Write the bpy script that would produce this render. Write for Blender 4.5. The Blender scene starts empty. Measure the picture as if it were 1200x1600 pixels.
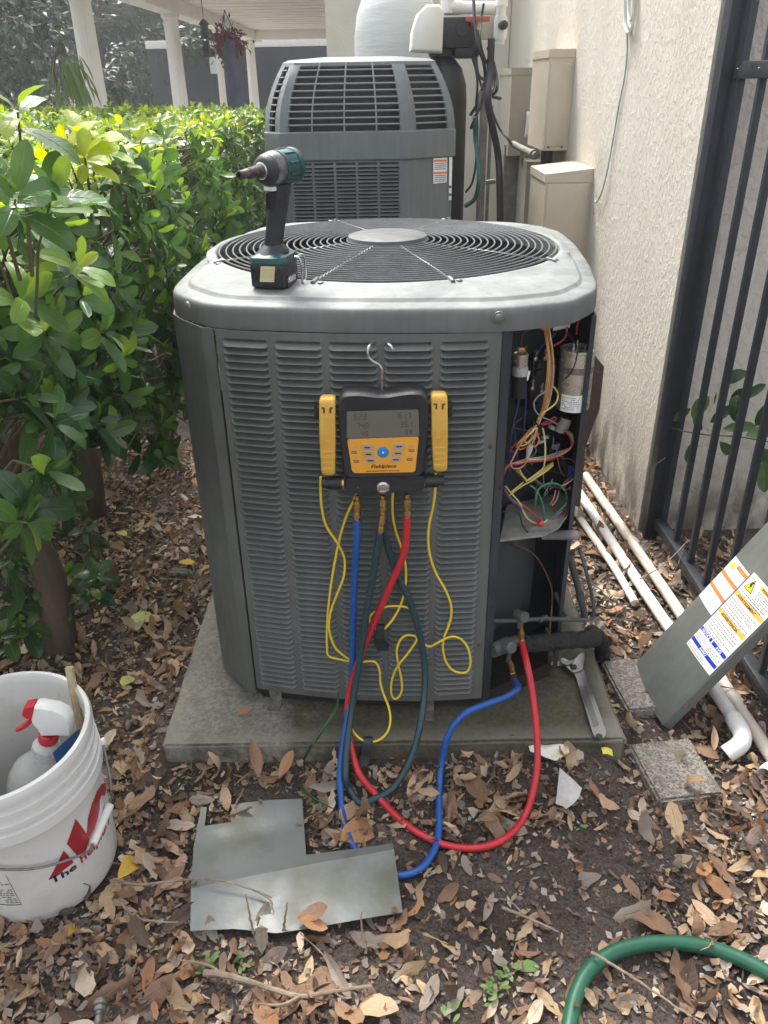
import bpy, bmesh, math, random
from mathutils import Vector, Matrix, noise as mnoise

# ------------------------------------------------------------------ camera, world, sun, exposure
SC = bpy.context.scene
COL = SC.collection
CAM_H = 1.45
FPX = 1240.0                       # focal length in pixels of the 1200 x 1600 photograph
_dn = Vector((38.0, 2284.0, 1240.0)).normalized()
_fw = Vector((-8.0, (-1240.0 ** 2 + 38 * 8) / 2284.0, 1240.0)).normalized()
_rt = _dn.cross(_fw)
if _rt.x < 0: _rt = -_rt
CM = Matrix((_rt, _fw, -_dn))      # camera (x right, y down, z forward) -> world
CAMP = Vector((0.0, 0.0, CAM_H))
cd = bpy.data.cameras.new('camera')
cam = bpy.data.objects.new('camera', cd)
COL.objects.link(cam)
cd.sensor_fit = 'VERTICAL'
cd.sensor_height = 32.0
cd.sensor_width = 24.0
cd.lens = 32.0 * FPX / 1600.0
cd.clip_start = 0.02
cd.clip_end = 600.0
_cx = CM @ Vector((1, 0, 0)); _cy = CM @ Vector((0, -1, 0)); _cz = CM @ Vector((0, 0, -1))
cam.matrix_world = Matrix(((_cx.x, _cy.x, _cz.x, 0), (_cx.y, _cy.y, _cz.y, 0), (_cx.z, _cy.z, _cz.z, CAM_H), (0, 0, 0, 1)))
SC.camera = cam

world = bpy.data.worlds.new('World')
SC.world = world
world.use_nodes = True
_nt = world.node_tree
_bg = _nt.nodes['Background']
_sky = _nt.nodes.new('ShaderNodeTexSky')
_sky.sky_type = 'NISHITA'
_sky.sun_disc = False
SUN_EL, SUN_AZ = math.radians(58), math.radians(-22)      # behind the unit, a little to the left
_sky.sun_elevation = SUN_EL
_sky.sun_rotation = SUN_AZ
_sky.air_density = 1.0
_sky.dust_density = 4.0
_sky.ozone_density = 1.0
_hsv = _nt.nodes.new("ShaderNodeHueSaturation"); _hsv.inputs["Saturation"].default_value = 0.28     # thin bright overcast
_nt.links.new(_sky.outputs[0], _hsv.inputs["Color"]); _nt.links.new(_hsv.outputs[0], _bg.inputs[0])
_bg.inputs[1].default_value = 0.125
sd = bpy.data.lights.new('sun', 'SUN')
sd.energy = 1.5
sd.angle = math.radians(14)
sd.color = (1.0, 0.95, 0.87)
sun = bpy.data.objects.new('sun', sd)
COL.objects.link(sun)
_sdir = Vector((math.sin(SUN_AZ) * math.cos(SUN_EL), math.cos(SUN_AZ) * math.cos(SUN_EL), math.sin(SUN_EL)))
sun.rotation_euler = _sdir.to_track_quat('Z', 'Y').to_euler()
SC.view_settings.view_transform = 'Standard'
SC.view_settings.look = 'None'
SC.view_settings.gamma = 1.0
SC.view_settings.use_curve_mapping = False
SC.view_settings.exposure = 1.92

random.seed(7)
R = random.Random(11)

# ------------------------------------------------------------------ measuring the photograph
def ray(px, py): return CM @ Vector((px - 600.0, py - 800.0, FPX))
def PZ(px, py, z=0.0):
    r = ray(px, py); return CAMP + r * ((z - CAM_H) / r.z)
def PY(px, py, Y):
    r = ray(px, py); return CAMP + r * (Y / r.y)
def PX(px, py, X):
    r = ray(px, py); return CAMP + r * (X / r.x)
def PN(px, py, p0, n):
    r = ray(px, py); return CAMP + r * ((p0 - CAMP).dot(n) / r.dot(n))
def pxof(p):
    c = CM.transposed() @ (Vector(p) - CAMP)
    return (600 + FPX * c.x / c.z, 800 + FPX * c.y / c.z, c.z)

# ------------------------------------------------------------------ materials
MATS = {}
def mat(name, col, rough=0.5, metal=0.0, var=0.12, scale=6.0, bump=0.0, bscale=60.0, col2=None, rvar=0.1,
        translucent=0.0, spec=None, thr=None, coat=0.0, trans=0.0, detail=5.0, co='Object', stretch=None):
    """procedural material: base colour broken up by noise, roughness noise, fine bump"""
    if name in MATS: return MATS[name]
    m = bpy.data.materials.new(name); m.use_nodes = True
    nt = m.node_tree; N = nt.nodes; L = nt.links
    b = N['Principled BSDF']
    tc = N.new('ShaderNodeTexCoord')
    src = tc.outputs[co]
    if stretch:
        mp = N.new('ShaderNodeMapping'); mp.inputs['Scale'].default_value = stretch
        L.new(src, mp.inputs[0]); src = mp.outputs[0]
    n1 = N.new('ShaderNodeTexNoise'); n1.inputs['Scale'].default_value = scale; n1.inputs['Detail'].default_value = detail
    n1.inputs['Roughness'].default_value = 0.62
    L.new(src, n1.inputs['Vector'])
    cr = N.new('ShaderNodeValToRGB')
    c = Vector(col)
    if col2 is None:
        a, d = c * (1 - var), c * (1 + var)
    else:
        a, d = c, Vector(col2)
    cr.color_ramp.elements[0].position, cr.color_ramp.elements[1].position = thr if thr else (0.34, 0.66)
    cr.color_ramp.elements[0].color = (*a, 1); cr.color_ramp.elements[1].color = (*d, 1)
    L.new(n1.outputs['Fac'], cr.inputs[0])
    L.new(cr.outputs[0], b.inputs['Base Color'])
    mr = N.new('ShaderNodeMapRange')
    mr.inputs['To Min'].default_value = max(0.02, rough - rvar); mr.inputs['To Max'].default_value = min(1, rough + rvar)
    mr.inputs['From Min'].default_value = 0.3; mr.inputs['From Max'].default_value = 0.7
    n3 = N.new('ShaderNodeTexNoise'); n3.inputs['Scale'].default_value = scale * 2.3; n3.inputs['Detail'].default_value = 3
    L.new(src, n3.inputs['Vector'])
    L.new(n3.outputs['Fac'], mr.inputs[0]); L.new(mr.outputs[0], b.inputs['Roughness'])
    b.inputs['Metallic'].default_value = metal
    if spec is not None: b.inputs['Specular IOR Level'].default_value = spec
    if coat: b.inputs['Coat Weight'].default_value = coat
    if trans: b.inputs['Transmission Weight'].default_value = trans
    if bump:
        n2 = N.new('ShaderNodeTexNoise'); n2.inputs['Scale'].default_value = bscale; n2.inputs['Detail'].default_value = 4
        L.new(src, n2.inputs['Vector'])
        bp = N.new('ShaderNodeBump'); bp.inputs['Strength'].default_value = bump; bp.inputs['Distance'].default_value = 0.01
        L.new(n2.outputs['Fac'], bp.inputs['Height']); L.new(bp.outputs[0], b.inputs['Normal'])
    if translucent:
        out = N['Material Output']
        tr = N.new('ShaderNodeBsdfTranslucent'); mx = N.new('ShaderNodeMixShader'); mx.inputs[0].default_value = translucent
        L.new(cr.outputs[0], tr.inputs[0]); L.new(b.outputs[0], mx.inputs[1]); L.new(tr.outputs[0], mx.inputs[2])
        L.new(mx.outputs[0], out.inputs[0])
    MATS[name] = m
    return m

def leaf_mat(name, col, vein, rough=0.35, translucent=0.35, dry=False, tcol=None):
    """leaf: midrib and side veins along the leaf's own UV, mottling by position"""
    m = bpy.data.materials.new(name); m.use_nodes = True
    nt = m.node_tree; N = nt.nodes; L = nt.links; b = N['Principled BSDF']
    def math_(op, a, bb=None):
        n = N.new('ShaderNodeMath'); n.operation = op
        for i, x in enumerate((a, bb)):
            if x is None: continue
            if isinstance(x, (int, float)): n.inputs[i].default_value = x
            else: L.new(x, n.inputs[i])
        return n.outputs[0]
    uv = N.new('ShaderNodeUVMap'); sp = N.new('ShaderNodeSeparateXYZ'); L.new(uv.outputs[0], sp.inputs[0])
    av = math_('ABSOLUTE', math_('SUBTRACT', math_('MULTIPLY', sp.outputs[1], 2.0), 1.0))
    mid = math_('SUBTRACT', 1.0, math_('MINIMUM', math_('MULTIPLY', av, 9.0), 1.0))
    ph = math_('MULTIPLY', math_('SUBTRACT', sp.outputs[0], math_('MULTIPLY', av, 0.22)), 52.0)
    sv = math_('POWER', math_('MAXIMUM', math_('COSINE', ph), 0.0), 9.0)
    vm = math_('MINIMUM', math_('ADD', mid, math_('MULTIPLY', sv, 0.30)), 1.0)
    geo = N.new('ShaderNodeNewGeometry')
    n1 = N.new('ShaderNodeTexNoise'); n1.inputs['Scale'].default_value = 9.0; n1.inputs['Detail'].default_value = 1.0
    L.new(geo.outputs['Position'], n1.inputs['Vector'])
    n2 = N.new('ShaderNodeTexNoise'); n2.inputs['Scale'].default_value = 120.0 if dry else 60.0; n2.inputs['Detail'].default_value = 5.0
    L.new(geo.outputs['Position'], n2.inputs['Vector'])
    oi = N.new('ShaderNodeObjectInfo')
    hs = N.new('ShaderNodeHueSaturation'); hs.inputs['Color'].default_value = (*col, 1)
    val = math_('ADD', math_('MULTIPLY', n1.outputs['Fac'], 0.9), math_('ADD', 0.30, math_('MULTIPLY', math_('ADD', oi.outputs['Random'], n2.outputs['Fac']), 0.30 if not dry else 0.42)))
    L.new(val, hs.inputs['Value'])
    hue = math_('ADD', 0.478, math_('MULTIPLY', n1.outputs['Fac'], 0.044)); L.new(hue, hs.inputs['Hue'])
    mx = N.new('ShaderNodeMixRGB'); L.new(math_('MULTIPLY', vm, 0.55), mx.inputs[0])
    L.new(hs.outputs[0], mx.inputs[1]); mx.inputs[2].default_value = (*vein, 1)
    L.new(mx.outputs[0], b.inputs['Base Color'])
    b.inputs['Roughness'].default_value = rough
    bp = N.new('ShaderNodeBump'); bp.inputs['Strength'].default_value = 0.55 if dry else 0.35; bp.inputs['Distance'].default_value = 0.003
    L.new(math_('ADD', math_('MULTIPLY', vm, -0.8), math_('MULTIPLY', n2.outputs['Fac'], 1.2 if dry else 0.3)), bp.inputs['Height'])
    L.new(bp.outputs[0], b.inputs['Normal'])
    if translucent:
        out = N['Material Output']; tr = N.new('ShaderNodeBsdfTranslucent'); ms = N.new('ShaderNodeMixShader')
        ms.inputs[0].default_value = translucent
        hs2 = N.new('ShaderNodeHueSaturation'); hs2.inputs['Saturation'].default_value = 1.15; hs2.inputs['Value'].default_value = 1.9
        hs2.inputs['Hue'].default_value = 0.475 if not dry else 0.5
        L.new(mx.outputs[0], hs2.inputs['Color']); L.new(hs2.outputs[0], tr.inputs[0])
        L.new(b.outputs[0], ms.inputs[1]); L.new(tr.outputs[0], ms.inputs[2]); L.new(ms.outputs[0], out.inputs[0])
    MATS[name] = m
    return m

# ------------------------------------------------------------------ object helpers
WL = {}                                    # world location of every object made here
def tag(o, label=None, cat=None, group=None, kind=None):
    if label: o['label'] = label
    if cat: o['category'] = cat
    if group: o['group'] = group
    if kind: o['kind'] = kind
    return o
def thing(name, label, cat, loc=(0, 0, 0), group=None):
    o = bpy.data.objects.new(name, None); o.empty_display_size = 0.05
    COL.objects.link(o); o.location = loc; WL[o] = Vector(loc)
    return tag(o, label, cat, group)
def link(name, me, parent=None, loc=None):
    o = bpy.data.objects.new(name, me); COL.objects.link(o)
    if parent is not None: o.parent = parent
    if loc is not None: o.location = loc
    WL[o] = WL.get(parent, Vector((0, 0, 0))) + (Vector(loc) if loc is not None else Vector((0, 0, 0)))
    return o

def frame_from(d, up=Vector((0, 0, 1))):
    d = Vector(d).normalized()
    if abs(d.dot(up)) > 0.98: up = Vector((0, 1, 0))
    s = up.cross(d).normalized(); u = d.cross(s)
    return s, u, d

def spline(pts, n=8, closed=False):
    """Catmull-Rom through the points"""
    P = [Vector(p) for p in pts]; out = []
    m = len(P); rng = range(m if closed else m - 1)
    for i in rng:
        p1, p2 = P[i], P[(i + 1) % m]
        p0 = P[i - 1] if (i > 0 or closed) else p1 * 2 - p2
        p3 = P[(i + 2) % m] if (i + 2 < m or closed) else p2 * 2 - p1
        for k in range(n):
            t = k / n
            out.append(0.5 * ((2 * p1) + (p2 - p0) * t + (2 * p0 - 5 * p1 + 4 * p2 - p3) * t * t + (3 * p1 - p0 - 3 * p2 + p3) * t ** 3))
    if not closed: out.append(P[-1])
    return out

class MB:
    """collects geometry, then links it as ONE mesh object"""
    def __init__(s): s.v = []; s.f = []; s.m = []; s.uv = {}
    def add(s, vs, fs, mi=0):
        k = len(s.v); s.v += [Vector(v) for v in vs]
        for f in fs: s.f.append(tuple(i + k for i in f)); s.m.append(mi)
        return s
    def quad(s, a, b, c, d, mi=0): return s.add([a, b, c, d], [(0, 1, 2, 3)], mi)
    def box(s, c, size, M=None, mi=0, bev=0.0):
        c = Vector(c); x, y, z = (q * 0.5 for q in size)
        if bev <= 0:
            vs = [Vector((sx * x, sy * y, sz * z)) for sz in (-1, 1) for sx, sy in ((-1, -1), (1, -1), (1, 1), (-1, 1))]
            fs = [(3, 2, 1, 0), (4, 5, 6, 7), (0, 1, 5, 4), (1, 2, 6, 5), (2, 3, 7, 6), (3, 0, 4, 7)]
        else:
            bm = bmesh.new(); bmesh.ops.create_cube(bm, size=1.0)
            for v in bm.verts: v.co = Vector((v.co.x * 2 * x, v.co.y * 2 * y, v.co.z * 2 * z))
            bmesh.ops.bevel(bm, geom=bm.edges[:] , offset=bev, segments=2, affect='EDGES', profile=0.6)
            bm.verts.index_update(); vs = [v.co.copy() for v in bm.verts]; fs = [tuple(v.index for v in f.verts) for f in bm.faces]; bm.free()
        if M is not None: vs = [M @ v for v in vs]
        return s.add([c + v for v in vs], fs, mi)
    def tube(s, pts, r, seg=8, mi=0, caps=True, closed=False):
        P = [Vector(p) for p in pts]; n = len(P); rr = r if callable(r) else (lambda t: r)
        prev = None; rings = []
        for i in range(n):
            if closed: d = P[(i + 1) % n] - P[i - 1]
            else: d = P[min(i + 1, n - 1)] - P[max(i - 1, 0)]
            if d.length < 1e-9: d = Vector((0, 0, 1))
            d.normalize()
            if prev is None: a, b, _ = frame_from(d)
            else:
                a = prev - d * prev.dot(d)
                if a.length < 1e-6: a, b, _ = frame_from(d)
                a.normalize(); b = d.cross(a)
            prev = a
            q = rr(i / max(1, n - 1))
            rings.append([P[i] + (a * math.cos(2 * math.pi * k / seg) + b * math.sin(2 * math.pi * k / seg)) * q for k in range(seg)])
        vs = [v for rg in rings for v in rg]; fs = []
        for i in range(n if closed else n - 1):
            j = (i + 1) % n
            for k in range(seg):
                k2 = (k + 1) % seg
                fs.append((i * seg + k, i * seg + k2, j * seg + k2, j * seg + k))
        if caps and not closed:
            fs.append(tuple(range(seg - 1, -1, -1))); fs.append(tuple((n - 1) * seg + k for k in range(seg)))
        return s.add(vs, fs, mi)
    def lathe(s, prof, base=(0, 0, 0), axis=(0, 0, 1), seg=24, mi=0, capb=True, capt=True, a0=0.0, squash=1.0, up=None, ks=1.0):
        """profile of (radius, height) turned round an axis"""
        a, b, d = frame_from(axis, up or Vector((0, 0, 1))); base = Vector(base); vs = []; fs = []
        for r, h in ((q[0] * ks, q[1] * ks) for q in prof):
            for k in range(seg):
                t = a0 + 2 * math.pi * k / seg
                vs.append(base + d * h + (a * math.cos(t) + b * math.sin(t) * squash) * r)
        for i in range(len(prof) - 1):
            for k in range(seg):
                k2 = (k + 1) % seg
                fs.append((i * seg + k, i * seg + k2, (i + 1) * seg + k2, (i + 1) * seg + k))
        if capb: fs.append(tuple(range(seg - 1, -1, -1)))
        if capt: fs.append(tuple((len(prof) - 1) * seg + k for k in range(seg)))
        return s.add(vs, fs, mi)
    def prism(s, poly, ext, mi=0, caps=True):
        """planar polygon (3D points) pushed along the vector ext"""
        P = [Vector(p) for p in poly]; e = Vector(ext); n = len(P)
        fs = [(i, (i + 1) % n, n + (i + 1) % n, n + i) for i in range(n)]
        if caps: fs += [tuple(range(n - 1, -1, -1)), tuple(range(n, 2 * n))]
        return s.add(P + [p + e for p in P], fs, mi)
    def loft(s, rings, mi=0, closed=True, capb=False, capt=False):
        n = len(rings[0]); vs = [v for r in rings for v in r]; fs = []
        for i in range(len(rings) - 1):
            for k in range(n if closed else n - 1):
                k2 = (k + 1) % n
                fs.append((i * n + k, i * n + k2, (i + 1) * n + k2, (i + 1) * n + k))
        if capb: fs.append(tuple(range(n - 1, -1, -1)))
        if capt: fs.append(tuple((len(rings) - 1) * n + k for k in range(n)))
        return s.add(vs, fs, mi)
    def ball(s, c, rad, seg=12, rings=8, mi=0, M=None):
        c = Vector(c); rx, ry, rz = rad if isinstance(rad, (tuple, list)) else (rad,) * 3
        R_ = []
        for i in range(rings + 1):
            th = math.pi * i / rings; th = min(max(th, 0.03), math.pi - 0.03)
            R_.append([Vector((rx * math.sin(th) * math.cos(2 * math.pi * k / seg), ry * math.sin(th) * math.sin(2 * math.pi * k / seg), -rz * math.cos(th))) for k in range(seg)])
        if M is not None: R_ = [[M @ v for v in r] for r in R_]
        return s.loft([[c + v for v in r] for r in R_], mi, True, True, True)
    def xform(s, fn): s.v = [Vector(fn(v)) for v in s.v]; return s
    def mesh(s, name, mats, off=Vector((0, 0, 0)), smooth=True, angle=35):
        me = bpy.data.meshes.new(name)
        me.from_pydata([tuple(v - off) for v in s.v], [], s.f)
        for m in (mats if isinstance(mats, (list, tuple)) else [mats]): me.materials.append(m)
        if any(s.m): me.polygons.foreach_set('material_index', s.m)
        bm = bmesh.new(); bm.from_mesh(me)
        bmesh.ops.recalc_face_normals(bm, faces=bm.faces[:])
        if smooth:
            lim = math.radians(angle)
            for f in bm.faces: f.smooth = True
            for e in bm.edges:
                if len(e.link_faces) == 2 and e.calc_face_angle(0) > lim: e.smooth = False
        bm.to_mesh(me); bm.free()
        me.update()
        return me
    def build(s, name, mats, parent=None, smooth=True, angle=35, label=None, cat=None, group=None, kind=None):
        if not s.v: return None
        if parent is None:
            lo = Vector((min(v.x for v in s.v), min(v.y for v in s.v), min(v.z for v in s.v)))
            hi = Vector((max(v.x for v in s.v), max(v.y for v in s.v), 0))
            off = Vector(((lo.x + hi.x) / 2, (lo.y + hi.y) / 2, lo.z))
            o = link(name, s.mesh(name, mats, off, smooth, angle), None, off)
        else:
            o = link(name, s.mesh(name, mats, WL[parent], smooth, angle), parent)
        return tag(o, label, cat, group, kind)

def text_pts(body, size, bold=0.0, shear=0.0, align='LEFT'):
    """lettering as flat mesh data: (vertices 2D, faces)"""
    cu = bpy.data.curves.new('lettering', 'FONT'); cu.body = body; cu.size = size; cu.offset = bold; cu.shear = shear
    cu.align_x = align; cu.resolution_u = 3
    o = bpy.data.objects.new('lettering', cu); COL.objects.link(o)
    dg = bpy.context.evaluated_depsgraph_get(); dg.update()
    me = bpy.data.meshes.new_from_object(o.evaluated_get(dg))
    vs = [v.co.copy() for v in me.vertices]; fs = [tuple(p.vertices) for p in me.polygons]
    bpy.data.objects.remove(o); bpy.data.meshes.remove(me); bpy.data.curves.remove(cu)
    return vs, fs
# ------------------------------------------------------------------ palette
M_soil = mat('soil', (0.030, 0.0225, 0.019), 0.9, var=0.5, scale=4.0, col2=(0.140, 0.115, 0.104), bump=0.9, bscale=70, detail=9, thr=(0.3, 0.72), spec=0.25)
def _grit():
    nt = M_soil.node_tree; N = nt.nodes; L = nt.links; pb = N['Principled BSDF']
    src = pb.inputs['Base Color'].links[0].from_socket; tc = N.new('ShaderNodeTexCoord')
    n = N.new('ShaderNodeTexNoise'); n.inputs['Scale'].default_value = 170; n.inputs['Detail'].default_value = 6; n.inputs['Roughness'].default_value = .75; L.new(tc.outputs['Object'], n.inputs['Vector'])
    r = N.new('ShaderNodeValToRGB'); r.color_ramp.elements[0].position = .36; r.color_ramp.elements[0].color = (.35, .33, .32, 1); r.color_ramp.elements[1].position = .70; r.color_ramp.elements[1].color = (1.9, 1.85, 1.8, 1)
    L.new(n.outputs['Fac'], r.inputs[0]); m = N.new('ShaderNodeMixRGB'); m.blend_type = 'MULTIPLY'; m.inputs[0].default_value = 1
    L.new(src, m.inputs[1]); L.new(r.outputs[0], m.inputs[2]); L.new(m.outputs[0], pb.inputs['Base Color'])
    b2 = N.new('ShaderNodeBump'); b2.inputs['Strength'].default_value = .9; b2.inputs['Distance'].default_value = .006
    old = pb.inputs['Normal'].links[0].from_socket; L.new(n.outputs['Fac'], b2.inputs['Height']); L.new(old, b2.inputs['Normal']); L.new(b2.outputs[0], pb.inputs['Normal'])
_grit()
M_conc = None
M_black = mat('black_plastic', (0.014, 0.015, 0.017), 0.45, var=0.2, scale=20, bump=0.08, bscale=300)
M_dark = mat('dark_steel', (0.028, 0.032, 0.036), 0.5, var=0.3, scale=9, bump=0.05, bscale=80)
M_pvc = mat('white_pvc', (0.74, 0.72, 0.68), 0.4, var=0.06, scale=9, col2=(0.50, 0.46, 0.40), thr=(0.5, 0.8))
M_brass = mat('brass', (0.55, 0.36, 0.14), 0.32, metal=1.0, var=0.25, scale=60)
M_steel = mat('chromed_steel', (0.55, 0.55, 0.54), 0.28, metal=1.0, var=0.12, scale=40, rvar=0.08)
M_alu = mat('aluminium_can', (0.66, 0.63, 0.55), 0.30, metal=0.75, var=0.12, scale=25)
M_white = mat('white_plastic', (0.72, 0.71, 0.68), 0.42, var=0.05, scale=14)

def stucco(name, a, b, grime):
    m = bpy.data.materials.new(name); m.use_nodes = True
    nt = m.node_tree; N = nt.nodes; L = nt.links; p = N['Principled BSDF']
    tc = N.new('ShaderNodeTexCoord')
    mp = N.new('ShaderNodeMapping'); mp.inputs['Scale'].default_value = (1.0, 1.0, 0.55); L.new(tc.outputs['Object'], mp.inputs[0])
    def nz(sc, det, v=mp.outputs[0], rg=0.55, dist=0.0):
        n = N.new('ShaderNodeTexNoise'); n.inputs['Scale'].default_value = sc; n.inputs['Detail'].default_value = det
        n.inputs['Roughness'].default_value = rg; n.inputs['Distortion'].default_value = dist; L.new(v, n.inputs['Vector']); return n.outputs['Fac']
    def ramp(f, p0, p1, c0=(0, 0, 0, 1), c1=(1, 1, 1, 1)):
        r = N.new('ShaderNodeValToRGB'); r.color_ramp.elements[0].position = p0; r.color_ramp.elements[1].position = p1
        r.color_ramp.elements[0].color = c0; r.color_ramp.elements[1].color = c1; L.new(f, r.inputs[0]); return r.outputs[0]
    col = ramp(nz(2.2, 6), 0.3, 0.7, (*a, 1), (*b, 1))
    sep = N.new('ShaderNodeSeparateXYZ'); L.new(tc.outputs['Object'], sep.inputs[0])
    mr = N.new('ShaderNodeMapRange'); mr.inputs['From Min'].default_value = 0.45; mr.inputs['From Max'].default_value = 0.02
    L.new(sep.outputs[2], mr.inputs[0])
    mu = N.new('ShaderNodeMath'); mu.operation = 'MULTIPLY'; L.new(mr.outputs[0], mu.inputs[0]); L.new(ramp(nz(9, 7), 0.35, 0.6), mu.inputs[1])
    mx = N.new('ShaderNodeMixRGB'); L.new(mu.outputs[0], mx.inputs[0]); L.new(col, mx.inputs[1]); mx.inputs[2].default_value = (*grime, 1)
    L.new(mx.outputs[0], p.inputs['Base Color']); p.inputs['Roughness'].default_value = 0.88
    p.inputs['Specular IOR Level'].default_value = 0.25
    h1 = ramp(nz(58, 5, rg=0.65, dist=0.4), 0.47, 0.62); h2 = nz(11, 3); h3 = nz(190, 3)
    ad = N.new('ShaderNodeMath'); ad.operation = 'MULTIPLY_ADD'; L.new(h2, ad.inputs[0]); ad.inputs[1].default_value = 1.1; L.new(h1, ad.inputs[2])
    ad2 = N.new('ShaderNodeMath'); ad2.operation = 'MULTIPLY_ADD'; L.new(h3, ad2.inputs[0]); ad2.inputs[1].default_value = 0.35; L.new(ad.outputs[0], ad2.inputs[2])
    bp = N.new('ShaderNodeBump'); bp.inputs['Strength'].default_value = 0.6; bp.inputs['Distance'].default_value = 0.0058
    L.new(ad2.outputs[0], bp.inputs['Height']); L.new(bp.outputs[0], p.inputs['Normal'])
    return m
M_stucco = stucco('stucco', (0.53, 0.49, 0.415), (0.63, 0.59, 0.51), (0.13, 0.115, 0.09))

def pad_material(name, base, dark, moss):
    m = bpy.data.materials.new(name); m.use_nodes = True
    nt = m.node_tree; N = nt.nodes; L = nt.links; p = N['Principled BSDF']
    tc = N.new('ShaderNodeTexCoord')
    def nz(sc, det, rg=0.6):
        n = N.new('ShaderNodeTexNoise'); n.inputs['Scale'].default_value = sc; n.inputs['Detail'].default_value = det; n.inputs['Roughness'].default_value = rg
        L.new(tc.outputs['Object'], n.inputs['Vector']); return n.outputs['Fac']
    def ramp(f, p0, p1, c0, c1):
        r = N.new('ShaderNodeValToRGB'); r.color_ramp.elements[0].position = p0; r.color_ramp.elements[1].position = p1
        r.color_ramp.elements[0].color = (*c0, 1); r.color_ramp.elements[1].color = (*c1, 1); L.new(f, r.inputs[0]); return r.outputs[0]
    c = ramp(nz(14, 8), 0.3, 0.7, base, tuple(q * 1.45 for q in base))
    # damp algae creeps in from the right and front, bare concrete stays at the left corner
    sp = N.new('ShaderNodeSeparateXYZ'); L.new(tc.outputs['Object'], sp.inputs[0])
    a = N.new('ShaderNodeMath'); a.operation = 'MULTIPLY_ADD'; L.new(sp.outputs[0], a.inputs[0]); a.inputs[1].default_value = 0.75; L.new(nz(5, 7), a.inputs[2])
    f = ramp(a.outputs[0], 0.20, 0.34, (0, 0, 0), (1, 1, 1))
    m1 = N.new('ShaderNodeMixRGB'); L.new(f, m1.inputs[0]); L.new(c, m1.inputs[1]); m1.inputs[2].default_value = (*dark, 1)
    m2 = N.new('ShaderNodeMixRGB'); g = N.new('ShaderNodeMath'); g.operation = 'MULTIPLY'
    L.new(f, g.inputs[0]); L.new(ramp(nz(26, 8, 0.7), 0.50, 0.66, (0, 0, 0), (0.9, 0.9, 0.9)), g.inputs[1])
    L.new(g.outputs[0], m2.inputs[0]); L.new(m1.outputs[0], m2.inputs[1]); m2.inputs[2].default_value = (*moss, 1)
    m3 = N.new('ShaderNodeMixRGB'); m3.blend_type = 'MULTIPLY'; m3.inputs[0].default_value = 1.0
    L.new(ramp(nz(75, 9, 0.75), 0.30, 0.62, (0.45, 0.43, 0.40), (1.25, 1.25, 1.25)), m3.inputs[2]); L.new(m2.outputs[0], m3.inputs[1])
    ge = N.new('ShaderNodeNewGeometry'); m4 = N.new('ShaderNodeMixRGB')
    L.new(ramp(ge.outputs['Pointiness'], 0.515, 0.56, (0, 0, 0), (0.8, 0.8, 0.8)), m4.inputs[0]); L.new(m3.outputs[0], m4.inputs[1]); m4.inputs[2].default_value = (0.26, 0.24, 0.19, 1)
    L.new(m4.outputs[0], p.inputs['Base Color']); p.inputs['Roughness'].default_value = 0.82
    bp = N.new('ShaderNodeBump'); bp.inputs['Strength'].default_value = 0.6; bp.inputs['Distance'].default_value = 0.004
    L.new(nz(130, 6, 0.7), bp.inputs['Height']); L.new(bp.outputs[0], p.inputs['Normal'])
    return m
M_pad = pad_material('pad_concrete', (0.19, 0.18, 0.155), (0.085, 0.074, 0.052), (0.075, 0.078, 0.026))

def pebble(name):
    m = bpy.data.materials.new(name); m.use_nodes = True
    nt = m.node_tree; N = nt.nodes; L = nt.links; p = N['Principled BSDF']
    tc = N.new('ShaderNodeTexCoord'); vo = N.new('ShaderNodeTexVoronoi'); vo.inputs['Scale'].default_value = 210
    L.new(tc.outputs['Object'], vo.inputs['Vector'])
    sp = N.new('ShaderNodeSeparateColor'); L.new(vo.outputs['Color'], sp.inputs[0])
    r = N.new('ShaderNodeValToRGB'); e = r.color_ramp.elements
    e[0].position = 0.0; e[0].color = (0.14, 0.12, 0.10, 1); e[1].position = 1.0; e[1].color = (0.36, 0.33, 0.29, 1)
    x = e.new(0.4); x.color = (0.22, 0.19, 0.16, 1)
    L.new(sp.outputs[0], r.inputs[0])
    n = N.new('ShaderNodeTexNoise'); n.inputs['Scale'].default_value = 11; n.inputs['Detail'].default_value = 6; L.new(tc.outputs['Object'], n.inputs['Vector'])
    r2 = N.new('ShaderNodeValToRGB'); r2.color_ramp.elements[0].position = 0.52; r2.color_ramp.elements[1].position = 0.85; L.new(n.outputs['Fac'], r2.inputs[0])
    mx = N.new('ShaderNodeMixRGB'); L.new(r2.outputs[0], mx.inputs[0]); L.new(r.outputs[0], mx.inputs[1]); mx.inputs[2].default_value = (0.07, 0.06, 0.042, 1)
    L.new(mx.outputs[0], p.inputs['Base Color']); p.inputs['Roughness'].default_value = 0.8
    bp = N.new('ShaderNodeBump'); bp.inputs['Strength'].default_value = 0.9; bp.inputs['Distance'].default_value = 0.004; bp.invert = True
    L.new(vo.outputs['Distance'], bp.inputs['Height']); L.new(bp.outputs[0], p.inputs['Normal'])
    return m
M_pebble = pebble('pebble_concrete')

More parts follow.
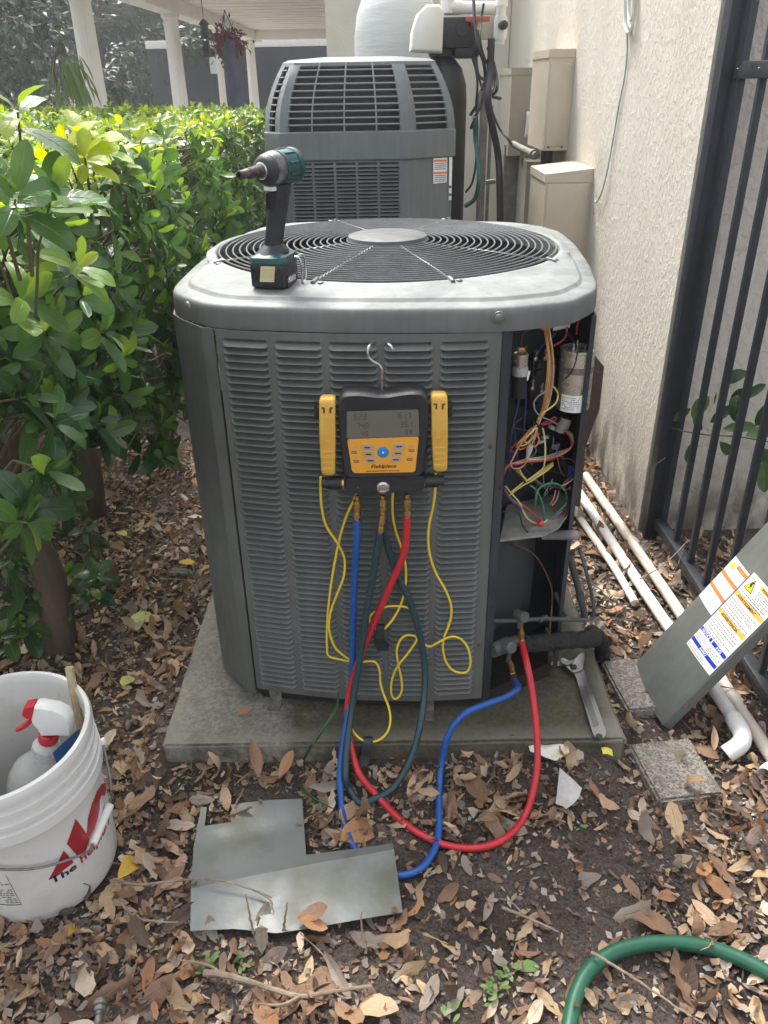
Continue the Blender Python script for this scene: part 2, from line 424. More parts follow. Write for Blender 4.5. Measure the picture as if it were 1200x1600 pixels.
# ------------------------------------------------------------------ ground: one sheet to the horizon, fine near the camera
def gh(x, y):
    if abs(x) > 4 or y > 9: return 0.0
    w = max(0.0, min(1.0, (4 - abs(x)) / 1.5)) * max(0.0, min(1.0, (9 - y) / 3.0))
    a = mnoise.noise(Vector((x * 2.1, y * 2.1, 0.3))) * 0.014 + mnoise.noise(Vector((x * 8, y * 8, 4.1))) * 0.006 + mnoise.noise(Vector((x * 24, y * 24, 1.7))) * 0.0032
    dx, dy = max(-.53 - x, 0, x - .55), max(1.365 - y, 0, y - 2.62); d = math.hypot(dx, dy)      # soil and leaves banked against the pad
    bank = .046 * math.exp(-(d / .075) ** 2) * (1 if x < .5 else max(.15, 1 - (x - .5) * 14))
    return a * w + bank
def axis_cuts(lo, hi, step, far):
    c = [lo + step * i for i in range(int((hi - lo) / step) + 1)]
    s, x = step, c[-1]
    up = []
    while x < far: s *= 1.5; x += s; up.append(x)
    s, x = step, c[0]; dn = []
    while x > -far: s *= 1.5; x -= s; dn.append(x)
    return dn[::-1] + c + up
gx = axis_cuts(-1.7, 1.5, 0.018, 300); gy = axis_cuts(0.55, 3.4, 0.018, 300)
g = MB()
nx, ny = len(gx), len(gy)
g.v = [Vector((x, y, gh(x, y) + (mnoise.noise(Vector((x * 61, y * 61, 9.0))) * 0.0022 if -1.7 <= x <= 1.5 and 0.5 < y < 3.4 else 0))) for y in gy for x in gx]
g.f = [(j * nx + i, j * nx + i + 1, (j + 1) * nx + i + 1, (j + 1) * nx + i) for j in range(ny - 1) for i in range(nx - 1)]
g.m = [0] * len(g.f)
o = link('ground', g.mesh('ground', M_soil, smooth=True, angle=180)); tag(o, kind='structure', label='dark brown garden soil')

# ------------------------------------------------------------------ concrete pad and two pavers
def rough_slab(x0, x1, y0, y1, z0, z1, n, amp, bev):
    bm = bmesh.new(); bmesh.ops.create_cube(bm, size=1.0)
    for v in bm.verts: v.co = Vector(((x0, x1)[v.co.x > 0], (y0, y1)[v.co.y > 0], (z0, z1)[v.co.z > 0]))
    bmesh.ops.bevel(bm, geom=bm.edges[:], offset=bev, segments=2, affect='EDGES')
    bmesh.ops.subdivide_edges(bm, edges=[e for e in bm.edges if e.calc_length() > 0.1], cuts=n, use_grid_fill=True)
    for v in bm.verts:
        c = v.co
        d = Vector((mnoise.noise(c * 9), mnoise.noise(c * 9 + Vector((5, 0, 0))), mnoise.noise(c * 9 + Vector((0, 7, 0)))))
        e = Vector((mnoise.noise(c * 40), mnoise.noise(c * 40 + Vector((5, 0, 0))), 0.4 * mnoise.noise(c * 40 + Vector((0, 7, 0)))))
        v.co = c + d * amp + e * amp * 0.5
    m = MB(); bm.verts.index_update(); m.add([v.co.copy() for v in bm.verts], [tuple(v.index for v in f.verts) for f in bm.faces]); bm.free()
    return m
PAD_Z = 0.10
rough_slab(-0.53, 0.55, 1.365, 2.62, -0.06, PAD_Z, 30, 0.0022, 0.006).build('concrete_pad', M_pad, label='mossy concrete pad under the opened grey air conditioner', cat='pad', angle=50)
q = rough_slab(-0.078, 0.078, -0.088, 0.088, -0.03, 0.030, 10, 0.002, 0.006)
a = PZ(1055, 1197, 0.034)
def place(mb, loc, rz):
    Mx = Matrix.Rotation(rz, 4, 'Z'); return mb.xform(lambda v: Mx @ v + Vector(loc))
place(q, (a.x, a.y, 0), 0.12).build('concrete_paver', M_pebble, label='pebbly concrete paver on the ground below the white pipe elbow', cat='paver', group='pebbly concrete pavers')
q = rough_slab(-0.075, 0.075, -0.10, 0.10, -0.03, 0.034, 10, 0.002, 0.006)
a = PZ(990, 1066, 0.034)
place(q, (a.x + 0.02, a.y, 0), 0.1).build('concrete_paver', M_pebble, label='stained pebbly paver between the pad and the leaning cover panel', cat='paver', group='pebbly concrete pavers')

# ------------------------------------------------------------------ the house: stucco walls, porch ceiling, beams, fluted columns
WX, WY = 0.915, 2.50
b = MB(); b.box((-8.6, 21.0, 0.0), (11.0, 22.0, 0.06)); b.build('bounce_driveway', mat('driveway_concrete', (0.42, 0.40, 0.36), .85, var=.1, scale=1.5), kind='structure', label='unseen pale concrete added beyond the hedge to bounce light')  # unseen slab added so light bounces up to the porch ceiling
b = MB(); b.box((-1.65, 14.9, 0.05), (2.84, 16.4, 0.16)); b.build('patio', mat('patio_concrete', (0.44, 0.42, 0.38), .8, var=.1, scale=2), kind='structure', label='unseen pale patio floor added to bounce light to the porch ceiling')  # unseen porch floor, added for the light it throws on the ceiling
house = thing('stucco_house', 'cream stucco house with a columned porch beside the air conditioners', 'house', (WX, WY, 0))
b = MB(); b.box(((WX + 5) / 2, (WY + 6.6) / 2, 1.55), (5 - WX, 6.6 - WY, 3.4)); b.build('side_wall', M_stucco, house)
M_stucco2 = mat('painted_wall', (0.60, 0.565, 0.49), 0.85, var=0.06, scale=3, bump=0.3, bscale=70)
b = MB(); b.box(((-0.36 + WX - 0.004) / 2, 6.5, 1.55), (WX - 0.004 + 0.36, 0.2, 3.396)); b.build('back_wall', M_stucco2, house)
M_ceil = mat('porch_paint', (0.74, 0.71, 0.66), 0.8, var=0.05, scale=2.0)
M_colw = mat('column_paint', (0.80, 0.79, 0.74), 0.6, var=0.05, scale=3.0)
b = MB(); b.box((-1.95, 14.85, 2.56), (3.2, 16.3, 0.05))
for k in range(26): b.box((-1.95, 7.0 + k * 0.62, 2.5315), (3.19, 0.03, 0.008))
b.build('porch_ceiling', M_ceil, house)
b = MB(); b.box((-3.0, 14.8, 2.44), (0.26, 16.0, 0.19), bev=0.008); b.build('porch_beam', M_ceil, house)
b = MB(); b.box((-1.62, 21.6, 2.44), (2.5, 0.26, 0.19), bev=0.008); b.build('porch_beam', M_ceil, house)
b = MB(); b.box((-3.58, 14.8, 2.60), (0.05, 16.4, 0.17), bev=0.006); b.build('fascia_board', M_colw, house)
def column(x, y):
    n = 40; rings = []
    for z, r, fl in ((0.30, .118, 0), (0.34, .118, 1), (1.2, .114, 1), (2.18, .104, 1), (2.2, .104, 0)):
        rings.append([Vector((x + (r - (0.007 if fl and k % 2 else 0)) * math.cos(2 * math.pi * k / n), y + (r - (0.007 if fl and k % 2 else 0)) * math.sin(2 * math.pi * k / n), z)) for k in range(n)])
    m = MB(); m.loft(rings, 0, True, True, True); c = m.build('column', M_colw, house, angle=20)
    m = MB(); m.lathe([(.106, 2.2), (.116, 2.21), (.116, 2.235), (.104, 2.245), (.106, 2.28), (.135, 2.31), (.135, 2.345)], (x, y, 0), seg=28); m.build('capital', M_colw, c)
    m = MB(); m.box((x, y, 0.05), (.30, .30, .3)); m.lathe([(.14, .2), (.145, .23), (.135, .26), (.12, .30)], (x, y, 0), seg=28); m.build('plinth', M_colw, c)
for yy in (9.5, 13.5, 17.5, 21.5): column(-3.0, yy)
b = MB(); b.box((-0.62, 21.6, 1.2), (0.5, 0.3, 2.3)); b.build('porch_pier', M_ceil, house)

# ------------------------------------------------------------------ iron fence at the house corner
M_iron = mat('black_iron', (0.018, 0.022, 0.030), 0.42, var=0.2, scale=14, bump=0.06, bscale=140)
FX = 0.965
fence = thing('iron_fence', 'black iron picket fence running from the stucco corner', 'fence', (FX, 2.45, 0))
b = MB(); b.box((FX - 0.018, 2.462, 1.0), (0.054, 0.05, 2.1), bev=0.004); b.build('post', M_iron, fence)
for zc in (1.462,):
    b = MB(); b.box((FX, 1.63, zc), (0.034, 1.58, 0.04), bev=0.003); b.build('top_rail', M_iron, fence)
b = MB(); b.box((FX - 0.005, 1.63, 0.075), (0.034, 1.58, 0.036), bev=0.003); b.lathe([(0.019, -0.004), (0.019, 0.012), (0.012, 0.014)], (FX - 0.005, 2.415, 0.075), (0, 1, 0)); b.build('bottom_rail', M_iron, fence)
b = MB(); b.box((0, 0, 0), (0.018, 0.018, 1.83), bev=0.002); pk = b.mesh('picket', M_iron)
sc = MB(); sc.ball((0, 0, 0), (0.0028, 0.0028, 0.0028), 8, 4); scm = sc.mesh('rivet', M_steel)
for k in range(12):
    y = 2.405 - 0.1335 * k
    o = link('picket', pk, fence, Vector((FX + 0.001, y, 0.93)) - WL[fence])
    link('rivet', scm, o, (-0.0175, -0.01, 0.535))

# ------------------------------------------------------------------ sky dome is the world; trailer and trees stand beyond the porch
M_tr = mat('trailer_black', (0.030, 0.034, 0.042), 0.35, var=0.12, scale=2)
tr = thing('enclosed_trailer', 'dark enclosed trailer with white roof edge parked behind porch columns', 'trailer', (-4.2, 27, 0))
b = MB(); b.box((-4.0, 27.4, 1.37), (5.2, 2.4, 1.95), bev=0.03); b.build('body', M_tr, tr)
b = MB(); b.box((-4.0, 27.4, 2.45), (5.26, 2.46, 0.20), bev=0.03); b.build('roof_edge', M_white, tr)
b = MB(); b.box((-4.72, 26.188, 1.92), (0.26, 0.03, 0.42), bev=0.012); b.build('window', mat('pale_window', (0.55, 0.58, 0.6), 0.2, var=0.05), tr)
b = MB()
for k in range(7): b.box((-6.3 + k * 0.78, 26.193, 1.37), (0.02, 0.016, 1.9))
b.build('seam_strip', M_tr, tr)
for xx in (-4.7, -3.2):
    b = MB(); b.lathe([(.20, -.1), (.34, -.1), (.36, 0), (.34, .1), (.2, .1)], (xx, 26.35, 0.36), (0, 1, 0), seg=24); b.build('wheel', M_black, tr)
# ------------------------------------------------------------------ grey paint of the two condensers
def unit_paint(name, base, chalk, amount, r0=0.36, r1=0.58):
    m = bpy.data.materials.new(name); m.use_nodes = True
    nt = m.node_tree; N = nt.nodes; L = nt.links; p = N['Principled BSDF']
    geo = N.new('ShaderNodeNewGeometry')
    def nz(sc, det, rg=0.6, dist=0.0):
        n = N.new('ShaderNodeTexNoise'); n.inputs['Scale'].default_value = sc; n.inputs['Detail'].default_value = det
        n.inputs['Roughness'].default_value = rg; n.inputs['Distortion'].default_value = dist
        L.new(geo.outputs['Position'], n.inputs['Vector']); return n.outputs['Fac']
    def ramp(f, p0, p1, c0=(0, 0, 0), c1=(1, 1, 1)):
        r = N.new('ShaderNodeValToRGB'); r.color_ramp.elements[0].position = p0; r.color_ramp.elements[1].position = p1
        r.color_ramp.elements[0].color = (*c0, 1); r.color_ramp.elements[1].color = (*c1, 1); L.new(f, r.inputs[0]); return r.outputs[0]
    c = ramp(nz(3.0, 6), 0.3, 0.7, tuple(q * 0.9 for q in base), tuple(q * 1.1 for q in base))
    f = N.new('ShaderNodeMath'); f.operation = 'MULTIPLY'; f.inputs[1].default_value = amount
    L.new(ramp(nz(6.5, 8, 0.65, 0.6), 0.40, 0.66), f.inputs[0])
    mx = N.new('ShaderNodeMixRGB'); L.new(f.outputs[0], mx.inputs[0]); L.new(c, mx.inputs[1]); mx.inputs[2].default_value = (*chalk, 1)
    mp = N.new('ShaderNodeMapping'); mp.inputs['Scale'].default_value = (1, 1, .06); L.new(geo.outputs['Position'], mp.inputs[0])
    st = N.new('ShaderNodeTexNoise'); st.inputs['Scale'].default_value = 55; st.inputs['Detail'].default_value = 5; L.new(mp.outputs[0], st.inputs['Vector'])
    ms = N.new('ShaderNodeMixRGB'); ms.blend_type = 'MULTIPLY'; ms.inputs[0].default_value = 1.0     # rain streaks
    L.new(mx.outputs[0], ms.inputs[1]); L.new(ramp(st.outputs['Fac'], 0.35, 0.65, (.91, .91, .905), (1.05, 1.05, 1.05)), ms.inputs[2]); mx = ms
    sp = ramp(nz(230, 2), 0.70, 0.73)                                     # specks of dust
    m2 = N.new('ShaderNodeMixRGB'); g = N.new('ShaderNodeMath'); g.operation = 'MULTIPLY'; g.inputs[1].default_value = 0.35
    L.new(sp, g.inputs[0]); L.new(g.outputs[0], m2.inputs[0]); L.new(mx.outputs[0], m2.inputs[1]); m2.inputs[2].default_value = (0.32, 0.31, 0.28, 1)
    L.new(m2.outputs[0], p.inputs['Base Color'])
    rr = N.new('ShaderNodeMapRange'); rr.inputs['From Min'].default_value = 0.3; rr.inputs['From Max'].default_value = 0.7
    rr.inputs['To Min'].default_value = r0; rr.inputs['To Max'].default_value = r1
    L.new(nz(9, 5), rr.inputs[0]); L.new(rr.outputs[0], p.inputs['Roughness'])
    bp = N.new('ShaderNodeBump'); bp.inputs['Strength'].default_value = 0.06; bp.inputs['Distance'].default_value = 0.002
    L.new(nz(500, 2), bp.inputs['Height']); L.new(bp.outputs[0], p.inputs['Normal'])
    return m
M_paint = unit_paint('condenser_grey_paint', (0.108, 0.115, 0.106), (0.18, 0.185, 0.17), 0.35)
M_lid = unit_paint('weathered_lid_paint', (0.120, 0.132, 0.128), (0.235, 0.25, 0.243), 0.9, 0.50, 0.72)
M_paint2 = unit_paint('second_condenser_paint', (0.125, 0.142, 0.148), (0.19, 0.20, 0.20), 0.3)
M_coil = mat('coil_black', (0.008, 0.009, 0.010), 0.7, var=0.3, scale=30)
M_wirepaint = mat('grille_wire_paint', (0.115, 0.125, 0.128), 0.36, var=0.25, scale=25)
M_print = mat('print_grey', (0.16, 0.16, 0.165), 0.6, var=0.1)
M_paper = mat('label_white', (0.80, 0.80, 0.78), 0.45, var=0.04, scale=12)
M_orange = mat('label_orange', (0.70, 0.20, 0.06), 0.45, var=0.06)
M_yellow = mat('label_yellow', (0.80, 0.62, 0.05), 0.45, var=0.05)
M_amber = mat('label_amber', (0.80, 0.44, 0.06), 0.45, var=0.05)
M_blue = mat('label_blue', (0.012, 0.045, 0.40), 0.45, var=0.05)
M_ink = mat('black_ink', (0.012, 0.012, 0.014), 0.5, var=0.05)

M_lid2 = unit_paint('lid_skirt_paint', (0.118, 0.127, 0.122), (0.19, 0.20, 0.19), 0.5)
# ------------------------------------------------------------------ first condenser: local frame
YAW = -0.085
UO = Vector((0.02, 1.98, 0))
UX = Vector((math.cos(YAW), math.sin(YAW), 0)); UY = Vector((-math.sin(YAW), math.cos(YAW), 0))
def U(x, y, z): return UO + UX * x + UY * y + Vector((0, 0, z))
UROT = Matrix.Rotation(YAW, 4, 'Z')
ac = thing('air_conditioner', 'grey condenser with its electrical corner opened, in front on the concrete pad', 'air conditioner', U(0, 0, PAD_Z), 'grey air conditioners')

def bow(x, x0=-0.303, x1=0.25, sag=0.026):
    t = (x - (x0 + x1) / 2) / ((x1 - x0) / 2)
    return -sag * (1 - t * t)
def slat_mesh(name, w, h, m, depth=1.0):
    prof = [(-.04, -.013), (-.16, -.0125), (-.42, -.004), (-.70, .0025), (-.86, .0082), (-.93, .0092), (-.99, .0078), (-.97, -.006)]
    b = MB(); rings = []
    for x, k in ((-w / 2 - .0035, 0), (-w / 2 + .001, .75), (-w / 2 + .006, 1), (w / 2 - .006, 1), (w / 2 - .001, .75), (w / 2 + .0035, 0)):
        rings.append([Vector((x, -(d * k * depth if k else 0.0), z * h)) for z, d in prof])
    b.loft(rings, 0, closed=False)
    return b.mesh(name, m, smooth=True, angle=50)

# --- louvered front panel (frame, ribs) and its slats
PX0, PX1, PF = -0.303, 0.247, -0.492
COLW, GAP, CX0 = 0.0855, 0.0200, -0.287
ROWS, RP, ZTOP = 58, 0.01475, 1.018
def pt(x, z, d=0.0): return U(x, PF + bow(x) - d, z)
def strip(mb, x0, x1, z0, z1, n=1, d=0.0, th=0.006):
    fr, bk = [], []
    for i in range(n + 1):
        x = x0 + (x1 - x0) * i / n
        fr.append((x, d)); 
    for i in range(n):
        (xa, _), (xb, _) = fr[i], fr[i + 1]
        A, B, C_, D = pt(xa, z0, d), pt(xb, z0, d), pt(xb, z1, d), pt(xa, z1, d)
        a, b_, c, e = pt(xa, z0, d - th), pt(xb, z0, d - th), pt(xb, z1, d - th), pt(xa, z1, d - th)
        k = len(mb.v); mb.v += [A, B, C_, D, a, b_, c, e]
        fs = [(0, 1, 2, 3), (1, 0, 4, 5), (3, 2, 6, 7)]
        if i == 0: fs.append((0, 3, 7, 4))
        if i == n - 1: fs.append((2, 1, 5, 6))
        for f in fs: mb.f.append(tuple(q + k for q in f)); mb.m.append(0)
pm = MB()
ZB = ZTOP - ROWS * RP
strip(pm, PX0, PX1, ZTOP, 1.0335, 14); strip(pm, PX0, PX1, 0.138, ZB, 14)
xs = [PX0] + [v for k in range(5) for v in (CX0 + k * (COLW + GAP), CX0 + k * (COLW + GAP) + COLW)] + [PX1]
for k in range(0, 12, 2): strip(pm, xs[k], xs[k + 1], ZB, ZTOP, 2)
# turned-back edges of the sheet
for x in (PX0, PX1):
    pm.add([pt(x, .138, 0), pt(x, 1.0335, 0), pt(x, 1.0335, -.025), pt(x, .138, -.025)], [(0, 1, 2, 3)])
pm.add([v for i in range(15) for v in (pt(PX0 + (PX1 - PX0) * i / 14, .138, 0), pt(PX0 + (PX1 - PX0) * i / 14, .138, -.02))], [(2 * i, 2 * i + 2, 2 * i + 3, 2 * i + 1) for i in range(14)])
panel = pm.build('louver_panel', M_paint, ac, angle=30)
sm = slat_mesh('slat', COLW, RP, M_paint)
for c in range(5):
    xc = CX0 + c * (COLW + GAP) + COLW / 2
    sl = (bow(xc + .01) - bow(xc - .01)) / .02
    rm = Matrix.Rotation(YAW + math.atan(sl), 4, 'Z')
    for r in range(ROWS):
        o = link('slat', sm, panel)
        o.matrix_local = Matrix.Translation(pt(xc, ZTOP - r * RP) - WL[panel]) @ rm
for (x, z) in ((0.236, .80), (0.236, .30)):
    b = MB(); b.lathe([(.0042, 0), (.0042, .003), (.002, .0045)], pt(x, z), -UY, seg=6); b.build('screw', mat('rusty_screw', (0.13, 0.06, 0.03), 0.7, var=0.4, scale=90), panel)

# --- dark coil and inner box, base pan, feet
COIL = [(-.285, -.462), (.232, -.466), (.232, -.32), (.30, -.20), (.42, -.17), (.415, .34), (.28, .44), (-.28, .44), (-.405, .34), (-.405, -.36)]
b = MB(); b.prism([U(x, y, .13) for x, y in COIL], (0, 0, .66)); b.build('coil', M_coil, ac)
b = MB()
b.prism([U(x * 1.005, y * 1.01, .101) for x, y in [(-.29, -.475), (0, -.488), (.25, -.475), (.425, -.35), (.425, .34), (.28, .44), (-.28, .44), (-.405, .34), (-.405, -.36)]], (0, 0, .042))
b.build('base_pan', mat('base_pan_black', (0.016, 0.015, 0.013), 0.6, var=0.5, scale=9, bump=0.3, bscale=60, col2=(0.022, 0.018, 0.013)), ac)
M_galv = mat('galvanised_steel', (0.26, 0.26, 0.25), 0.45, metal=0.4, var=0.25, scale=30, col2=(0.12, 0.10, 0.08))
for x in (-.258, .118):
    b = MB(); yy = PF + bow(x) + .012
    b.box(U(x, yy - .004, .122), (.030, .003, .045), UROT); b.box(U(x, yy - .022, .1025), (.030, .036, .003), UROT)
    b.lathe([(.004, 0), (.004, .003)], U(x, yy - .0055, .13), -UY, seg=6)
    b.build('foot_bracket', M_galv, ac)

# --- corner posts and side panels
def sheet(poly, z0, z1, th=0.004):
    """vertical sheet metal following a plan polyline (local x, y)"""
    m = MB(); n = len(poly)
    P = [U(x, y, 0) for x, y in poly]; off = []
    for i in range(n):
        d = (P[min(i + 1, n - 1)] - P[max(i - 1, 0)]).normalized(); off.append(P[i] + Vector((-d.y, d.x, 0)) * -th)
    rings = [[p + Vector((0, 0, z)) for z in (z0, z1)] + [q + Vector((0, 0, z)) for z in (z1, z0)] for p, q in zip(P, off)]
    m.loft(rings, 0, True, True, True); return m
lp = [Vector((x, y, 0)) for x, y in ((-.309, -.487), (-.335, -.478), (-.395, -.418), (-.422, -.378), (-.434, -.33), (-.438, -.27))]
sheet([(p.x, p.y) for p in lp][::-1], .118, 1.034, -.004).build('corner_post', M_paint, ac, angle=18)
def side(p, q, cols, name='side_panel'):
    """louvered side panel between two plan points, slats joined (not seen from the front)"""
    p, q = Vector((*p, 0)), Vector((*q, 0)); d = (q - p); Lx = d.length; d.normalize(); nn = Vector((d.y, -d.x, 0))
    m = MB()
    def S(t, z, o): w = p + d * t + nn * o; return U(w.x, w.y, z)
    cw = Lx / cols
    for c in range(cols + 1):
        t = c * cw; m.add([S(max(0, t - .01), .12, 0), S(min(Lx, t + .01), .12, 0), S(min(Lx, t + .01), 1.034, 0), S(max(0, t - .01), 1.034, 0)], [(0, 1, 2, 3)])
    for z0, z1 in ((.12, .16), (1.01, 1.034)): m.add([S(0, z0, .001), S(Lx, z0, .001), S(Lx, z1, .001), S(0, z1, .001)], [(0, 1, 2, 3)])
    for c in range(cols):
        for r in range(58):
            z = 1.01 - r * .01475
            m.add([S(c * cw + .01, z, -.007), S(c * cw + cw - .01, z, -.007), S(c * cw + cw - .01, z - .014, .004), S(c * cw + .01, z - .014, .004)], [(0, 1, 2, 3)])
    return m.build(name, M_paint, ac)
side((-.438, .33), (-.438, -.27), 6); side((-.30, .478), (-.438, .33), 2)
side((.438, -.19), (.438, .33), 5); side((.438, .33), (.30, .478), 2); side((.30, .478), (-.30, .478), 6)

# --- lid
LIDP = [(-.31, -.492), (-.03, -.517), (.245, -.502), (.378, -.448), (.446, -.335), (.464, -.1), (.464, .16), (.445, .37), (.335, .478), (0, .512), (-.335, .478), (-.43, .37), (-.452, .16), (-.452, -.1), (-.428, -.378)]
def chaikin(p, n):
    for _ in range(n):
        o = []
        for i in range(len(p)):
            a, b_ = Vector(p[i]), Vector(p[(i + 1) % len(p)])
            o += [a.lerp(b_, .15), a.lerp(b_, .85)]
        p = o
    return p
lo = chaikin([Vector((*q, 0)) for q in LIDP], 2)
RC = Vector((-.008, .03, 0)); RR = 0.412
NL = 144
def at_angle(poly, th):
    d = Vector((math.cos(th), math.sin(th), 0)); best = None
    for i in range(len(poly)):
        a, b_ = poly[i] - RC, poly[(i + 1) % len(poly)] - RC
        e = b_ - a; den = d.x * e.y - d.y * e.x
        if abs(den) < 1e-9: continue
        t = (a.x * e.y - a.y * e.x) / den; s_ = (a.x * d.y - a.y * d.x) / den
        if t > 0 and -1e-6 <= s_ <= 1 + 1e-6: best = t
    return best or 0.45
dist = [at_angle(lo, 2 * math.pi * k / NL) for k in range(NL)]
# (kind, value, z): o = outline minus inset, r = ring radius
LP = [('o', .006, 1.036), ('o', .0, 1.035), ('o', -.001, 1.040), ('o', 0, 1.066), ('o', .001, 1.0725), ('o', .0035, 1.0775), ('o', .008, 1.0805), ('o', .034, 1.0835), ('o', .037, 1.0840), ('o', .0405, 1.0895), ('o', .045, 1.0912),
      ('m', .5, 1.0938), ('r', RR + .022, 1.0962), ('r', RR + .010, 1.0995), ('r', RR + .003, 1.1000), ('r', RR - .002, 1.0975), ('r', RR - .004, 1.085), ('r', RR - .004, 1.04)]
rings = []
for kd, v, z in LP:
    ring = []
    for k in range(NL):
        th = 2 * math.pi * k / NL; rout = dist[k]
        if kd == 'o': r = rout - v; r = max(r, RR + .006) if v > .012 else r
        elif kd == 'r': r = min(v, rout - .014)
        else: r = max((rout - .047) * (1 - v) + (RR + .022) * v, RR + .006)
        # the front of the fan opening sits a little low, water has pitted the sheet
        zz = z + (mnoise.noise(Vector((math.cos(th) * 5, math.sin(th) * 5, v * 30))) * .0009 if z > 1.08 else 0)
        ring.append(U(RC.x + r * math.cos(th), RC.y + r * math.sin(th), zz))
    rings.append(ring)
b = MB(); b.loft(rings[:6]); b.loft(rings[5:], 1); lid = b.build('lid', [M_lid2, M_lid], ac, angle=60)
bm = bmesh.new(); bm.from_mesh(lid.data); bmesh.ops.remove_doubles(bm, verts=bm.verts[:], dist=1e-6); bm.to_mesh(lid.data); bm.free()
for (px, py) in ((780, 497),):
    p = PN(px, py, U(.2, -.507, 1.05), -UY)
    b = MB(); b.lathe([(.0125, -.001), (.012, .0006), (.009, .0008), (.0075, .003), (.0075, .0055), (.005, .007)], p, -UY, seg=14); b.build('lid_screw', M_paint, lid)
p = PN(293, 478, U(-.39, -.43, 1.05), (UY * -1 - UX).normalized())
b = MB(); b.lathe([(.009, -.002), (.008, .0015), (.004, .003)], p, (UY * -1 - UX).normalized(), seg=10); b.build('lid_screw', M_lid, lid)

# --- fan grille: rings, twisted spokes, cap
GZ = 1.1005
NR = 20
for k in range(NR):
    t = k / (NR - 1); r = .404 - (.404 - .098) * t
    z = GZ + .012 * t
    b = MB(); b.tube([U(RC.x + r * math.cos(a * 2 * math.pi / 96), RC.y + r * math.sin(a * 2 * math.pi / 96), z) for a in range(96)], .0021, 6, closed=True)
    b.build('grille_ring', M_wirepaint, ac)
for k in range(8):
    a = math.radians(-3 + 45 * k)
    a = math.radians((-27, -68, -106, -150, 70, 115)[k]) if k < 6 else None
    if a is None: continue
    b = MB()
    for ph in (0, math.pi):
        pts = []
        for i in range(150):
            t = i / 149; r = .412 - (.412 - .085) * t; w = t * 60 + ph
            pts.append(U(RC.x + r * math.cos(a) - math.sin(a) * math.cos(w) * .0014, RC.y + r * math.sin(a) + math.cos(a) * math.cos(w) * .0014, GZ + .012 * t + math.sin(w) * .0014))
        b.tube(pts, .0015, 5)
    b.tube([U(RC.x + .43 * math.cos(a), RC.y + .43 * math.sin(a), GZ - .002), U(RC.x + .408 * math.cos(a), RC.y + .408 * math.sin(a), GZ + .001)], .005, 8)
    b.lathe([(.007, 0), (.007, .003), (.003, .0045)], U(RC.x + .424 * math.cos(a + .035), RC.y + .424 * math.sin(a + .035), GZ - .003), seg=8)
    b.build('grille_spoke', M_wirepaint, ac)
b = MB(); b.lathe([(.096, GZ + .008), (.0985, GZ + .014), (.095, GZ + .0215), (.085, GZ + .0245), (.05, GZ + .027), (.0, GZ + .0275)], U(RC.x, RC.y, 0), seg=48, capt=False)
b.build('grille_cap', mat('cap_dark_grey', (0.060, 0.064, 0.064), .6, var=.2, scale=14), ac)
b = MB(); b.lathe([(.407, .80), (.407, 1.06)], U(RC.x, RC.y, 0), seg=48, capb=False, capt=False); b.lathe([(.0, .80), (.415, .8)], U(RC.x, RC.y, 0), seg=48, capb=False, capt=False); b.build('fan_well', M_coil, ac)
b = MB(); b.lathe([(.07, .86), (.075, .87), (.075, 1.02), (.06, 1.04), (0, 1.045)], U(RC.x, RC.y, 0), seg=24); b.build('fan_motor', M_dark, ac)
for k in range(3):
    m = MB(); a0 = 2 * math.pi * k / 3; rg = []
    for i in range(9):
        r = .07 + .32 * i / 8; wd = .5 + .35 * i / 8
        rg.append([U(RC.x + r * math.cos(a0 + wd * (j / 4 - .5)), RC.y + r * math.sin(a0 + wd * (j / 4 - .5)), .93 + .05 * (j / 4 - .5) * (1.4 - i / 12)) for j in range(5)])
    m.loft(rg, 0, closed=False); m.build('fan_blade', M_dark, ac)
# ------------------------------------------------------------------ the opened electrical corner of the first condenser
E0, E1 = U(.252, -.492, 0), U(.442, -.358, 0)
ED = (E1 - E0).normalized(); EN = Vector((ED.y, -ED.x, 0))          # along the opening, and outward
def EP(px, py, d=0.0): return PN(px, py, E0 - EN * d, EN)            # d metres behind the opening plane
EROT = Matrix.Rotation(math.atan2(ED.y, ED.x), 4, 'Z')
def EB(t, d, z): return E0 + ED * t - EN * d + Vector((0, 0, z))
EL = (E1 - E0).length
M_cab = mat('cabinet_dark_paint', (0.020, 0.024, 0.030), 0.5, var=0.3, scale=8, col2=(0.034, 0.038, 0.044))
b = MB()
b.prism([EB(-.004, .012, .58), EB(-.004, .13, .58), EB(EL - .01, .13, .58), EB(EL - .01, .128, .58), EB(.002, .128, .58), EB(.002, .012, .58)], (0, 0, .45))
b.prism([EB(-.004, .13, .13), U(.4395, -.186, .13), U(.4395, -.182, .13), EB(-.004, .134, .13)], (0, 0, .90))
cb = b.build('control_box', M_cab, ac)
b = MB(); b.prism([EB(-.004, -.001, .13), EB(.022, .004, .13), EB(.022, .009, .13), EB(-.004, .005, .13)], (0, 0, .903))
for z in (.70, .62, .47, .40, .33): b.lathe([(.0035, 0), (.003, .0012)], EB(.012, .002, z), EN, seg=8)
b.build('door_jamb', M_cab, ac)
b = MB(); b.prism([U(.439, -.359, .13), U(.4425, -.357, .13), U(.4405, -.19, .13), U(.437, -.19, .13)], (0, 0, .90)); b.prism([U(.439, -.359, .13), U(.432, -.364, .13), U(.431, -.361, .13), U(.438, -.356, .13)], (0, 0, .90)); b.build('rear_jamb', M_cab, ac)
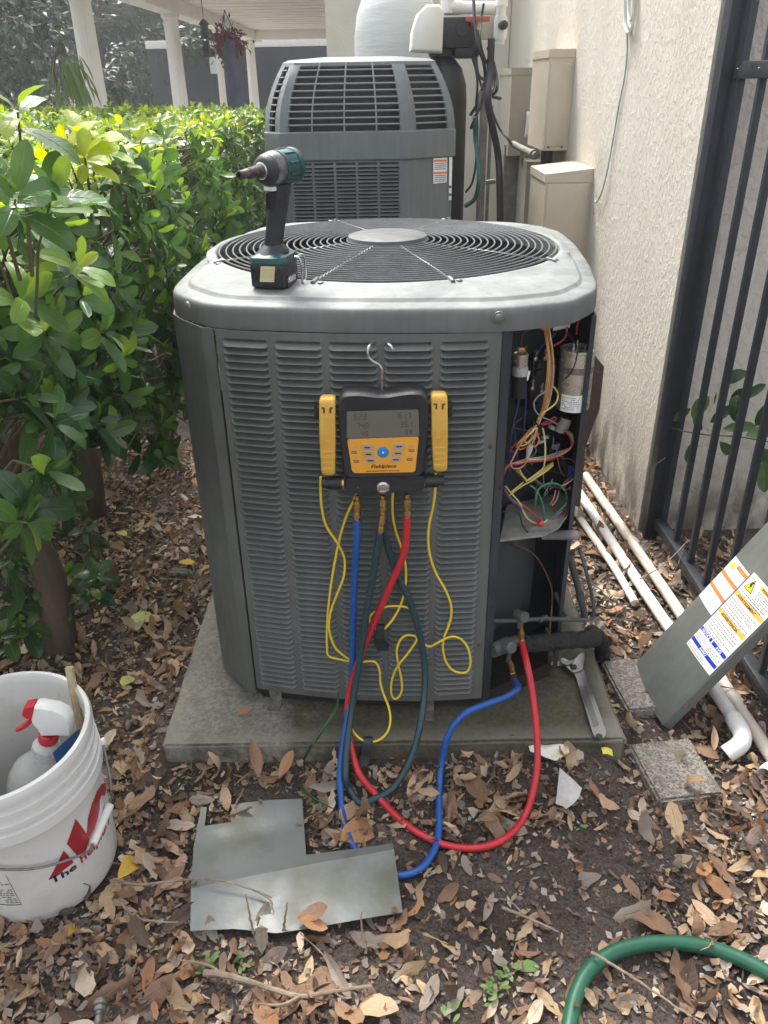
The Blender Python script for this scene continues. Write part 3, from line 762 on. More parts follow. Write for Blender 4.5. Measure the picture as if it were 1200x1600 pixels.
# tray with its dusty lip
M_tray = mat('dusty_tray', (0.16, 0.16, 0.15), 0.75, var=0.3, scale=30, col2=(0.30, 0.28, 0.24), bump=0.2, bscale=200)
tz = .565
TP = [(781, 846), (848, 838), (872, 826), (886, 806), (889, 788), (872, 772), (792, 790)]
b = MB(); b.prism([PZ(x, y, tz) for x, y in TP], (0, 0, .0025))
for i in range(0, 5):
    a, c = PZ(*TP[i], tz), PZ(*TP[i + 1], tz); d = (c - a).normalized(); n = Vector((d.y, -d.x, 0)) * .002
    b.prism([a, c, c + n, a + n], (0, 0, .006))
tray = b.build('tray', M_tray, ac)
# compressor cover below the tray
b = MB(); b.prism([EB(.018, .030, .300), EB(.178, .060, .300), EB(.178, .13, .300), EB(.018, .13, .300)], (0, 0, .262)); b.build('compressor_cover', M_cab, ac)
# capacitors
def can(px, y0, y1, d, r, name, ytop):
    p0, p1 = EP(px, y1, d), EP(px, y0, d)
    m = MB(); h = p1.z - p0.z
    m.lathe([(r * .93, 0), (r, .004), (r, h - .006), (r * 1.04, h - .004), (r * 1.04, h), (r * .97, h + .001), (r * .9, h - .002)], (p0.x, p0.y, p0.z), seg=36)
    return m.build(name, M_alu, ac), p0, h
cap, cp, ch = can(894, 546, 637, .040, .0355, 'run_capacitor', 0)
b = MB()
for k, (dx, dy) in enumerate(((-.012, -.008), (.011, -.01), (.0, .012))):
    b.box((cp.x + dx, cp.y + dy, cp.z + ch + .006), (.004, .002, .014))
    b.box((cp.x + dx, cp.y + dy + .004, cp.z + ch + .006), (.004, .002, .012))
b.build('terminal', M_steel, cap)
def arc_patch(c, r, a0, a1, z0, z1, n=10):
    return [[Vector((c.x + r * math.cos(a0 + (a1 - a0) * i / n), c.y + r * math.sin(a0 + (a1 - a0) * i / n), z)) for z in (z0, z1)] for i in range(n + 1)]
fa = math.atan2(-cp.y, -cp.x) + .0
b = MB(); b.loft(arc_patch(cp, .0361, fa - .75, fa + .55, cp.z + .002, cp.z + .040), 0, closed=False); lab = b.build('label', M_paper, cap)
b = MB()
for k in range(7):
    a = fa - .66
    while a < fa + .35:
        w = R.uniform(.05, .16)
        if R.random() < .8: b.loft(arc_patch(cp, .0363, a, min(a + w, fa + .4), cp.z + .008 + k * .0042, cp.z + .0096 + k * .0042, 2), 0, closed=False)
        a += w + .04
b.build('print', M_print, lab)
b = MB(); b.loft(arc_patch(cp, .0366, fa - 1.9, fa + 1.6, cp.z + .085, cp.z + .098, 24), 0, closed=False); b.build('strap', M_galv, cap)
c2, p2, h2 = can(812, 553, 584, .045, .0145, 'start_capacitor', 0)
b = MB(); b.lathe([(.0145, -.05), (.0152, -.048), (.0152, -.003)], (p2.x, p2.y, p2.z), seg=20)
b.build('capacitor_sleeve', M_black, c2)
b = MB(); b.lathe([(.0165, -.002), (.017, .006), (.016, .016)], (p2.x, p2.y, p2.z), seg=14); b.build('tape', mat('grey_tape', (0.36, 0.36, 0.34), 0.6, var=0.2, scale=60, bump=.4, bscale=90), c2)
b = MB(); b.box((p2.x, p2.y, p2.z + h2 + .007), (.012, .008, .012), bev=.001); b.tube([(p2.x - .007, p2.y - .004, p2.z + h2), (p2.x - .009, p2.y - .005, p2.z + h2 + .016)], .0012, 5); b.tube([(p2.x + .007, p2.y - .004, p2.z + h2), (p2.x + .009, p2.y - .005, p2.z + h2 + .016)], .0012, 5); b.build('plug', M_brass, c2)
b = MB(); a = EP(824, 587, .040); b.box(a, (.009, .002, .020), EROT @ Matrix.Rotation(.25, 4, 'Y')); b.build('tag', M_paper, c2)
# contactor, board, connectors
a = EP(836, 595, .10); b = MB(); b.box(a, (.062, .05, .11), EROT, bev=.003)
for i in (-1, 1):
    for z in (-.045, -.028, .03, .046): b.box(a + ED * .017 * i + EN * .028 + Vector((0, 0, z)), (.02, .012, .012), EROT, bev=.001)
ct = b.build('contactor', M_black, ac)
for (x, y) in ((837, 561), (852, 560), (832, 607), (846, 612)):
    b = MB(); q = EP(x, y, .062); b.lathe([(.0045, -.004), (.0045, .001), (.0025, .002)], q, EN, seg=10); b.box(q + Vector((0, 0, .011)), (.005, .003, .018), EROT); b.build('terminal_screw', M_steel, ct)
a = EP(850, 690, .10); b = MB(); b.box(a, (.10, .003, .10), EROT); brd = b.build('circuit_board', mat('board_green', (0.015, 0.035, 0.025), 0.5, var=0.3, scale=50), ac)
b = MB()
for k in range(16):
    q = EP(R.uniform(828, 885), R.uniform(660, 722), .09); b.box(q, (R.uniform(.005, .014), .014, R.uniform(.004, .012)), EROT, bev=.0008)
b.build('components', M_black, brd, kind='stuff')
b = MB()
for k in range(9):
    q = EP(R.uniform(850, 882), R.uniform(680, 712), .081); b.box(q, (R.uniform(.003, .007), .004, R.uniform(.003, .009)), EROT)
b.build('contacts', M_brass, brd, kind='stuff')
M_nylon = mat('pale_nylon', (0.42, 0.42, 0.38), 0.5, var=0.12, scale=30)
a = EP(882, 662, .06); b = MB(); b.box(a, (.020, .016, .022), EROT @ Matrix.Rotation(.35, 4, 'Y'), bev=.0015); b.box(a + Vector((-.008, -.002, -.012)), (.016, .014, .016), EROT @ Matrix.Rotation(.35, 4, 'Y'), bev=.0015); b.build('connector', M_nylon, brd)
for (x, y, r_, s_) in ((862, 668, .6, (.014, .010, .008)), (852, 683, .1, (.016, .008, .006)), (846, 690, 0, (.018, .008, .005)), (866, 698, .2, (.01, .008, .01))):
    b = MB(); b.box(EP(x, y, .07), s_, EROT @ Matrix.Rotation(r_, 4, 'Y'), bev=.001); b.build('connector', M_nylon, brd)
a = EP(827, 703, .03); b = MB(); b.lathe([(.006, .012), (.007, 0), (.0045, -.012), (.003, -.024)], a, (0.15, 0, 1), seg=10); b.build('splice', M_nylon, brd)
a = EP(893, 732, .05)
for dz in (0, -.016):
    b = MB(); b.box(a + Vector((.002, 0, dz)), (.018, .012, .013), EROT @ Matrix.Rotation(.3, 4, 'Y'), bev=.0012); b.build('connector', mat('blue_nylon', (0.03, 0.06, 0.26), 0.45, var=.1), brd)
b = MB(); b.box(EP(878, 503, .07), (.045, .002, .03), EROT); b.build('notice_sheet', M_paper, cb)
# wires: (colour, radius, depth behind the opening, pixel path)
WC = dict(orange=(0.62, 0.20, 0.07), pink=(0.60, 0.26, 0.19), yellow=(0.66, 0.52, 0.12), cream=(0.62, 0.52, 0.30), red=(0.42, 0.05, 0.035), black=(0.012, 0.012, 0.014), blue=(0.035, 0.06, 0.16),
          violet=(0.16, 0.12, 0.28), green=(0.04, 0.22, 0.12), brown=(0.10, 0.055, 0.04), grey=(0.22, 0.22, 0.23), white=(0.6, 0.6, 0.56))
def wire(col, path, d=.05, r=.0017, name='wire', parent=None, wob=.006):
    m = mat('wire_' + col, WC[col], 0.4, var=0.12, scale=40)
    ph = R.uniform(0, 6)
    pts = [EP(x, y, (d[i] if isinstance(d, (list, tuple)) else d + wob * math.sin(ph + i * 1.3))) for i, (x, y) in enumerate(path)]
    b = MB(); b.tube(spline(pts, 7), r, 6); return b.build(name, m, parent or ac)
for col, dx in (('orange', -2), ('yellow', 0), ('pink', 2), ('orange', 4), ('cream', 6)):
    wire(col, [(852 + dx, 512), (854 + dx, 525), (857 + dx, 545), (858 + dx * 1.2, 575), (855 + dx * 1.3, 605), (850 + dx, 635), (843 + dx * .6, 652), (838 + dx * .5, 664)], .045, .0016)
wire('pink', [(838, 664), (826, 680), (812, 696), (802, 715), (798, 725), (803, 732), (815, 730), (825, 718), (828, 700), (835, 685), (838, 670)], .03, .0017)
wire('orange', [(838, 664), (828, 672), (812, 690), (808, 698), (814, 702), (830, 694), (838, 680), (840, 668)], .035)
wire('yellow', [(838, 664), (830, 675), (816, 688), (813, 696), (822, 694), (834, 682), (839, 668)], .032)
wire('orange', [(838, 664), (840, 678), (842, 690), (835, 698), (828, 692), (832, 676), (837, 666)], .034)
wire('cream', [(839, 664), (834, 672), (824, 682), (820, 690), (826, 690), (836, 678)], .031)
wire('yellow', [(863, 603), (868, 608), (872, 617), (868, 630), (856, 640), (848, 645), (841, 656)], .03, .002)
wire('grey', [(864, 606), (850, 613), (838, 622), (834, 632), (838, 644), (848, 652), (862, 658), (873, 664)], .03)
wire('red', [(845, 663), (855, 658), (866, 652), (869, 654), (862, 660), (848, 664)], .04)
wire('red', [(852, 553), (862, 542), (876, 534), (884, 526), (886, 510)], .05, .002); wire('red', [(901, 522), (902, 508), (908, 497), (920, 492)], .05, .002)
wire('brown', [(814, 540), (816, 525), (826, 515), (845, 512), (860, 510), (870, 509)], .04)
wire('orange', [(846, 514), (858, 512), (868, 509), (874, 507)], .012, .002)
wire('black', [(901, 540), (902, 552), (898, 570), (890, 585), (880, 594), (875, 598)], .012, .0016); wire('black', [(884, 520), (892, 526), (901, 540)], .03)
wire('blue', [(838, 556), (846, 542), (856, 533), (868, 520)], .06); wire('blue', [(813, 602), (808, 640), (800, 672), (797, 700), (796, 740)], .06); wire('blue', [(822, 600), (821, 640), (818, 680)], .06); wire('blue', [(803, 660), (806, 700), (805, 730)], .07)
wire('cream', [(848, 669), (851, 685), (852, 705), (851, 722), (848, 732), (836, 742), (822, 752)], .025, .0018)
for i, col in enumerate(('red', 'orange', 'violet', 'white', 'grey', 'yellow')):
    e = i * 1.1
    wire(col, [(882 + i * 1.4, 672 + i * .4), (889 + i * 1.1, 680), (893 + i * .5, 692 - e * .3), (889 + e * .4, 703 - e * .6), (874, 713 - e * 1.3), (856, 719 - e * 1.2), (838, 721 - e), (822, 722 - e * .8), (806, 726 - e * .6)], .032 + i * .003, .0017)
wire('red', [(806, 724), (796, 728), (790, 734), (788, 742)], .03); wire('pink', [(812, 722), (802, 724), (794, 727), (789, 733)], .03)
for i in range(3): wire('yellow', [(812 - i * 2, 734 + i), (817, 744), (824, 750), (834, 748 - i), (846, 741 - i * 2), (856, 734 - i * 3), (864, 727 - i * 2)], .035 + .004 * i, .0021)
wire('yellow', [(832, 748), (820, 752), (810, 760), (800, 768)], .03, .0017); wire('yellow', [(836, 749), (818, 758), (804, 768), (794, 776)], .03, .0015)
wire('brown', [(876, 716), (892, 718), (900, 728), (901, 750), (895, 763), (882, 764), (860, 760), (845, 758), (836, 753)], .02, .0016)
wire('black', [(874, 718), (884, 726), (886, 738), (880, 748)], .03, .0016)
wire('green', [(836, 792), (838, 775), (842, 764), (852, 757), (866, 755), (878, 761), (885, 774), (885, 786), (872, 800), (860, 812), (852, 822)], .018, .0022)
wire('green', [(828, 758), (838, 766), (846, 782), (850, 800), (850, 816)], .022, .0022); wire('black', [(802, 734), (812, 746), (824, 756), (830, 760)], .03, .0018)
wire('yellow', [(790, 760), (800, 772), (812, 786), (818, 800), (826, 812), (838, 818)], .015, .0018); wire('violet', [(788, 764), (798, 778), (812, 790), (822, 804), (832, 815), (840, 819)], .016, .0018)
wire('red', [(814, 786), (826, 796), (838, 806), (846, 814)], .015, .0018); wire('brown', [(786, 757), (788, 768), (796, 780), (806, 788)], .02, .0016)
wire('violet', [(878, 798), (868, 808), (858, 818), (850, 820)], .02, .0018); wire('red', [(884, 790), (876, 802), (864, 812), (852, 820)], .022, .0018); wire('cream', [(856, 812), (850, 816), (846, 818)], .012, .0018)
wire('black', [(786, 800), (804, 796), (812, 804), (816, 820), (826, 832), (844, 834), (868, 824), (884, 806), (887, 786), (882, 768)], .008, .0018)
wire('pink', [(868, 766), (866, 776), (860, 788)], .04, .0015); wire('pink', [(873, 767), (871, 778), (863, 790)], .04, .0015)
wire('red', [(894, 745), (886, 750), (880, 756)], .03, .0015); wire('white', [(896, 748), (888, 754), (876, 760)], .03, .0013); wire('orange', [(890, 752), (882, 760), (884, 766), (892, 760)], .03, .0014)
a = EP(844, 818, .012); b = MB(); b.lathe([(.0045, -.009), (.007, -.007), (.0072, .002), (.0055, .008), (.002, .0095)], a, EN + Vector((0, 0, .6)), seg=14); b.build('wire_nut', mat('red_wire_nut', (0.55, 0.06, 0.04), 0.4, var=.1), ac)
b = MB(); b.lathe([(.0035, -.004), (.004, .0), (.0035, .004)], EP(838, 664, .03), (.6, 0, .8), seg=10); b.build('cable_tie', M_black, ac)
for i in range(16):
    x0, y0 = R.uniform(795, 880), R.uniform(640, 760); x1, y1 = x0 + R.uniform(-45, 45), y0 + R.uniform(-15, 60)
    wire(R.choice(('black', 'black', 'brown', 'grey', 'red', 'violet', 'blue', 'pink')), [(max(790, min(893, x)), y) for x, y in ((x0, y0), (x0 + R.uniform(-25, 25), y0 + R.uniform(0, 25)), ((x0 + x1) / 2, (y0 + y1) / 2 + R.uniform(-12, 18)), (x1 + R.uniform(-15, 15), y1 - 8), (x1, y1))], R.uniform(.05, .09), .0015)
# conduit stub below the tray, capillary tube
b = MB(); b.tube(spline([EP(848, 836, .05), EP(872, 836, .02), EP(893, 836, -.012), EP(898, 836, -.018)], 6), .0115, 14); b.ball(EP(898, 836, -.018), .0115, 14, 8); b.build('conduit', mat('grey_conduit', (0.22, 0.22, 0.225), 0.5, var=.08), ac)
b = MB(); b.tube(spline([EP(800, 849, .04), EP(826, 861, .03), EP(842, 876, .02), EP(855, 900, .01), EP(862, 922, .005), EP(862, 950, 0), EP(859, 985, -.02), EP(857, 1035, -.03)], 8), .0022, 6); b.build('capillary_tube', mat('copper_brown', (0.09, 0.045, 0.03), 0.45, metal=.5, var=.2), ac)
# refrigerant lines and service valves
M_line = mat('painted_line', (0.055, 0.062, 0.064), 0.45, var=0.3, scale=20)
M_foam = mat('black_foam', (0.009, 0.009, 0.009), 0.85, var=0.4, scale=30, bump=0.9, bscale=90, col2=(0.022, 0.021, 0.019))
b = MB(); b.tube(spline([EP(760, 970, .03), EP(790, 970, .012), EP(815, 969, .0), EP(850, 967, -.01), EP(885, 968, -.02)], 6) + [EP(885, 968, -.02), EP(915, 969, -.03)], .0055, 10); b.tube(spline([EP(915, 969, -.03), EP(925, 967, -.03), EP(928, 955, -.03), EP(925, 930, -.02), EP(915, 890, 0), EP(905, 855, .03)], 6), .0045, 10)
b.lathe([(.0075, -.012), (.0075, .012)], EP(848, 967, -.01), ED, seg=12); b.build('liquid_line', M_line, ac)
b = MB(); b.tube(spline([EP(815, 1006, .0), EP(850, 1004, -.02), EP(890, 1000, -.03), EP(925, 998, -.035), Vector((.545, 1.70, .150)), Vector((.585, 1.735, .09)), Vector((.605, 1.76, .0)), Vector((.61, 1.77, -.08))], 10), lambda t: .0215 + .0014 * math.sin(t * 90), 18); b.build('suction_line', M_foam, ac)
b = MB(); b.tube([EP(889, 866, .04), EP(900, 905, .02), EP(908, 935, .005), EP(914, 966, -.005)], .0085, 12); b.lathe([(.0105, -.01), (.0105, .01)], EP(907, 932, .006), EP(914, 966, -.005) - EP(900, 905, .02), seg=14); b.build('riser_pipe', M_line, ac)
b = MB(); b.tube(spline([EP(868, 925, .04), EP(876, 945, .02), EP(886, 962, .0)], 5), .006, 10); b.build('branch_pipe', M_line, ac)
a = EP(785, 1010, .0); b = MB()
b.lathe([(.018, -.03), (.018, .02), (.014, .026), (.014, .045)], a, ED, seg=20)
b.lathe([(.015, .0), (.0155, .012), (.0145, .031), (.011, .034)], a + EN * .004 + Vector((0, 0, .008)), EN + Vector((0, 0, .35)), seg=20)
b.lathe([(.006, 0), (.006, -.03)], EP(796, 1018, .0), (0.05, 0, 1), seg=10); b.build('suction_valve', mat('valve_grey', (0.085, 0.088, 0.082), 0.5, var=.25, scale=30), ac)
a = EP(814, 962, .0); b = MB(); b.lathe([(.011, -.016), (.011, .003), (.0135, .004), (.0135, .014), (.0115, .0165)], a, EN + Vector((0, 0, .25)), seg=18); b.lathe([(.008, -.03), (.008, .0)], a + Vector((0, 0, -.004)), (0, 0, 1), seg=12); b.build('liquid_valve', mat('valve_grey', (0, 0, 0)), ac)
# ------------------------------------------------------------------ second condenser behind, on its own pad
AO = Vector((-0.075, 3.76, 0)); ZP2 = 0.10
def A(x, y, z): return AO + Vector((x, y, z))
rough_slab(-0.60, 0.48, 3.15, 4.4, -0.06, ZP2, 14, 0.002, 0.006).build('concrete_pad', M_pad, label='concrete pad hidden under the taller air conditioner at the back', cat='pad')
ac2 = thing('air_conditioner', 'taller grey condenser with a barred dome top, behind the first one', 'air conditioner', A(0, 0, ZP2), 'grey air conditioners')
OCT = [(-.30, -.46), (.185, -.46), (.365, -.36), (.365, .34), (.27, .44), (-.27, .44), (-.365, .34), (-.365, -.38)]
def octring(k, z, dx=0.0):
    return [A(x * k + (dx if x > 0 else -dx), y * k, z) for x, y in OCT]
b = MB(); b.loft([octring(.985, ZP2), octring(.985, ZP2 + .02), octring(.985, 1.19)], 0, True, True, True); cab2 = b.build('cabinet', M_paint2, ac2, angle=25)
# louvered front
X0, X1, YF = -.282, .168, -.4545
s2 = slat_mesh('slat', .076, .0136, M_paint2)
pnl = MB(); pnl.box(A((X0 + X1) / 2, YF + .004, .66), (X1 - X0, .008, 1.06), bev=.003)
pan2 = pnl.build('louver_panel', M_paint2, ac2)
b = MB(); b.box(A((X0 + X1) / 2, YF - .0012, .668), (X1 - X0 - .045, .002, 1.02)); b.build('louver_backing', M_coil, pan2)
for k in range(6):
    xr = X0 + .016 + k * (.418 / 5)
    b = MB(); b.box(A(xr, YF - .004, .668), (.0105, .008, 1.022)); b.build('rib', M_paint2, pan2)
for c in range(5):
    xc = X0 + .016 + (c + .5) * (.418 / 5)
    for r in range(42):
        o = link('slat', s2, pan2); o.location = A(xc, YF - .0065, 1.176 - r * .0136) - WL[pan2]
b = MB()
for r in range(33): b.box(A((X0 + X1) / 2, YF - .006, 1.176 - (42.5 + r) * .0136), (.40, .008, .006))
b.build('lower_slats', M_paint2, pan2, kind='stuff')
# band and dome
b = MB(); b.loft([octring(1.0, 1.185), octring(1.012, 1.19), octring(1.012, 1.282), octring(1.0, 1.287), octring(.985, 1.287)], 0, True); b.build('band', M_paint2, ac2, angle=25)
b = MB(); b.loft([octring(.95, 1.26), octring(.90, 1.40), octring(.765, 1.498)], 0, True, False, True); b.build('dome_dark_fill', M_coil, ac2)  # black solid filling the dome, for the shade seen inside it
M_bar2 = mat('dome_bar_paint', (0.20, 0.215, 0.222), 0.45, var=0.1, scale=10)
def dk(t):                                            # dome profile: scale, height
    return 1.0 - .205 * t ** 1.9, 1.287 + .225 * t
def dpt(i, j, u, t):
    k, z = dk(t); a, c = OCT[i], OCT[j]
    x, y = a[0] + (c[0] - a[0]) * u, a[1] + (c[1] - a[1]) * u
    return A(x * k, y * k, z)
faces = [(0, 1), (1, 2), (2, 3), (3, 4), (4, 5), (5, 6), (6, 7), (7, 0)]
for i, j in faces:
    Lf = (Vector((*OCT[i], 0)) - Vector((*OCT[j], 0))).length
    mrg = .030 / Lf
    for q in range(1, 10):
        t = q / 10
        b = MB(); b.tube([dpt(i, j, mrg + (1 - 2 * mrg) * s_ / 8, t) for s_ in range(9)], .0034, 6); b.build('dome_bar', M_bar2, ac2)
    nv = max(1, int(round(Lf / .125)) - 1)
    if Lf > .25:
        for q in range(1, nv + 1):
            b = MB(); b.tube([dpt(i, j, q / (nv + 1), t / 8) + Vector((0, 0, 0)) for t in range(9)], .003, 6); b.build('dome_wire', M_bar2, ac2)
for i in range(8):
    b = MB(); rg = []
    a, c, d_ = OCT[i - 1], OCT[i], OCT[(i + 1) % 8]
    l1 = (Vector(a) - Vector(c)).length; l2 = (Vector(d_) - Vector(c)).length
    for q in range(9):
        t = q / 8; w = .032
        p = dpt(i - 1 if i else 7, i, 1 - w / l1, t); e = dpt(i, i, 0, t); f = dpt(i, (i + 1) % 8, w / l2, t)
        cen = A(0, 0, p.z)
        rg.append([p, e, f, f + (cen - f) * .02, e + (cen - e) * .02, p + (cen - p) * .02])
    b.loft(rg, 0, True, True, True); b.build('dome_post', M_paint2, ac2, angle=40)
k1 = dk(1.0)[0]
b = MB(); b.loft([octring(k1 * 1.0, 1.497), octring(k1 * 1.015, 1.503), octring(k1 * 1.0, 1.515), octring(k1 * .93, 1.524), octring(k1 * .5, 1.536)], 0, True, True, True); b.build('dome_cap', M_paint2, ac2, angle=30)
# warning label on its right corner post
n2 = (Vector((OCT[2][1] - OCT[1][1], -(OCT[2][0] - OCT[1][0]), 0))).normalized()
def C2(px, py, d=-.003): return PN(px, py, A(*OCT[1], 0) * 1.0 + n2 * (-.006 - d), n2)
def poly_part(pts, name, m, parent, th=.0006):
    b = MB(); nrm = (Vector(pts[1]) - Vector(pts[0])).cross(Vector(pts[2]) - Vector(pts[0])).normalized()
    if nrm.dot(CAMP - Vector(pts[0])) < 0: nrm = -nrm
    b.prism([Vector(p) for p in pts], nrm * th); return b.build(name, m, parent, smooth=False)
lb = poly_part([C2(677, 231), C2(699, 229), C2(698, 285), C2(677, 287)], 'warning_label', M_paper, ac2)
for y in (231, 250, 269): poly_part([C2(684 if y == 231 else 678, y, -.005), C2(698, y - 1, -.005), C2(698, y + 2, -.005), C2(684 if y == 231 else 678, y + 3, -.005)], 'stripe', M_orange, lb)
poly_part([C2(681, 232, -.005), C2(684, 240, -.005), C2(678, 241, -.005)], 'warning_sign', M_yellow, lb)
b = MB()
for y0 in (236, 255, 274):
    for q in range(4):
        x0 = 686 if y0 == 236 else 679
        b.quad(C2(x0, y0 + q * 3, -.005), C2(697, y0 - 1 + q * 3, -.005), C2(697, y0 + .2 + q * 3, -.005), C2(x0, y0 + 1.2 + q * 3, -.005))
b.build('print', M_print, lb)
lb = poly_part([C2(702, 228), C2(707, 227), C2(705, 312), C2(701, 313)], 'notice_strip', M_paper, ac2)
for y in (290, 302): poly_part([C2(701.5, y, -.005), C2(705, y, -.005), C2(705, y + 4, -.005), C2(701.5, y + 4, -.005)], 'stripe', M_blue, lb)

# ------------------------------------------------------------------ water equipment beyond
M_frp = mat('fibreglass', (0.55, 0.57, 0.55), 0.55, var=0.07, scale=5, stretch=(1, 1, 9), bump=0.25, bscale=14)
b = MB(); b.lathe([(.20, 0), (.225, .02), (.228, 1.60), (.226, 1.66), (.212, 1.76), (.175, 1.85), (.11, 1.91), (.05, 1.93), (0, 1.932)], (.10, 4.95, 0), seg=56, capt=False)
tank = b.build('water_tank', M_frp, label='tall pale fibreglass water tank behind the domed air conditioner', cat='tank')
rt = thing('softener_tank', 'black softener tank with a pale plastic hood on its valve', 'tank', (.305, 4.42, 0))
b = MB(); b.lathe([(.10, 0), (.125, .02), (.127, .08), (.127, 1.36), (.122, 1.43), (.10, 1.50), (.065, 1.54), (.05, 1.55), (.05, 1.58)], (.305, 4.42, 0), seg=40); b.build('vessel', mat('tank_black', (0.02, 0.022, 0.025), 0.5, var=.15, scale=6), rt)
b = MB(); b.box((.33, 4.40, 1.645), (.24, .17, .13), bev=.02); b.box((.42, 4.40, 1.60), (.12, .14, .12), bev=.02); b.lathe([(.06, 1.55), (.065, 1.57), (.06, 1.60)], (.305, 4.42, 0), seg=24)
b.box((.30, 4.31, 1.63), (.05, .03, .06), bev=.006); b.lathe([(.03, 0), (.03, .02)], (.39, 4.31, 1.66), (0, -1, 0), seg=14); b.build('valve_head', M_black, rt)
hp = [(-.085, 1.545), (.062, 1.535), (.066, 1.70), (.045, 1.725), (-.01, 1.725), (-.055, 1.69), (-.08, 1.62)]
rg = []
for y, k in ((4.20, .86), (4.208, .96), (4.225, 1), (4.40, 1)):
    rg.append([Vector((.232 + (x) * k, y, 1.655 + (z - 1.63) * k)) for x, z in hp])
b = MB(); b.loft(rg, 0, True, True, True); b.build('hood', mat('hood_white', (0.66, 0.65, 0.60), 0.4, var=.04), rt, angle=50)
b = MB(); b.lathe([(.018, 0), (.018, .03)], (.43, 4.30, 1.685), (1, 0, 0), seg=12); b.box((.46, 4.29, 1.695), (.11, .02, .022), bev=.004); b.build('red_handle', mat('red_valve_handle', (0.38, 0.09, 0.07), .5, var=.1), rt)
plumb = thing('plumbing', 'white plastic plumbing pipes above the black softener tank', 'pipes', (.45, 4.5, 1.6))
b = MB(); b.tube([(.335, 4.5, 2.2), (.335, 4.5, 1.757)], .027, 16); b.tube([(.335, 4.5, 1.757), (.56, 4.5, 1.750)], .027, 16); b.lathe([(.033, -.035), (.033, .03)], (.37, 4.5, 1.757), (1, 0, 0), seg=16); b.lathe([(.034, -.03), (.034, .035)], (.335, 4.5, 1.762), (0, 0, 1), seg=16); b.ball((.335, 4.5, 1.757), .034, 16, 10); b.build('elbow_pipe', M_white, plumb)
b = MB(); b.tube([(.60, 4.55, 2.3), (.60, 4.55, 1.60)], .024, 16); b.lathe([(.031, 1.76), (.031, 1.84)], (.60, 4.55, 0), seg=16); b.lathe([(.030, 1.62), (.033, 1.64), (.033, 1.70), (.03, 1.72)], (.60, 4.55, 0), seg=16); b.build('riser', M_white, plumb)
b = MB(); b.lathe([(.018, 0), (.02, .01), (.02, .035), (.012, .04)], (.60, 4.52, 1.68), (.3, -1, 0), seg=12); b.build('gauge_knob', M_dark, plumb)
b = MB(); b.box((.53, 4.62, 1.71), (.13, .06, .17), bev=.006); b.build('pump_block', mat('tan_block', (0.5, 0.45, 0.37), .6, var=.08), plumb)
# pipes and cables that run down beside the tank
M_cond = mat('weathered_conduit', (0.20, 0.185, 0.16), 0.6, var=.25, scale=14)
def at(px, py, Y): return PY(px, py, Y)
b = MB(); b.tube([at(757, 158, 4.3), Vector((at(757, 158, 4.3).x, 4.3, 0))], .02, 12); b.lathe([(.03, -.02), (.034, 0), (.034, .03), (.026, .05)], at(757, 160, 4.3), (0, 0, 1), seg=14)
b.tube([at(759, 285, 4.3), at(774, 283, 4.3)], .011, 8); b.build('standpipe', M_cond, label='brown weathered standpipe beside the black softener tank', cat='pipe')
b = MB(); b.tube([at(768, 165, 4.5), Vector((at(768, 165, 4.5).x, 4.5, 0))], .009, 10); b.build('conduit_pipe', M_cond, label='thin tan conduit standing right of the brown standpipe', cat='pipe')
def cable(path, r, m, name, label, cat, Y=4.25, group=None, seg=7):
    pts = [at(x, y, Y + .05 * math.sin(i * 1.7 + len(path))) for i, (x, y) in enumerate(path)]
    b = MB(); b.tube(spline(pts, 8), r, seg); return b.build(name, m, label=label, cat=cat, group=group)
M_cbl = mat('black_cable', (0.018, 0.018, 0.02), .5, var=.2, scale=30)
cable([(768, 60), (766, 110), (762, 150), (768, 190), (778, 240), (781, 300), (782, 420)], .017, M_cbl, 'drain_hose', 'thick black hose running down right of the standpipe', 'hose', 4.2)
cable([(742, 182), (743, 215), (747, 250), (748, 285), (742, 310), (727, 322)], .011, mat('green_hose_far', (0.03, 0.16, 0.12), .5, var=.2), 'water_hose', 'short green hose curving down behind the domed air conditioner', 'hose', 4.2)
G_ = 'black cables tangled beside the black softener tank'
for i, pth in enumerate(([(740, 0), (742, 40), (748, 75), (756, 100), (758, 130), (752, 160), (744, 180), (736, 200)], [(756, 5), (752, 30), (750, 60), (757, 90), (770, 110), (772, 135), (765, 150)], [(748, 60), (744, 90), (748, 118), (760, 128), (754, 150), (735, 180)],
                          [(738, 75), (742, 100), (746, 130), (744, 165), (746, 200), (744, 250), (738, 285), (728, 300)], [(762, 75), (770, 95), (776, 120), (776, 140), (768, 148), (758, 140)], [(760, 130), (768, 170), (780, 200), (794, 218), (800, 226)],
                          [(750, 80), (764, 105), (771, 130), (760, 155), (750, 150), (756, 130)], [(733, 60), (738, 90), (748, 120), (756, 150)], [(766, 150), (774, 152), (782, 154)])):
    cable(pth, .0055 if i % 2 else .0075, M_cbl, 'cable', 'black cable in the tangle hanging beside the softener tank', 'cable', 4.22 + .03 * i, G_)
b = MB(); b.tube([at(761, 100, 4.28), at(760, 158, 4.28)], .012, 10); b.build('vent_tube', mat('grey_tube', (0.4, 0.41, 0.42), .5, var=.1), label='short grey tube above the brown standpipe', cat='pipe')

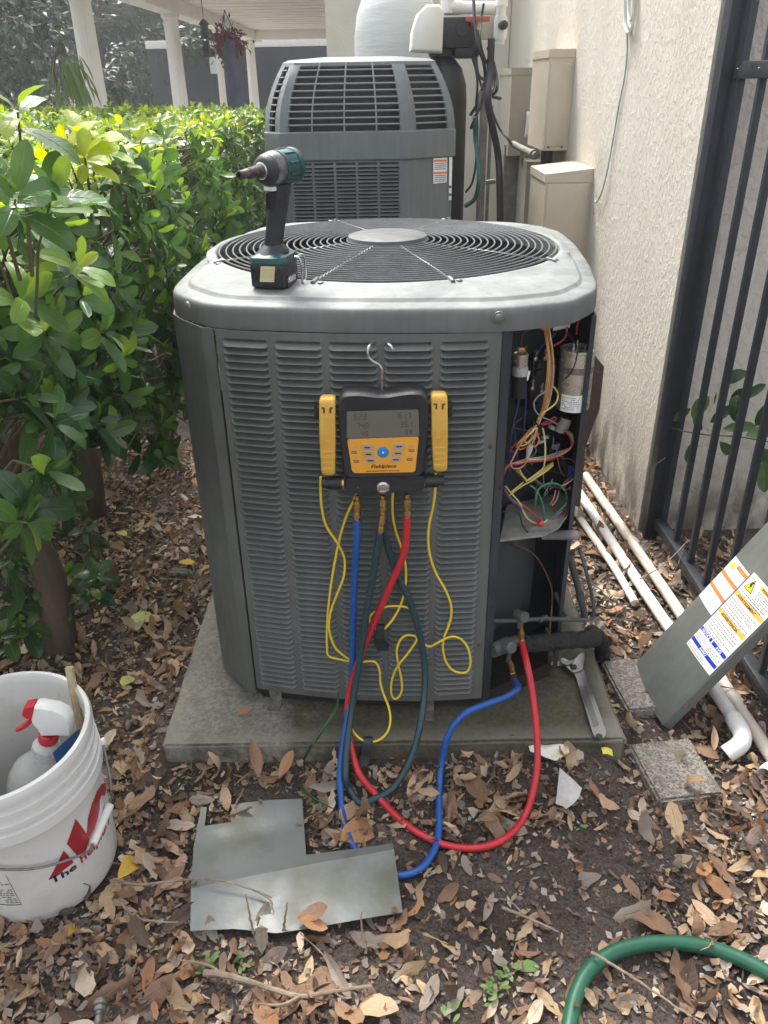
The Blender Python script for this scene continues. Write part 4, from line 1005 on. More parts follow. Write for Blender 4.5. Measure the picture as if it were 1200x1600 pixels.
# ------------------------------------------------------------------ boxes on the wall
M_box = mat('beige_steel_box', (0.52, 0.46, 0.355), 0.5, var=0.07, scale=5, bump=.04, bscale=120)
M_boxd = mat('drab_steel_box', (0.32, 0.30, 0.25), 0.5, var=0.1, scale=4)
def wall_box(x0, y0, y1, z0, z1, m, label, lidh=.0, slope=0.0):
    t = thing('electrical_box', label, 'box', (x0, (y0 + y1) / 2, z0), 'electrical boxes on the stucco wall')
    W_ = WX - .001
    b = MB(); b.prism([(x0, y0, z0), (W_, y0, z0), (W_, y0, z1 + slope), (x0, y0, z1)], (0, y1 - y0, 0)); o = b.build('case', m, t, smooth=False)
    b = MB(); b.prism([(x0 - .004, y0 - .004, z1 - .03), (W_, y0 - .004, z1 - .03), (W_, y0 - .004, z1 + slope + .004), (x0 - .004, y0 - .004, z1 + .004)], (0, y1 - y0 + .008, 0)); b.build('cover_lip', m, t, smooth=False)
    return t
t1 = wall_box(.712, 3.68, 4.06, .42, 1.085, M_box, 'lower beige metal box on the wall, nearest the opened air conditioner', slope=.02)
b = MB(); b.box((.812, 3.678, .75), (.18, .006, .60), bev=.002); b.build('door', M_box, t1)
t2 = wall_box(.795, 4.245, 4.70, 1.14, 1.565, M_box, 'tall narrow beige metal box mounted high on the stucco wall', slope=.0)
b = MB(); b.box((.8525, 4.243, 1.335), (.098, .006, .35), bev=.002); b.build('door', M_box, t2)
b = MB()
for x in (.82, .885): b.lathe([(.005, 0), (.004, .004)], (x, 4.242, 1.155), (0, -1, 0), seg=8)
b.build('screw', mat('rusty_screw', (0, 0, 0)), t2)
t3 = wall_box(.735, 5.0, 5.5, 1.06, 1.50, M_boxd, 'drab grey meter box furthest along the wall', slope=0)
b = MB(); b.tube(spline([(.83, 4.985, 1.16), (.83, 4.96, 1.17), (.832, 4.955, 1.22), (.835, 4.96, 1.27), (.835, 4.985, 1.28)], 5), .011, 8); b.build('handle', M_white, t3)
b = MB(); b.tube(spline([at(802, 225, 4.9), at(815, 232, 4.8), at(828, 238, 4.6), at(838, 243, 4.45)], 6), .018, 12); b.lathe([(.024, -.02), (.024, .02)], at(833, 241, 4.5), at(838, 243, 4.45) - at(828, 238, 4.6), seg=12); b.build('conduit_pipe', M_cond, label='grey conduit elbow between the drab box and the beige boxes', cat='pipe')
b = MB(); b.tube(spline([at(816, 232, 4.9), at(817, 255, 4.9), at(822, 268, 4.9), at(830, 268, 4.8), at(840, 255, 4.7)], 6), .011, 10); b.build('conduit_pipe', M_cond, label='looped conduit hanging under the drab meter box', cat='pipe')
b = MB(); p = at(803, 226, 5.05); b.box((p.x, 5.08, p.z / 2), (.10, .03, p.z)); b.build('support_post', M_cond, label='flat weathered post under the drab meter box', cat='post')
b = MB(); p = at(835, 240, 4.75); b.box((.86, 4.9, p.z / 2 - .02), (.10, .3, p.z - .04)); b.build('wire_trough', M_boxd, label='drab block put in for the shadow on the wall below the tall beige box', cat='trough')  # solid put where only a shadow lies on the wall
b = MB(); p = at(846, 238, 4.4); b.tube([(.85, 4.42, 1.14), (.85, 4.42, 1.0)], .03, 12); b.build('conduit_pipe', M_dark, label='dark stub of conduit under the tall beige box', cat='pipe')

# ------------------------------------------------------------------ coil of pale wire on the wall, loose end hanging
cw = thing('wire_coil', 'coil of pale wire hung high on the stucco wall', 'wire', PX(985, 30, WX - .01))
M_wire = mat('pale_wire', (0.55, 0.57, 0.54), .4, var=.1)
for i, (dx, dy, w, h) in enumerate(((0, 0, 10, 62), (2, -4, 8, 55), (-2, 3, 11, 56), (1, -2, 5, 42))):
    b = MB(); b.tube([PX(984 + dx + w * math.sin(2 * math.pi * k / 40) * (.8 + .2 * math.cos(4 * math.pi * k / 40)), -8 + dy + h * math.cos(2 * math.pi * k / 40), WX - .008 - .006 * i) for k in range(40)], .0042, 6, closed=True); b.build('loop', M_wire, cw)
b = MB(); b.tube(spline([PX(980, 52, WX - .02), PX(980, 80, WX - .008), PX(976, 120, WX - .006), PX(968, 160, WX - .006), PX(961, 200, WX - .006), PX(954, 240, WX - .008), PX(946, 280, WX - .012), PX(938, 306, WX - .014), PX(931, 316, WX - .012), PX(930, 304, WX - .01)], 8), .0032, 6); b.build('loose_end', mat('greenish_wire', (0.30, 0.38, 0.33), .5, var=.3, scale=9), cw)

# ------------------------------------------------------------------ rusty steel leaning between unit and wall
b = MB(); rp = [PN(x, y, Vector((.70, 2.62, 0)), Vector((.45, -.89, 0))) for x, y in ((890, 560), (922, 548), (943, 574), (936, 640), (914, 700), (906, 790), (880, 800))]
b.prism(rp, Vector((.004, .008, 0))); b.build('rusty_plate', mat('rust', (0.075, 0.042, 0.034), .8, var=.4, scale=14, col2=(0.16, 0.11, 0.09), thr=(.5, .75), bump=.4, bscale=50), label='rusty brown steel plate between the opened unit and the wall', cat='plate')
# ------------------------------------------------------------------ digital manifold hung on the louvers
MF = 1.388                        # distance of its front face
def V(px, py, Y=MF): return PY(px, py, Y)
mani = thing('manifold_gauge', 'black and amber digital manifold gauge hooked on the louvered panel', 'gauge', V(598, 770, 1.44))
M_rub = mat('black_rubber', (0.017, 0.018, 0.021), 0.5, var=.15, scale=25, bump=.08, bscale=200)
def rrect(pts, rad, n=5):
    """rounded polygon in 2D"""
    out = []; m = len(pts)
    for i in range(m):
        p = Vector((*pts[i], 0)); a = (Vector((*pts[i - 1], 0)) - p); c = (Vector((*pts[(i + 1) % m], 0)) - p)
        r = min(rad, a.length * .45, c.length * .45)
        p0, p1 = p + a.normalized() * r, p + c.normalized() * r
        for k in range(n + 1):
            t = k / n; out.append(p0.lerp(p, t).lerp(p.lerp(p1, t), t))
    return [(v.x, v.y) for v in out]
def shell(outline, layers, name, m, parent, cen, angle=50):
    """stack of scaled outlines (pixels) at given distances: (scale, Y)"""
    rg = []
    for k, Y in layers: rg.append([V(cen[0] + (x - cen[0]) * k, cen[1] + (y - cen[1]) * k, MF) + Vector((0, Y - MF, 0)) for x, y in outline])
    b = MB(); b.loft(rg, 0, True, True, True); return b.build(name, m, parent, angle=angle)
bo = rrect([(529, 617), (560, 615), (598, 620), (640, 613), (667, 614), (672, 650), (663, 740), (655, 746), (545, 749), (536, 742), (528, 655)], 16)
body = shell(bo, [(.97, 1.442), (1.0, 1.436), (1.0, 1.402), (.985, 1.392), (.95, MF), (.90, MF + .001)], 'body', M_rub, mani, (599, 682))
# screen and amber plate, in one recessed trapezoid
M_lcd = mat('lcd_glass', (0.15, 0.14, 0.115), 0.22, var=.06, scale=4)
M_amberp = mat('amber_plate', (0.78, 0.36, 0.04), 0.42, var=.05, scale=8)
def vpoly(pts, Y, th, name, m, parent, rad=4):
    o = rrect(pts, rad, 3); b = MB(); b.prism([V(x, y, MF) + Vector((0, Y - MF, 0)) for x, y in o], (0, -th, 0)); return b.build(name, m, parent, angle=30)
scr = vpoly([(542, 643), (654, 640), (655, 681), (542, 685)], MF + .001, .0022, 'screen', M_lcd, mani, 3)
pl = vpoly([(542.5, 686), (654.5, 682), (649, 735), (645, 737.5), (555, 739), (550, 736)], MF + .001, .0022, 'keypad_plate', M_amberp, mani, 4)
M_seg = mat('lcd_segment', (0.018, 0.017, 0.015), .5, var=.05)
SEG = {'0': 'abcdef', '1': 'bc', '2': 'abged', '3': 'abgcd', '4': 'fgbc', '5': 'afgcd', '6': 'afgedc', '7': 'abc', '8': 'abcdefg', '9': 'abcdfg'}
def digits(mb, s, x, y, w, h, Y):
    for ch in s:
        if ch == '.':
            mb.quad(*[V(x + a, y + h + c, MF) + Vector((0, Y - MF, 0)) for a, c in ((-1.2, -1), (0, -1), (0, .2), (-1.2, .2))]); continue
        sl = lambda xx, yy: V(x + xx + (h - yy) * .1, y + yy, MF) + Vector((0, Y - MF, 0))
        k = .9
        bars = dict(a=(0, 0, w, 0), g=(0, h / 2, w, h / 2), d=(0, h, w, h), f=(0, 0, 0, h / 2), b=(w, 0, w, h / 2), e=(0, h / 2, 0, h), c=(w, h / 2, w, h))
        for q in SEG[ch]:
            x0, y0, x1, y1 = bars[q]
            if y0 == y1: mb.quad(sl(x0 + .4, y0 - k / 2), sl(x1 - .4, y0 - k / 2), sl(x1 - .4, y0 + k / 2), sl(x0 + .4, y0 + k / 2))
            else: mb.quad(sl(x0 - k / 2, y0 + .4), sl(x0 + k / 2, y0 + .4), sl(x0 + k / 2, y1 - .4), sl(x0 - k / 2, y1 - .4))
        x += w + 2.6
b = MB(); YS = MF - .0016
digits(b, '62.3', 553, 647, 4.6, 8, YS); digits(b, '61.7', 622, 645, 4.6, 8, YS)
digits(b, '74.9', 557, 661, 4.2, 7.4, YS); digits(b, '35.1', 625, 659, 4.2, 7.4, YS)
digits(b, '45', 564, 674, 4.0, 6.6, YS); digits(b, '33', 632, 671, 4.0, 6.6, YS)
b.build('digits', M_seg, scr, smooth=False)
M_btn = mat('key_grey', (0.36, 0.345, 0.315), .5, var=.05)
for pts in ([(563, 694.5), (582, 695.5), (584, 702), (566, 702)], [(566, 705.5), (583, 706), (584.5, 712.5), (569, 712)], [(570, 716), (585, 716), (588, 722), (573, 721.5)],
            [(616, 694), (633, 692.5), (631, 700), (614, 701.5)], [(614, 705), (631, 703.5), (629, 710), (612, 711.5)], [(612, 715), (627, 713.5), (625, 720), (610, 721.5)]):
    k = vpoly(pts, MF - .0013, .0014, 'key', M_btn, mani, 2.5)
    cx = sum(p[0] for p in pts) / 4; cy = sum(p[1] for p in pts) / 4
    b = MB(); b.quad(*[V(cx + a, cy + c, MF) + Vector((0, -.0032, 0)) for a, c in ((-4.5, -1), (4.5, -1), (4.5, .9), (-4.5, .9))]); b.build('key_print', M_ink, k, smooth=False)
for (x, y) in ((553.5, 700.5), (556.5, 714.5), (643, 697.5), (640, 711.5)):
    vpoly([(x - 4, y - 3), (x + 4, y - 3), (x + 4, y + 3), (x - 4, y + 3)], MF - .0013, .0008, 'key', mat('key_amber', (0.60, 0.36, 0.12), .5, var=.05), mani, 2.5)
    b = MB()
    for q in range(2): b.quad(*[V(x + a, y + 5 + q * 2.2 + c, MF) + Vector((0, -.0016, 0)) for a, c in ((-4.5, -.5), (4.5, -.5), (4.5, .5), (-4.5, .5))])
    b.build('key_print', M_ink, pl, smooth=False)
bc = V(598.5, 706, MF); b = MB(); b.lathe([(.0112, 0), (.0112, .0012), (.009, .002), (0, .0022)], bc + Vector((0, -.0013, 0)), (0, -1, 0), seg=28, capt=False); pb = b.build('power_key', mat('key_blue', (0.02, 0.22, 0.55), .4, var=.05), mani)
b = MB(); b.lathe([(.0022, 0), (.0022, .0006)], bc + Vector((0, -.0034, 0)), (0, -1, 0), seg=12); b.build('key_print', M_white, pb)
def flat_text(body, px, py, size, Y, name, m, parent, bold=.0, shear=0.0, slope=0.0, wide=1.0, align='CENTER'):
    vs, fs = text_pts(body, size, bold, shear, align); o = V(px, py, MF); b = MB()
    b.add([Vector((o.x + v.x * wide, Y, o.z + v.y + v.x * slope)) for v in vs], fs); return b.build(name, m, parent, smooth=False)
flat_text('Fieldpiece', 599, 730.5, .0105, MF - .0016, 'lettering', M_ink, pl, bold=.00022, shear=.25, slope=.012, wide=1.15)
flat_text('SMAN Refrigerant Manifold + Micron Gauge', 598, 736, .0034, MF - .0016, 'lettering', M_ink, pl, bold=.00010, slope=.012, wide=1.05)
# lower block, sight glass, ports
lb_ = rrect([(541, 748), (657, 745), (667, 749), (662, 768), (646, 771), (546, 773), (538, 765)], 5)
shell(lb_, [(.99, 1.438), (1, 1.434), (1, 1.400), (.985, 1.394)], 'port_block', M_rub, mani, (601, 759))
b = MB(); b.lathe([(.0125, 0), (.0125, .004), (.0085, .0055), (.0085, .003), (0, .003)], V(598.5, 761, 1.394) , (0, -1, 0), seg=28, capt=False); b.build('sight_glass', M_steel, mani)
for sx, (x, y) in ((-1, (536, 750)), (1, (662, 747))):
    b = MB(); c = V(x, y, 1.412); b.lathe([(.013, 0), (.014, .006), (.014, .026), (.0105, .032), (.0105, .04)], c + Vector((sx * .0, 0, -.006)), (sx, 0, 0), seg=20); b.build('valve_knob', M_rub, mani)
    b = MB(); b.lathe([(.012, 0), (.012, .004)], c + Vector((-sx * .002, -.004, -.006)), (sx, 0, 0), seg=16); b.build('knob_ring', M_brass, mani)
for x, c in ((559, (0.02, 0.15, 0.6)), (640, (.3, .02, .02))):
    b = MB(); b.ball(V(x, 762, 1.3935), .0016, 8, 5); b.build('port_mark', mat('port_dot_%d' % x, c, .4), mani)
def rail(x, name='hanger_arm'):
    b = MB(); p, q = V(x, 636, 1.425), V(540 if x < 600 else 660, 634, 1.425); b.tube([p, q], .0055, 8); b.tube([V(x, 628, 1.428), V(x, 652, 1.428)], .006, 8)
    b.build(name, M_rub, mani)
rail(496); rail(702)
hk = [V(597, 616, 1.425), V(597, 590, 1.425), V(596.5, 578, 1.425), V(592, 570, 1.425), V(583, 565, 1.425), V(577, 559, 1.425), V(574.5, 550, 1.425), V(577, 541, 1.43), V(583, 536, 1.45), V(589, 533, 1.485), V(601, 533, 1.485), V(604.5, 535.5, 1.45), V(610, 540.5, 1.436), V(613.5, 546, 1.434)]
b = MB(); b.tube(spline(hk, 6), .0028, 10); b.build('hook', M_steel, mani)
# pipe clamps parked on both sides, each with its yellow cord
M_clamp = mat('clamp_amber', (0.62, 0.33, 0.045), 0.45, var=.18, scale=16, col2=(0.74, 0.46, 0.09), bump=.04, bscale=150)
M_cord = mat('yellow_cord', (0.78, 0.55, 0.03), 0.38, var=.07, scale=30)
YC = 1.436
def cord(parent, spans):
    pts = [PY(x, y, d) for x, y, d in spans]; b = MB(); b.tube(spline(pts, 8), .0026, 7); return b.build('cord', M_cord, parent)
def clamp(x0, y0, x1, y1, label, spans, wr):
    t = thing('pipe_clamp', label, 'clamp', V((x0 + x1) / 2, y1, 1.41), 'amber pipe clamps parked on the manifold')
    c = ((x0 + x1) / 2, (y0 + y1) / 2); xm = c[0]
    o = rrect([(x0, y0), (x1, y0), (x1 + .5, c[1]), (x1 - .5, y1), (xm - (x1 - x0) * .35, y1), (x0 + .3, c[1])], 7)
    shell(o, [(.93, 1.424), (1, 1.418), (1, 1.400), (.96, 1.395), (.86, 1.3935)], 'jaw', M_clamp, t, c)
    for q in range(4):
        y = y1 - 12 - q * 9
        b = MB(); b.box(V(xm, y, MF) + Vector((0, 1.3932 - MF, 0)), (.021, .0022, .0055), bev=.0009); b.build('grip_ridge', M_clamp, t)
    for q in (-1, 1):
        b = MB(); b.box(V(xm + q * 5, y0 + 18, MF) + Vector((0, 1.3936 - MF, 0)), (.0035, .002, .011)); b.box(V(xm + q * 7, y0 + 14, MF) + Vector((0, 1.3934 - MF, 0)), (.005, .002, .003)); b.build('jaw_slot', mat('slot_brown', (0.10, 0.05, 0.012), .6), t)
    vs, fs = text_pts('Fieldpiece', .0135, .0001, .0, 'LEFT'); p = V(xm, y0 + 26, MF); b = MB()
    b.add([Vector((p.x + v.y - .005, 1.3929, p.z - v.x)) for v in vs], fs); b.build('raised_lettering', mat('clamp_letter', (0.74, 0.47, 0.12), .5), t, smooth=False)
    b = MB(); b.box(V(xm, c[1], MF) + Vector((0, 1.43 - MF, 0)), (.022, .012, .10), bev=.003); b.build('rear_jaw', M_clamp, t)
    cd_ = cord(t, spans)
    for (pts) in wr:
        b = MB(); rg = []
        for (x, y, w, d) in pts: rg.append([PY(x - w, y, d), PY(x + w, y, d), PY(x + w, y, d) + Vector((0, .008, 0)), PY(x - w, y, d) + Vector((0, .008, 0))])
        b.loft(rg, 0, True, True, True); b.build('strap', M_rub, cd_)
    return t
clamp(498, 625, 524, 747, 'amber pipe clamp parked left of the manifold, yellow cord hanging',
      [(501, 745, 1.412), (501, 770, 1.42), (503, 795, 1.43), (510, 822, 1.436), (527, 848, 1.436), (537, 868, 1.438), (539, 885, YC), (536, 905, YC), (526, 930, YC), (517, 955, YC), (514, 975, YC), (516, 992, YC), (524, 1012, YC), (537, 1024, YC), (552, 1033, 1.434), (566, 1034, 1.43), (580, 1033, 1.43), (588, 1036, 1.43), (593, 1048, 1.43), (594.5, 1068, 1.43), (600, 1086, 1.425), (607, 1104, 1.41), (610, 1122, 1.39), (607, 1140, 1.37), (597, 1153, 1.358), (583, 1159, 1.352), (568, 1157, 1.352), (556, 1148, 1.36), (547, 1132, 1.385), (545, 1110, 1.41), (547, 1080, 1.44), (550, 1050, 1.446), (552, 1036, 1.444), (535, 1031, 1.444), (514, 1025, 1.444), (511, 1010, 1.442), (511, 980, YC + .006), (514, 940, YC + .006), (521, 890, YC + .006), (530, 845, YC + .006), (540, 810, YC), (551, 786, 1.425), (557, 772, 1.42)],
      [[(575, 1154, 7.5, 1.353), (575, 1163, 8, 1.345), (573, 1176, 7.5, 1.342), (569, 1188, 9, 1.338), (566, 1196, 8, 1.33)]])
clamp(674, 619, 700, 741, 'amber pipe clamp parked right of the manifold, yellow cord looping',
      [(681, 740, 1.412), (680, 765, 1.42), (677, 790, 1.43), (671, 818, 1.436), (669, 842, YC), (672, 868, YC), (681, 895, YC), (695, 920, YC), (704, 942, YC), (705, 962, YC), (700, 980, YC), (694, 996, YC), (692, 1012, YC), (696, 1032, YC), (706, 1046, YC), (719, 1051, YC), (730, 1049, YC), (735, 1036, YC), (732, 1015, YC), (723, 1001, YC), (712, 995, YC - .005), (700, 996, YC - .006), (686, 1003, YC - .004), (672, 1010, YC), (662, 1006, YC), (653, 997, YC - .004), (645, 993, YC), (634, 993, YC), (625, 1001, YC), (620, 1016, YC), (622, 1036, YC), (627, 1060, YC), (628, 1078, YC), (622, 1090, YC), (615, 1091, YC), (611, 1080, YC), (613, 1060, YC), (622, 1040, YC - .006), (638, 1020, YC - .006), (651, 1000, YC - .007), (655, 982, YC), (650, 963, YC), (638, 950, YC), (622, 947, YC), (604, 948, YC), (587, 955, YC), (578, 965, YC), (580, 975, YC - .006), (588, 982, YC - .01), (597, 984, YC - .01), (606, 977, YC - .006), (618, 961, YC), (629, 937, YC), (634, 908, YC), (633, 880, YC), (627, 855, YC + .004), (619, 832, YC + .004), (614, 808, YC), (613, 785, 1.43), (614, 770, 1.425)],
      [[(594, 978, 7, YC - .014), (594, 990, 6.5, YC - .018), (592, 1000, 8, YC - .016), (597, 1010, 11, YC - .012), (598, 1017, 8, YC - .01)]])

# ------------------------------------------------------------------ charging hoses
def fitting(parent, p, q, r=.0062, name='fitting'):
    p, q = Vector(p), Vector(q); d = q - p; h = d.length; b = MB()
    b.lathe([(r * .8, 0), (r * .8, h * .15), (r * 1.25, h * .17), (r * 1.25, h * .5), (r * 1.05, h * .52), (r * 1.05, h * .6), (r * 1.3, h * .62), (r * 1.3, h * .8), (r, h * .83), (r * 1.05, h)], p, d, seg=14)
    return b.build(name, M_brass, parent)
def G(px, py, lift=.006):
    p = PZ(px, py, .02); return Vector((p.x, p.y, gh(p.x, p.y) + .012 + lift))
def hose(name, label, m, r, pts, ends):
    t = thing(name, label, 'hose', pts[-1]); b = MB(); b.tube(spline(pts, 10), r, 14); b.build('tube', m, t)
    for p, q in ends: fitting(t, p, q)
    return t
def P3(x, y, d):
    p = PY(x, y, d); return p if p.z > .03 else G(x, y, .004)
M_hr = mat('red_hose_rubber', (0.50, 0.022, 0.030), .36, var=.08, scale=14, bump=.03, bscale=300)
M_hb = mat('blue_hose_rubber', (0.014, 0.085, 0.33), .36, var=.08, scale=14, bump=.03, bscale=300)
M_hg = mat('teal_hose_rubber', (0.018, 0.050, 0.060), .4, var=.1, scale=14, bump=.03, bscale=300)
vr = EP(815, 1003, -.012); vb = EP(803, 1062, -.012)
hose('charging_hose', 'red charging hose looping down to the liquid valve', M_hr, .0077,
     [P3(636, 808, 1.415), P3(635, 835, 1.415), P3(630, 868, 1.415), P3(612, 910, 1.42), P3(592, 955, 1.425), P3(572, 1002, 1.425), P3(555, 1050, 1.42), P3(544, 1095, 1.405), P3(543, 1130, 1.38), P3(549, 1170, 1.345), P3(562, 1210, 1.30), G(590, 1247, .002), G(635, 1286, 0), G(690, 1314, 0), G(745, 1322, 0), G(790, 1308, .004), P3(822, 1270, 1.225), P3(838, 1210, 1.28), P3(839, 1150, 1.335), P3(833, 1090, 1.385), P3(824, 1040, 1.43), vr], [(P3(636, 772, 1.416), P3(636, 812, 1.415)), (vr + Vector((0, 0, 0)) + (EP(814, 980, -.006) - vr), vr + (vr - EP(814, 980, -.006)) * .3)])
hose('charging_hose', 'blue charging hose running from the manifold to the lower suction valve', M_hb, .0077,
     [P3(558, 812, 1.415), P3(557, 850, 1.418), P3(554, 910, 1.428), P3(552, 970, 1.432), P3(551, 1030, 1.43), P3(549, 1080, 1.415), P3(543, 1120, 1.385), P3(535, 1170, 1.34), P3(531, 1215, 1.295), G(534, 1265, .004), G(545, 1305, 0), G(566, 1335, -.006), G(595, 1354, -.008), G(625, 1362, -.002), G(655, 1355, 0), G(676, 1330, 0), G(685, 1300, .004), P3(686, 1250, 1.30), P3(689, 1200, 1.325), P3(700, 1150, 1.345), P3(725, 1116, 1.36), P3(760, 1100, 1.385), P3(792, 1088, 1.41), P3(809, 1075, 1.432), vb], [(P3(558, 774, 1.416), P3(558, 816, 1.415)), (EP(796, 1030, -.004), vb)])
hose('charging_hose', 'dark teal charging hose doubled back on itself below the manifold', M_hg, .0078,
     [P3(594, 832, 1.408), P3(588, 868, 1.41), P3(579, 920, 1.41), P3(570, 975, 1.41), P3(562, 1030, 1.405), P3(553, 1085, 1.39), P3(546, 1135, 1.36), P3(541, 1180, 1.32), P3(540, 1215, 1.29), G(546, 1240, .006), G(563, 1255, .004), G(588, 1250, .006), P3(615, 1230, 1.29), P3(640, 1190, 1.32), P3(655, 1140, 1.355), P3(663, 1085, 1.40), P3(663, 1035, 1.425), P3(654, 985, 1.432), P3(640, 940, 1.434), P3(624, 905, 1.434), P3(611, 870, 1.432), P3(603, 840, 1.43), P3(600, 815, 1.428), P3(599, 790, 1.426)], [(P3(598, 774, 1.412), P3(598, 803, 1.41)), (P3(599, 798, 1.409), P3(593, 837, 1.408))])
for t, q in ((0, (EP(797, 1022, -.002), EP(796, 1034, -.006))),):
    pass
# ------------------------------------------------------------------ white bucket with its print
BC = Vector((-.723, 1.129, .012)); BH, BR0, BR1 = .383, .140, .160
BAX = Vector((-.018, -.058, 1)).normalized()
BS, BU, _ = frame_from(BAX)
bucket = thing('bucket', 'white plastic bucket with red emblem, standing on dead leaves at the left edge', 'bucket', BC)
def brad(h): return BR0 + (BR1 - BR0) * h / BH
def BP(a, h, off=0.0): return BC + BAX * h + (BS * math.cos(a) + BU * math.sin(a)) * (brad(h) + off)
def bhit(px, py):
    """where a ray meets the wall of the bucket: (angle, height)"""
    r = ray(px, py).normalized(); lo_, hi_ = None, None; t = .8
    while t < 2.4:
        p = CAMP + r * t - BC; h = p.dot(BAX); q = p - BAX * h
        if q.length < brad(h): break
        t += .001
    return math.atan2(q.dot(BU), q.dot(BS)), h
M_bkt = mat('bucket_white', (0.66, 0.65, 0.62), 0.36, var=0.05, scale=7, col2=(0.50, 0.47, 0.40), thr=(.52, .85), bump=.03, bscale=60)
b = MB()
pr = [(.0, .006), (BR0 - .006, .004), (BR0 - .002, .0), (BR0, .006)] + [(brad(h) , h) for h in (.1, .2, .255)]
k = brad(.27)
pr += [(k + .002, .262), (k + .0115, .265), (k + .012, .290), (k + .003, .293), (k + .003, .302), (k + .0115, .304), (k + .0115, .312), (k + .003, .315), (k + .003, .330), (k + .0115, .332), (k + .0115, .341), (k + .004, .344), (k + .004, .358),
       (k + .013, .360), (k + .0145, .372), (k + .0115, .382), (k + .004, .383), (k + .001, .378)]
pr += [(k + .001, .365), (k - .002, .345), (k - .001, .335), (k - .003, .325), (k - .004, .30), (brad(.2) - .005, .2), (BR0 - .005, .02), (BR0 - .012, .012), (0, .011)]
b.lathe(pr, BC, BAX, seg=80, capb=False, capt=False); b.build('pail', M_bkt, bucket, angle=32)
M_red = mat('print_red', (0.34, 0.020, 0.028), .38, var=.05); M_blk = mat('print_black', (0.02, 0.018, 0.02), .4, var=.05)
def bprint(pts, name, m, par, n=6):
    """flat print on the curved wall: subdivided polygon"""
    bm = bmesh.new(); H_ = [bhit(x, y) for x, y in pts]
    vs = [bm.verts.new((a * .15, h, 0)) for a, h in H_]; bm.faces.new(vs)
    lo_ = min(v.co.x for v in vs); hi_ = max(v.co.x for v in vs)
    for i in range(1, n * 2):
        bmesh.ops.bisect_plane(bm, geom=bm.verts[:] + bm.edges[:] + bm.faces[:], plane_co=(lo_ + (hi_ - lo_) * i / (n * 2), 0, 0), plane_no=(1, 0, 0))
    bm.verts.index_update(); mb = MB(); mb.add([BP(v.co.x / .15, v.co.y, .0009) for v in bm.verts], [tuple(v.index for v in f.verts) for f in bm.faces]); bm.free()
    return mb.build(name, m, par, smooth=False)
em = bprint([(77, 1372), (99, 1328), (115, 1347)], 'emblem', M_red, bucket)
bprint([(104, 1318), (117.5, 1279), (131, 1297), (139, 1309), (134, 1328), (123, 1340)], 'emblem_stroke', M_red, em)
bprint([(135, 1302), (137, 1278), (143, 1256), (151, 1236), (158, 1225), (163, 1224), (165, 1232), (163, 1243), (158, 1243), (155, 1250), (155, 1265), (152, 1280), (146, 1296), (139, 1308)], 'emblem_stroke', M_red, em)
def btext(body, p0, size, name, m, wide=1.0, bold=.0003, dh=0.0):
    a0, h0 = bhit(*p0); vs, fs = text_pts(body, size, bold); mb = MB()
    mb.add([BP(a0 + v.x * wide / brad(h0), h0 + dh + v.y, .0009) for v in vs], fs); return mb.build(name, m, bucket, smooth=False)
btext('The', (80, 1381), .026, 'lettering', M_blk, 1.25, .0007)
a0, h0 = bhit(80, 1381)
a1, h1 = bhit(127, 1352)
vs, fs = text_pts('helpful place', .030, .0006); mb = MB(); mb.add([BP(a1 + v.x * 1.12 / .15, h0 + .001 + v.y, .0009) for v in vs], fs); mb.build('lettering', M_red, bucket, smooth=False)
# small print panel at the far left
a2, h2 = bhit(33, 1412); mb = MB(); rr_ = R
for q in range(12):
    a = a2 - .02
    hh = h2 + .006 + q * .0062
    while a > a2 - .42:
        w = rr_.uniform(.02, .07)
        if rr_.random() < .82 and q not in (8, 9): mb.add([BP(a, hh, .0009), BP(a - w, hh, .0009), BP(a - w, hh + .0026, .0009), BP(a, hh + .0026, .0009)], [(0, 1, 2, 3)])
        a -= w + .015
mb.build('small_print', M_print, bucket, smooth=False)
mb = MB()
for s_ in range(12): mb.add([BP(a2, h2 - .002 + s_ * .0085, .0009), BP(a2 + .006, h2 - .002 + s_ * .0085, .0009), BP(a2 + .006, h2 + .0065 + s_ * .0085, .0009), BP(a2, h2 + .0065 + s_ * .0085, .0009)], [(0, 1, 2, 3)])
for s_ in range(12): mb.add([BP(a2 - s_ * .04, h2 - .002, .0009), BP(a2 - .04 - s_ * .04, h2 - .002, .0009), BP(a2 - .04 - s_ * .04, h2, .0009), BP(a2 - s_ * .04, h2, .0009)], [(0, 1, 2, 3)])
mb.build('print_frame', M_blk, bucket, smooth=False)
# bail handle: wire and grip
ax1, hx1 = math.atan2(BU.dot(Vector((.82, .57, 0))), BS.dot(Vector((.82, .57, 0)))), .27
bw = [BP(*bhit(158, 1172)[:2], .02)] if False else []
def bpx(px, py, off=.012): a, h = bhit(px, py); return BP(a, h, off)
wp = [PZ(161, 1160, .285), PY(166, 1185, 1.15), PY(172, 1218, 1.12), PY(174, 1236, 1.10), bpx(164, 1255, .012)]
gp = [bpx(163, 1257, .012), bpx(137, 1317, .012)]
wq = [bpx(137, 1317, .012), bpx(128, 1325, .016), bpx(100, 1338, .012), bpx(75, 1346, .010), bpx(50, 1351, .009), bpx(25, 1352, .009), bpx(2, 1351, .009)]
a3, h3 = bhit(2, 1351)
wq += [BP(a3 - .25, h3 + .01, .012), BP(a3 - .7, h3 + .06, .014), BP(a3 - 1.0, h3 + .12, .016)]
b = MB(); b.tube(spline(wp, 6), .0023, 8); b.tube(gp, .0023, 8); b.tube(spline(wq, 6), .0026, 8); bail = b.build('bail', mat('bail_wire', (.22, .21, .2), .45, metal=.7, var=.2, scale=40), bucket)
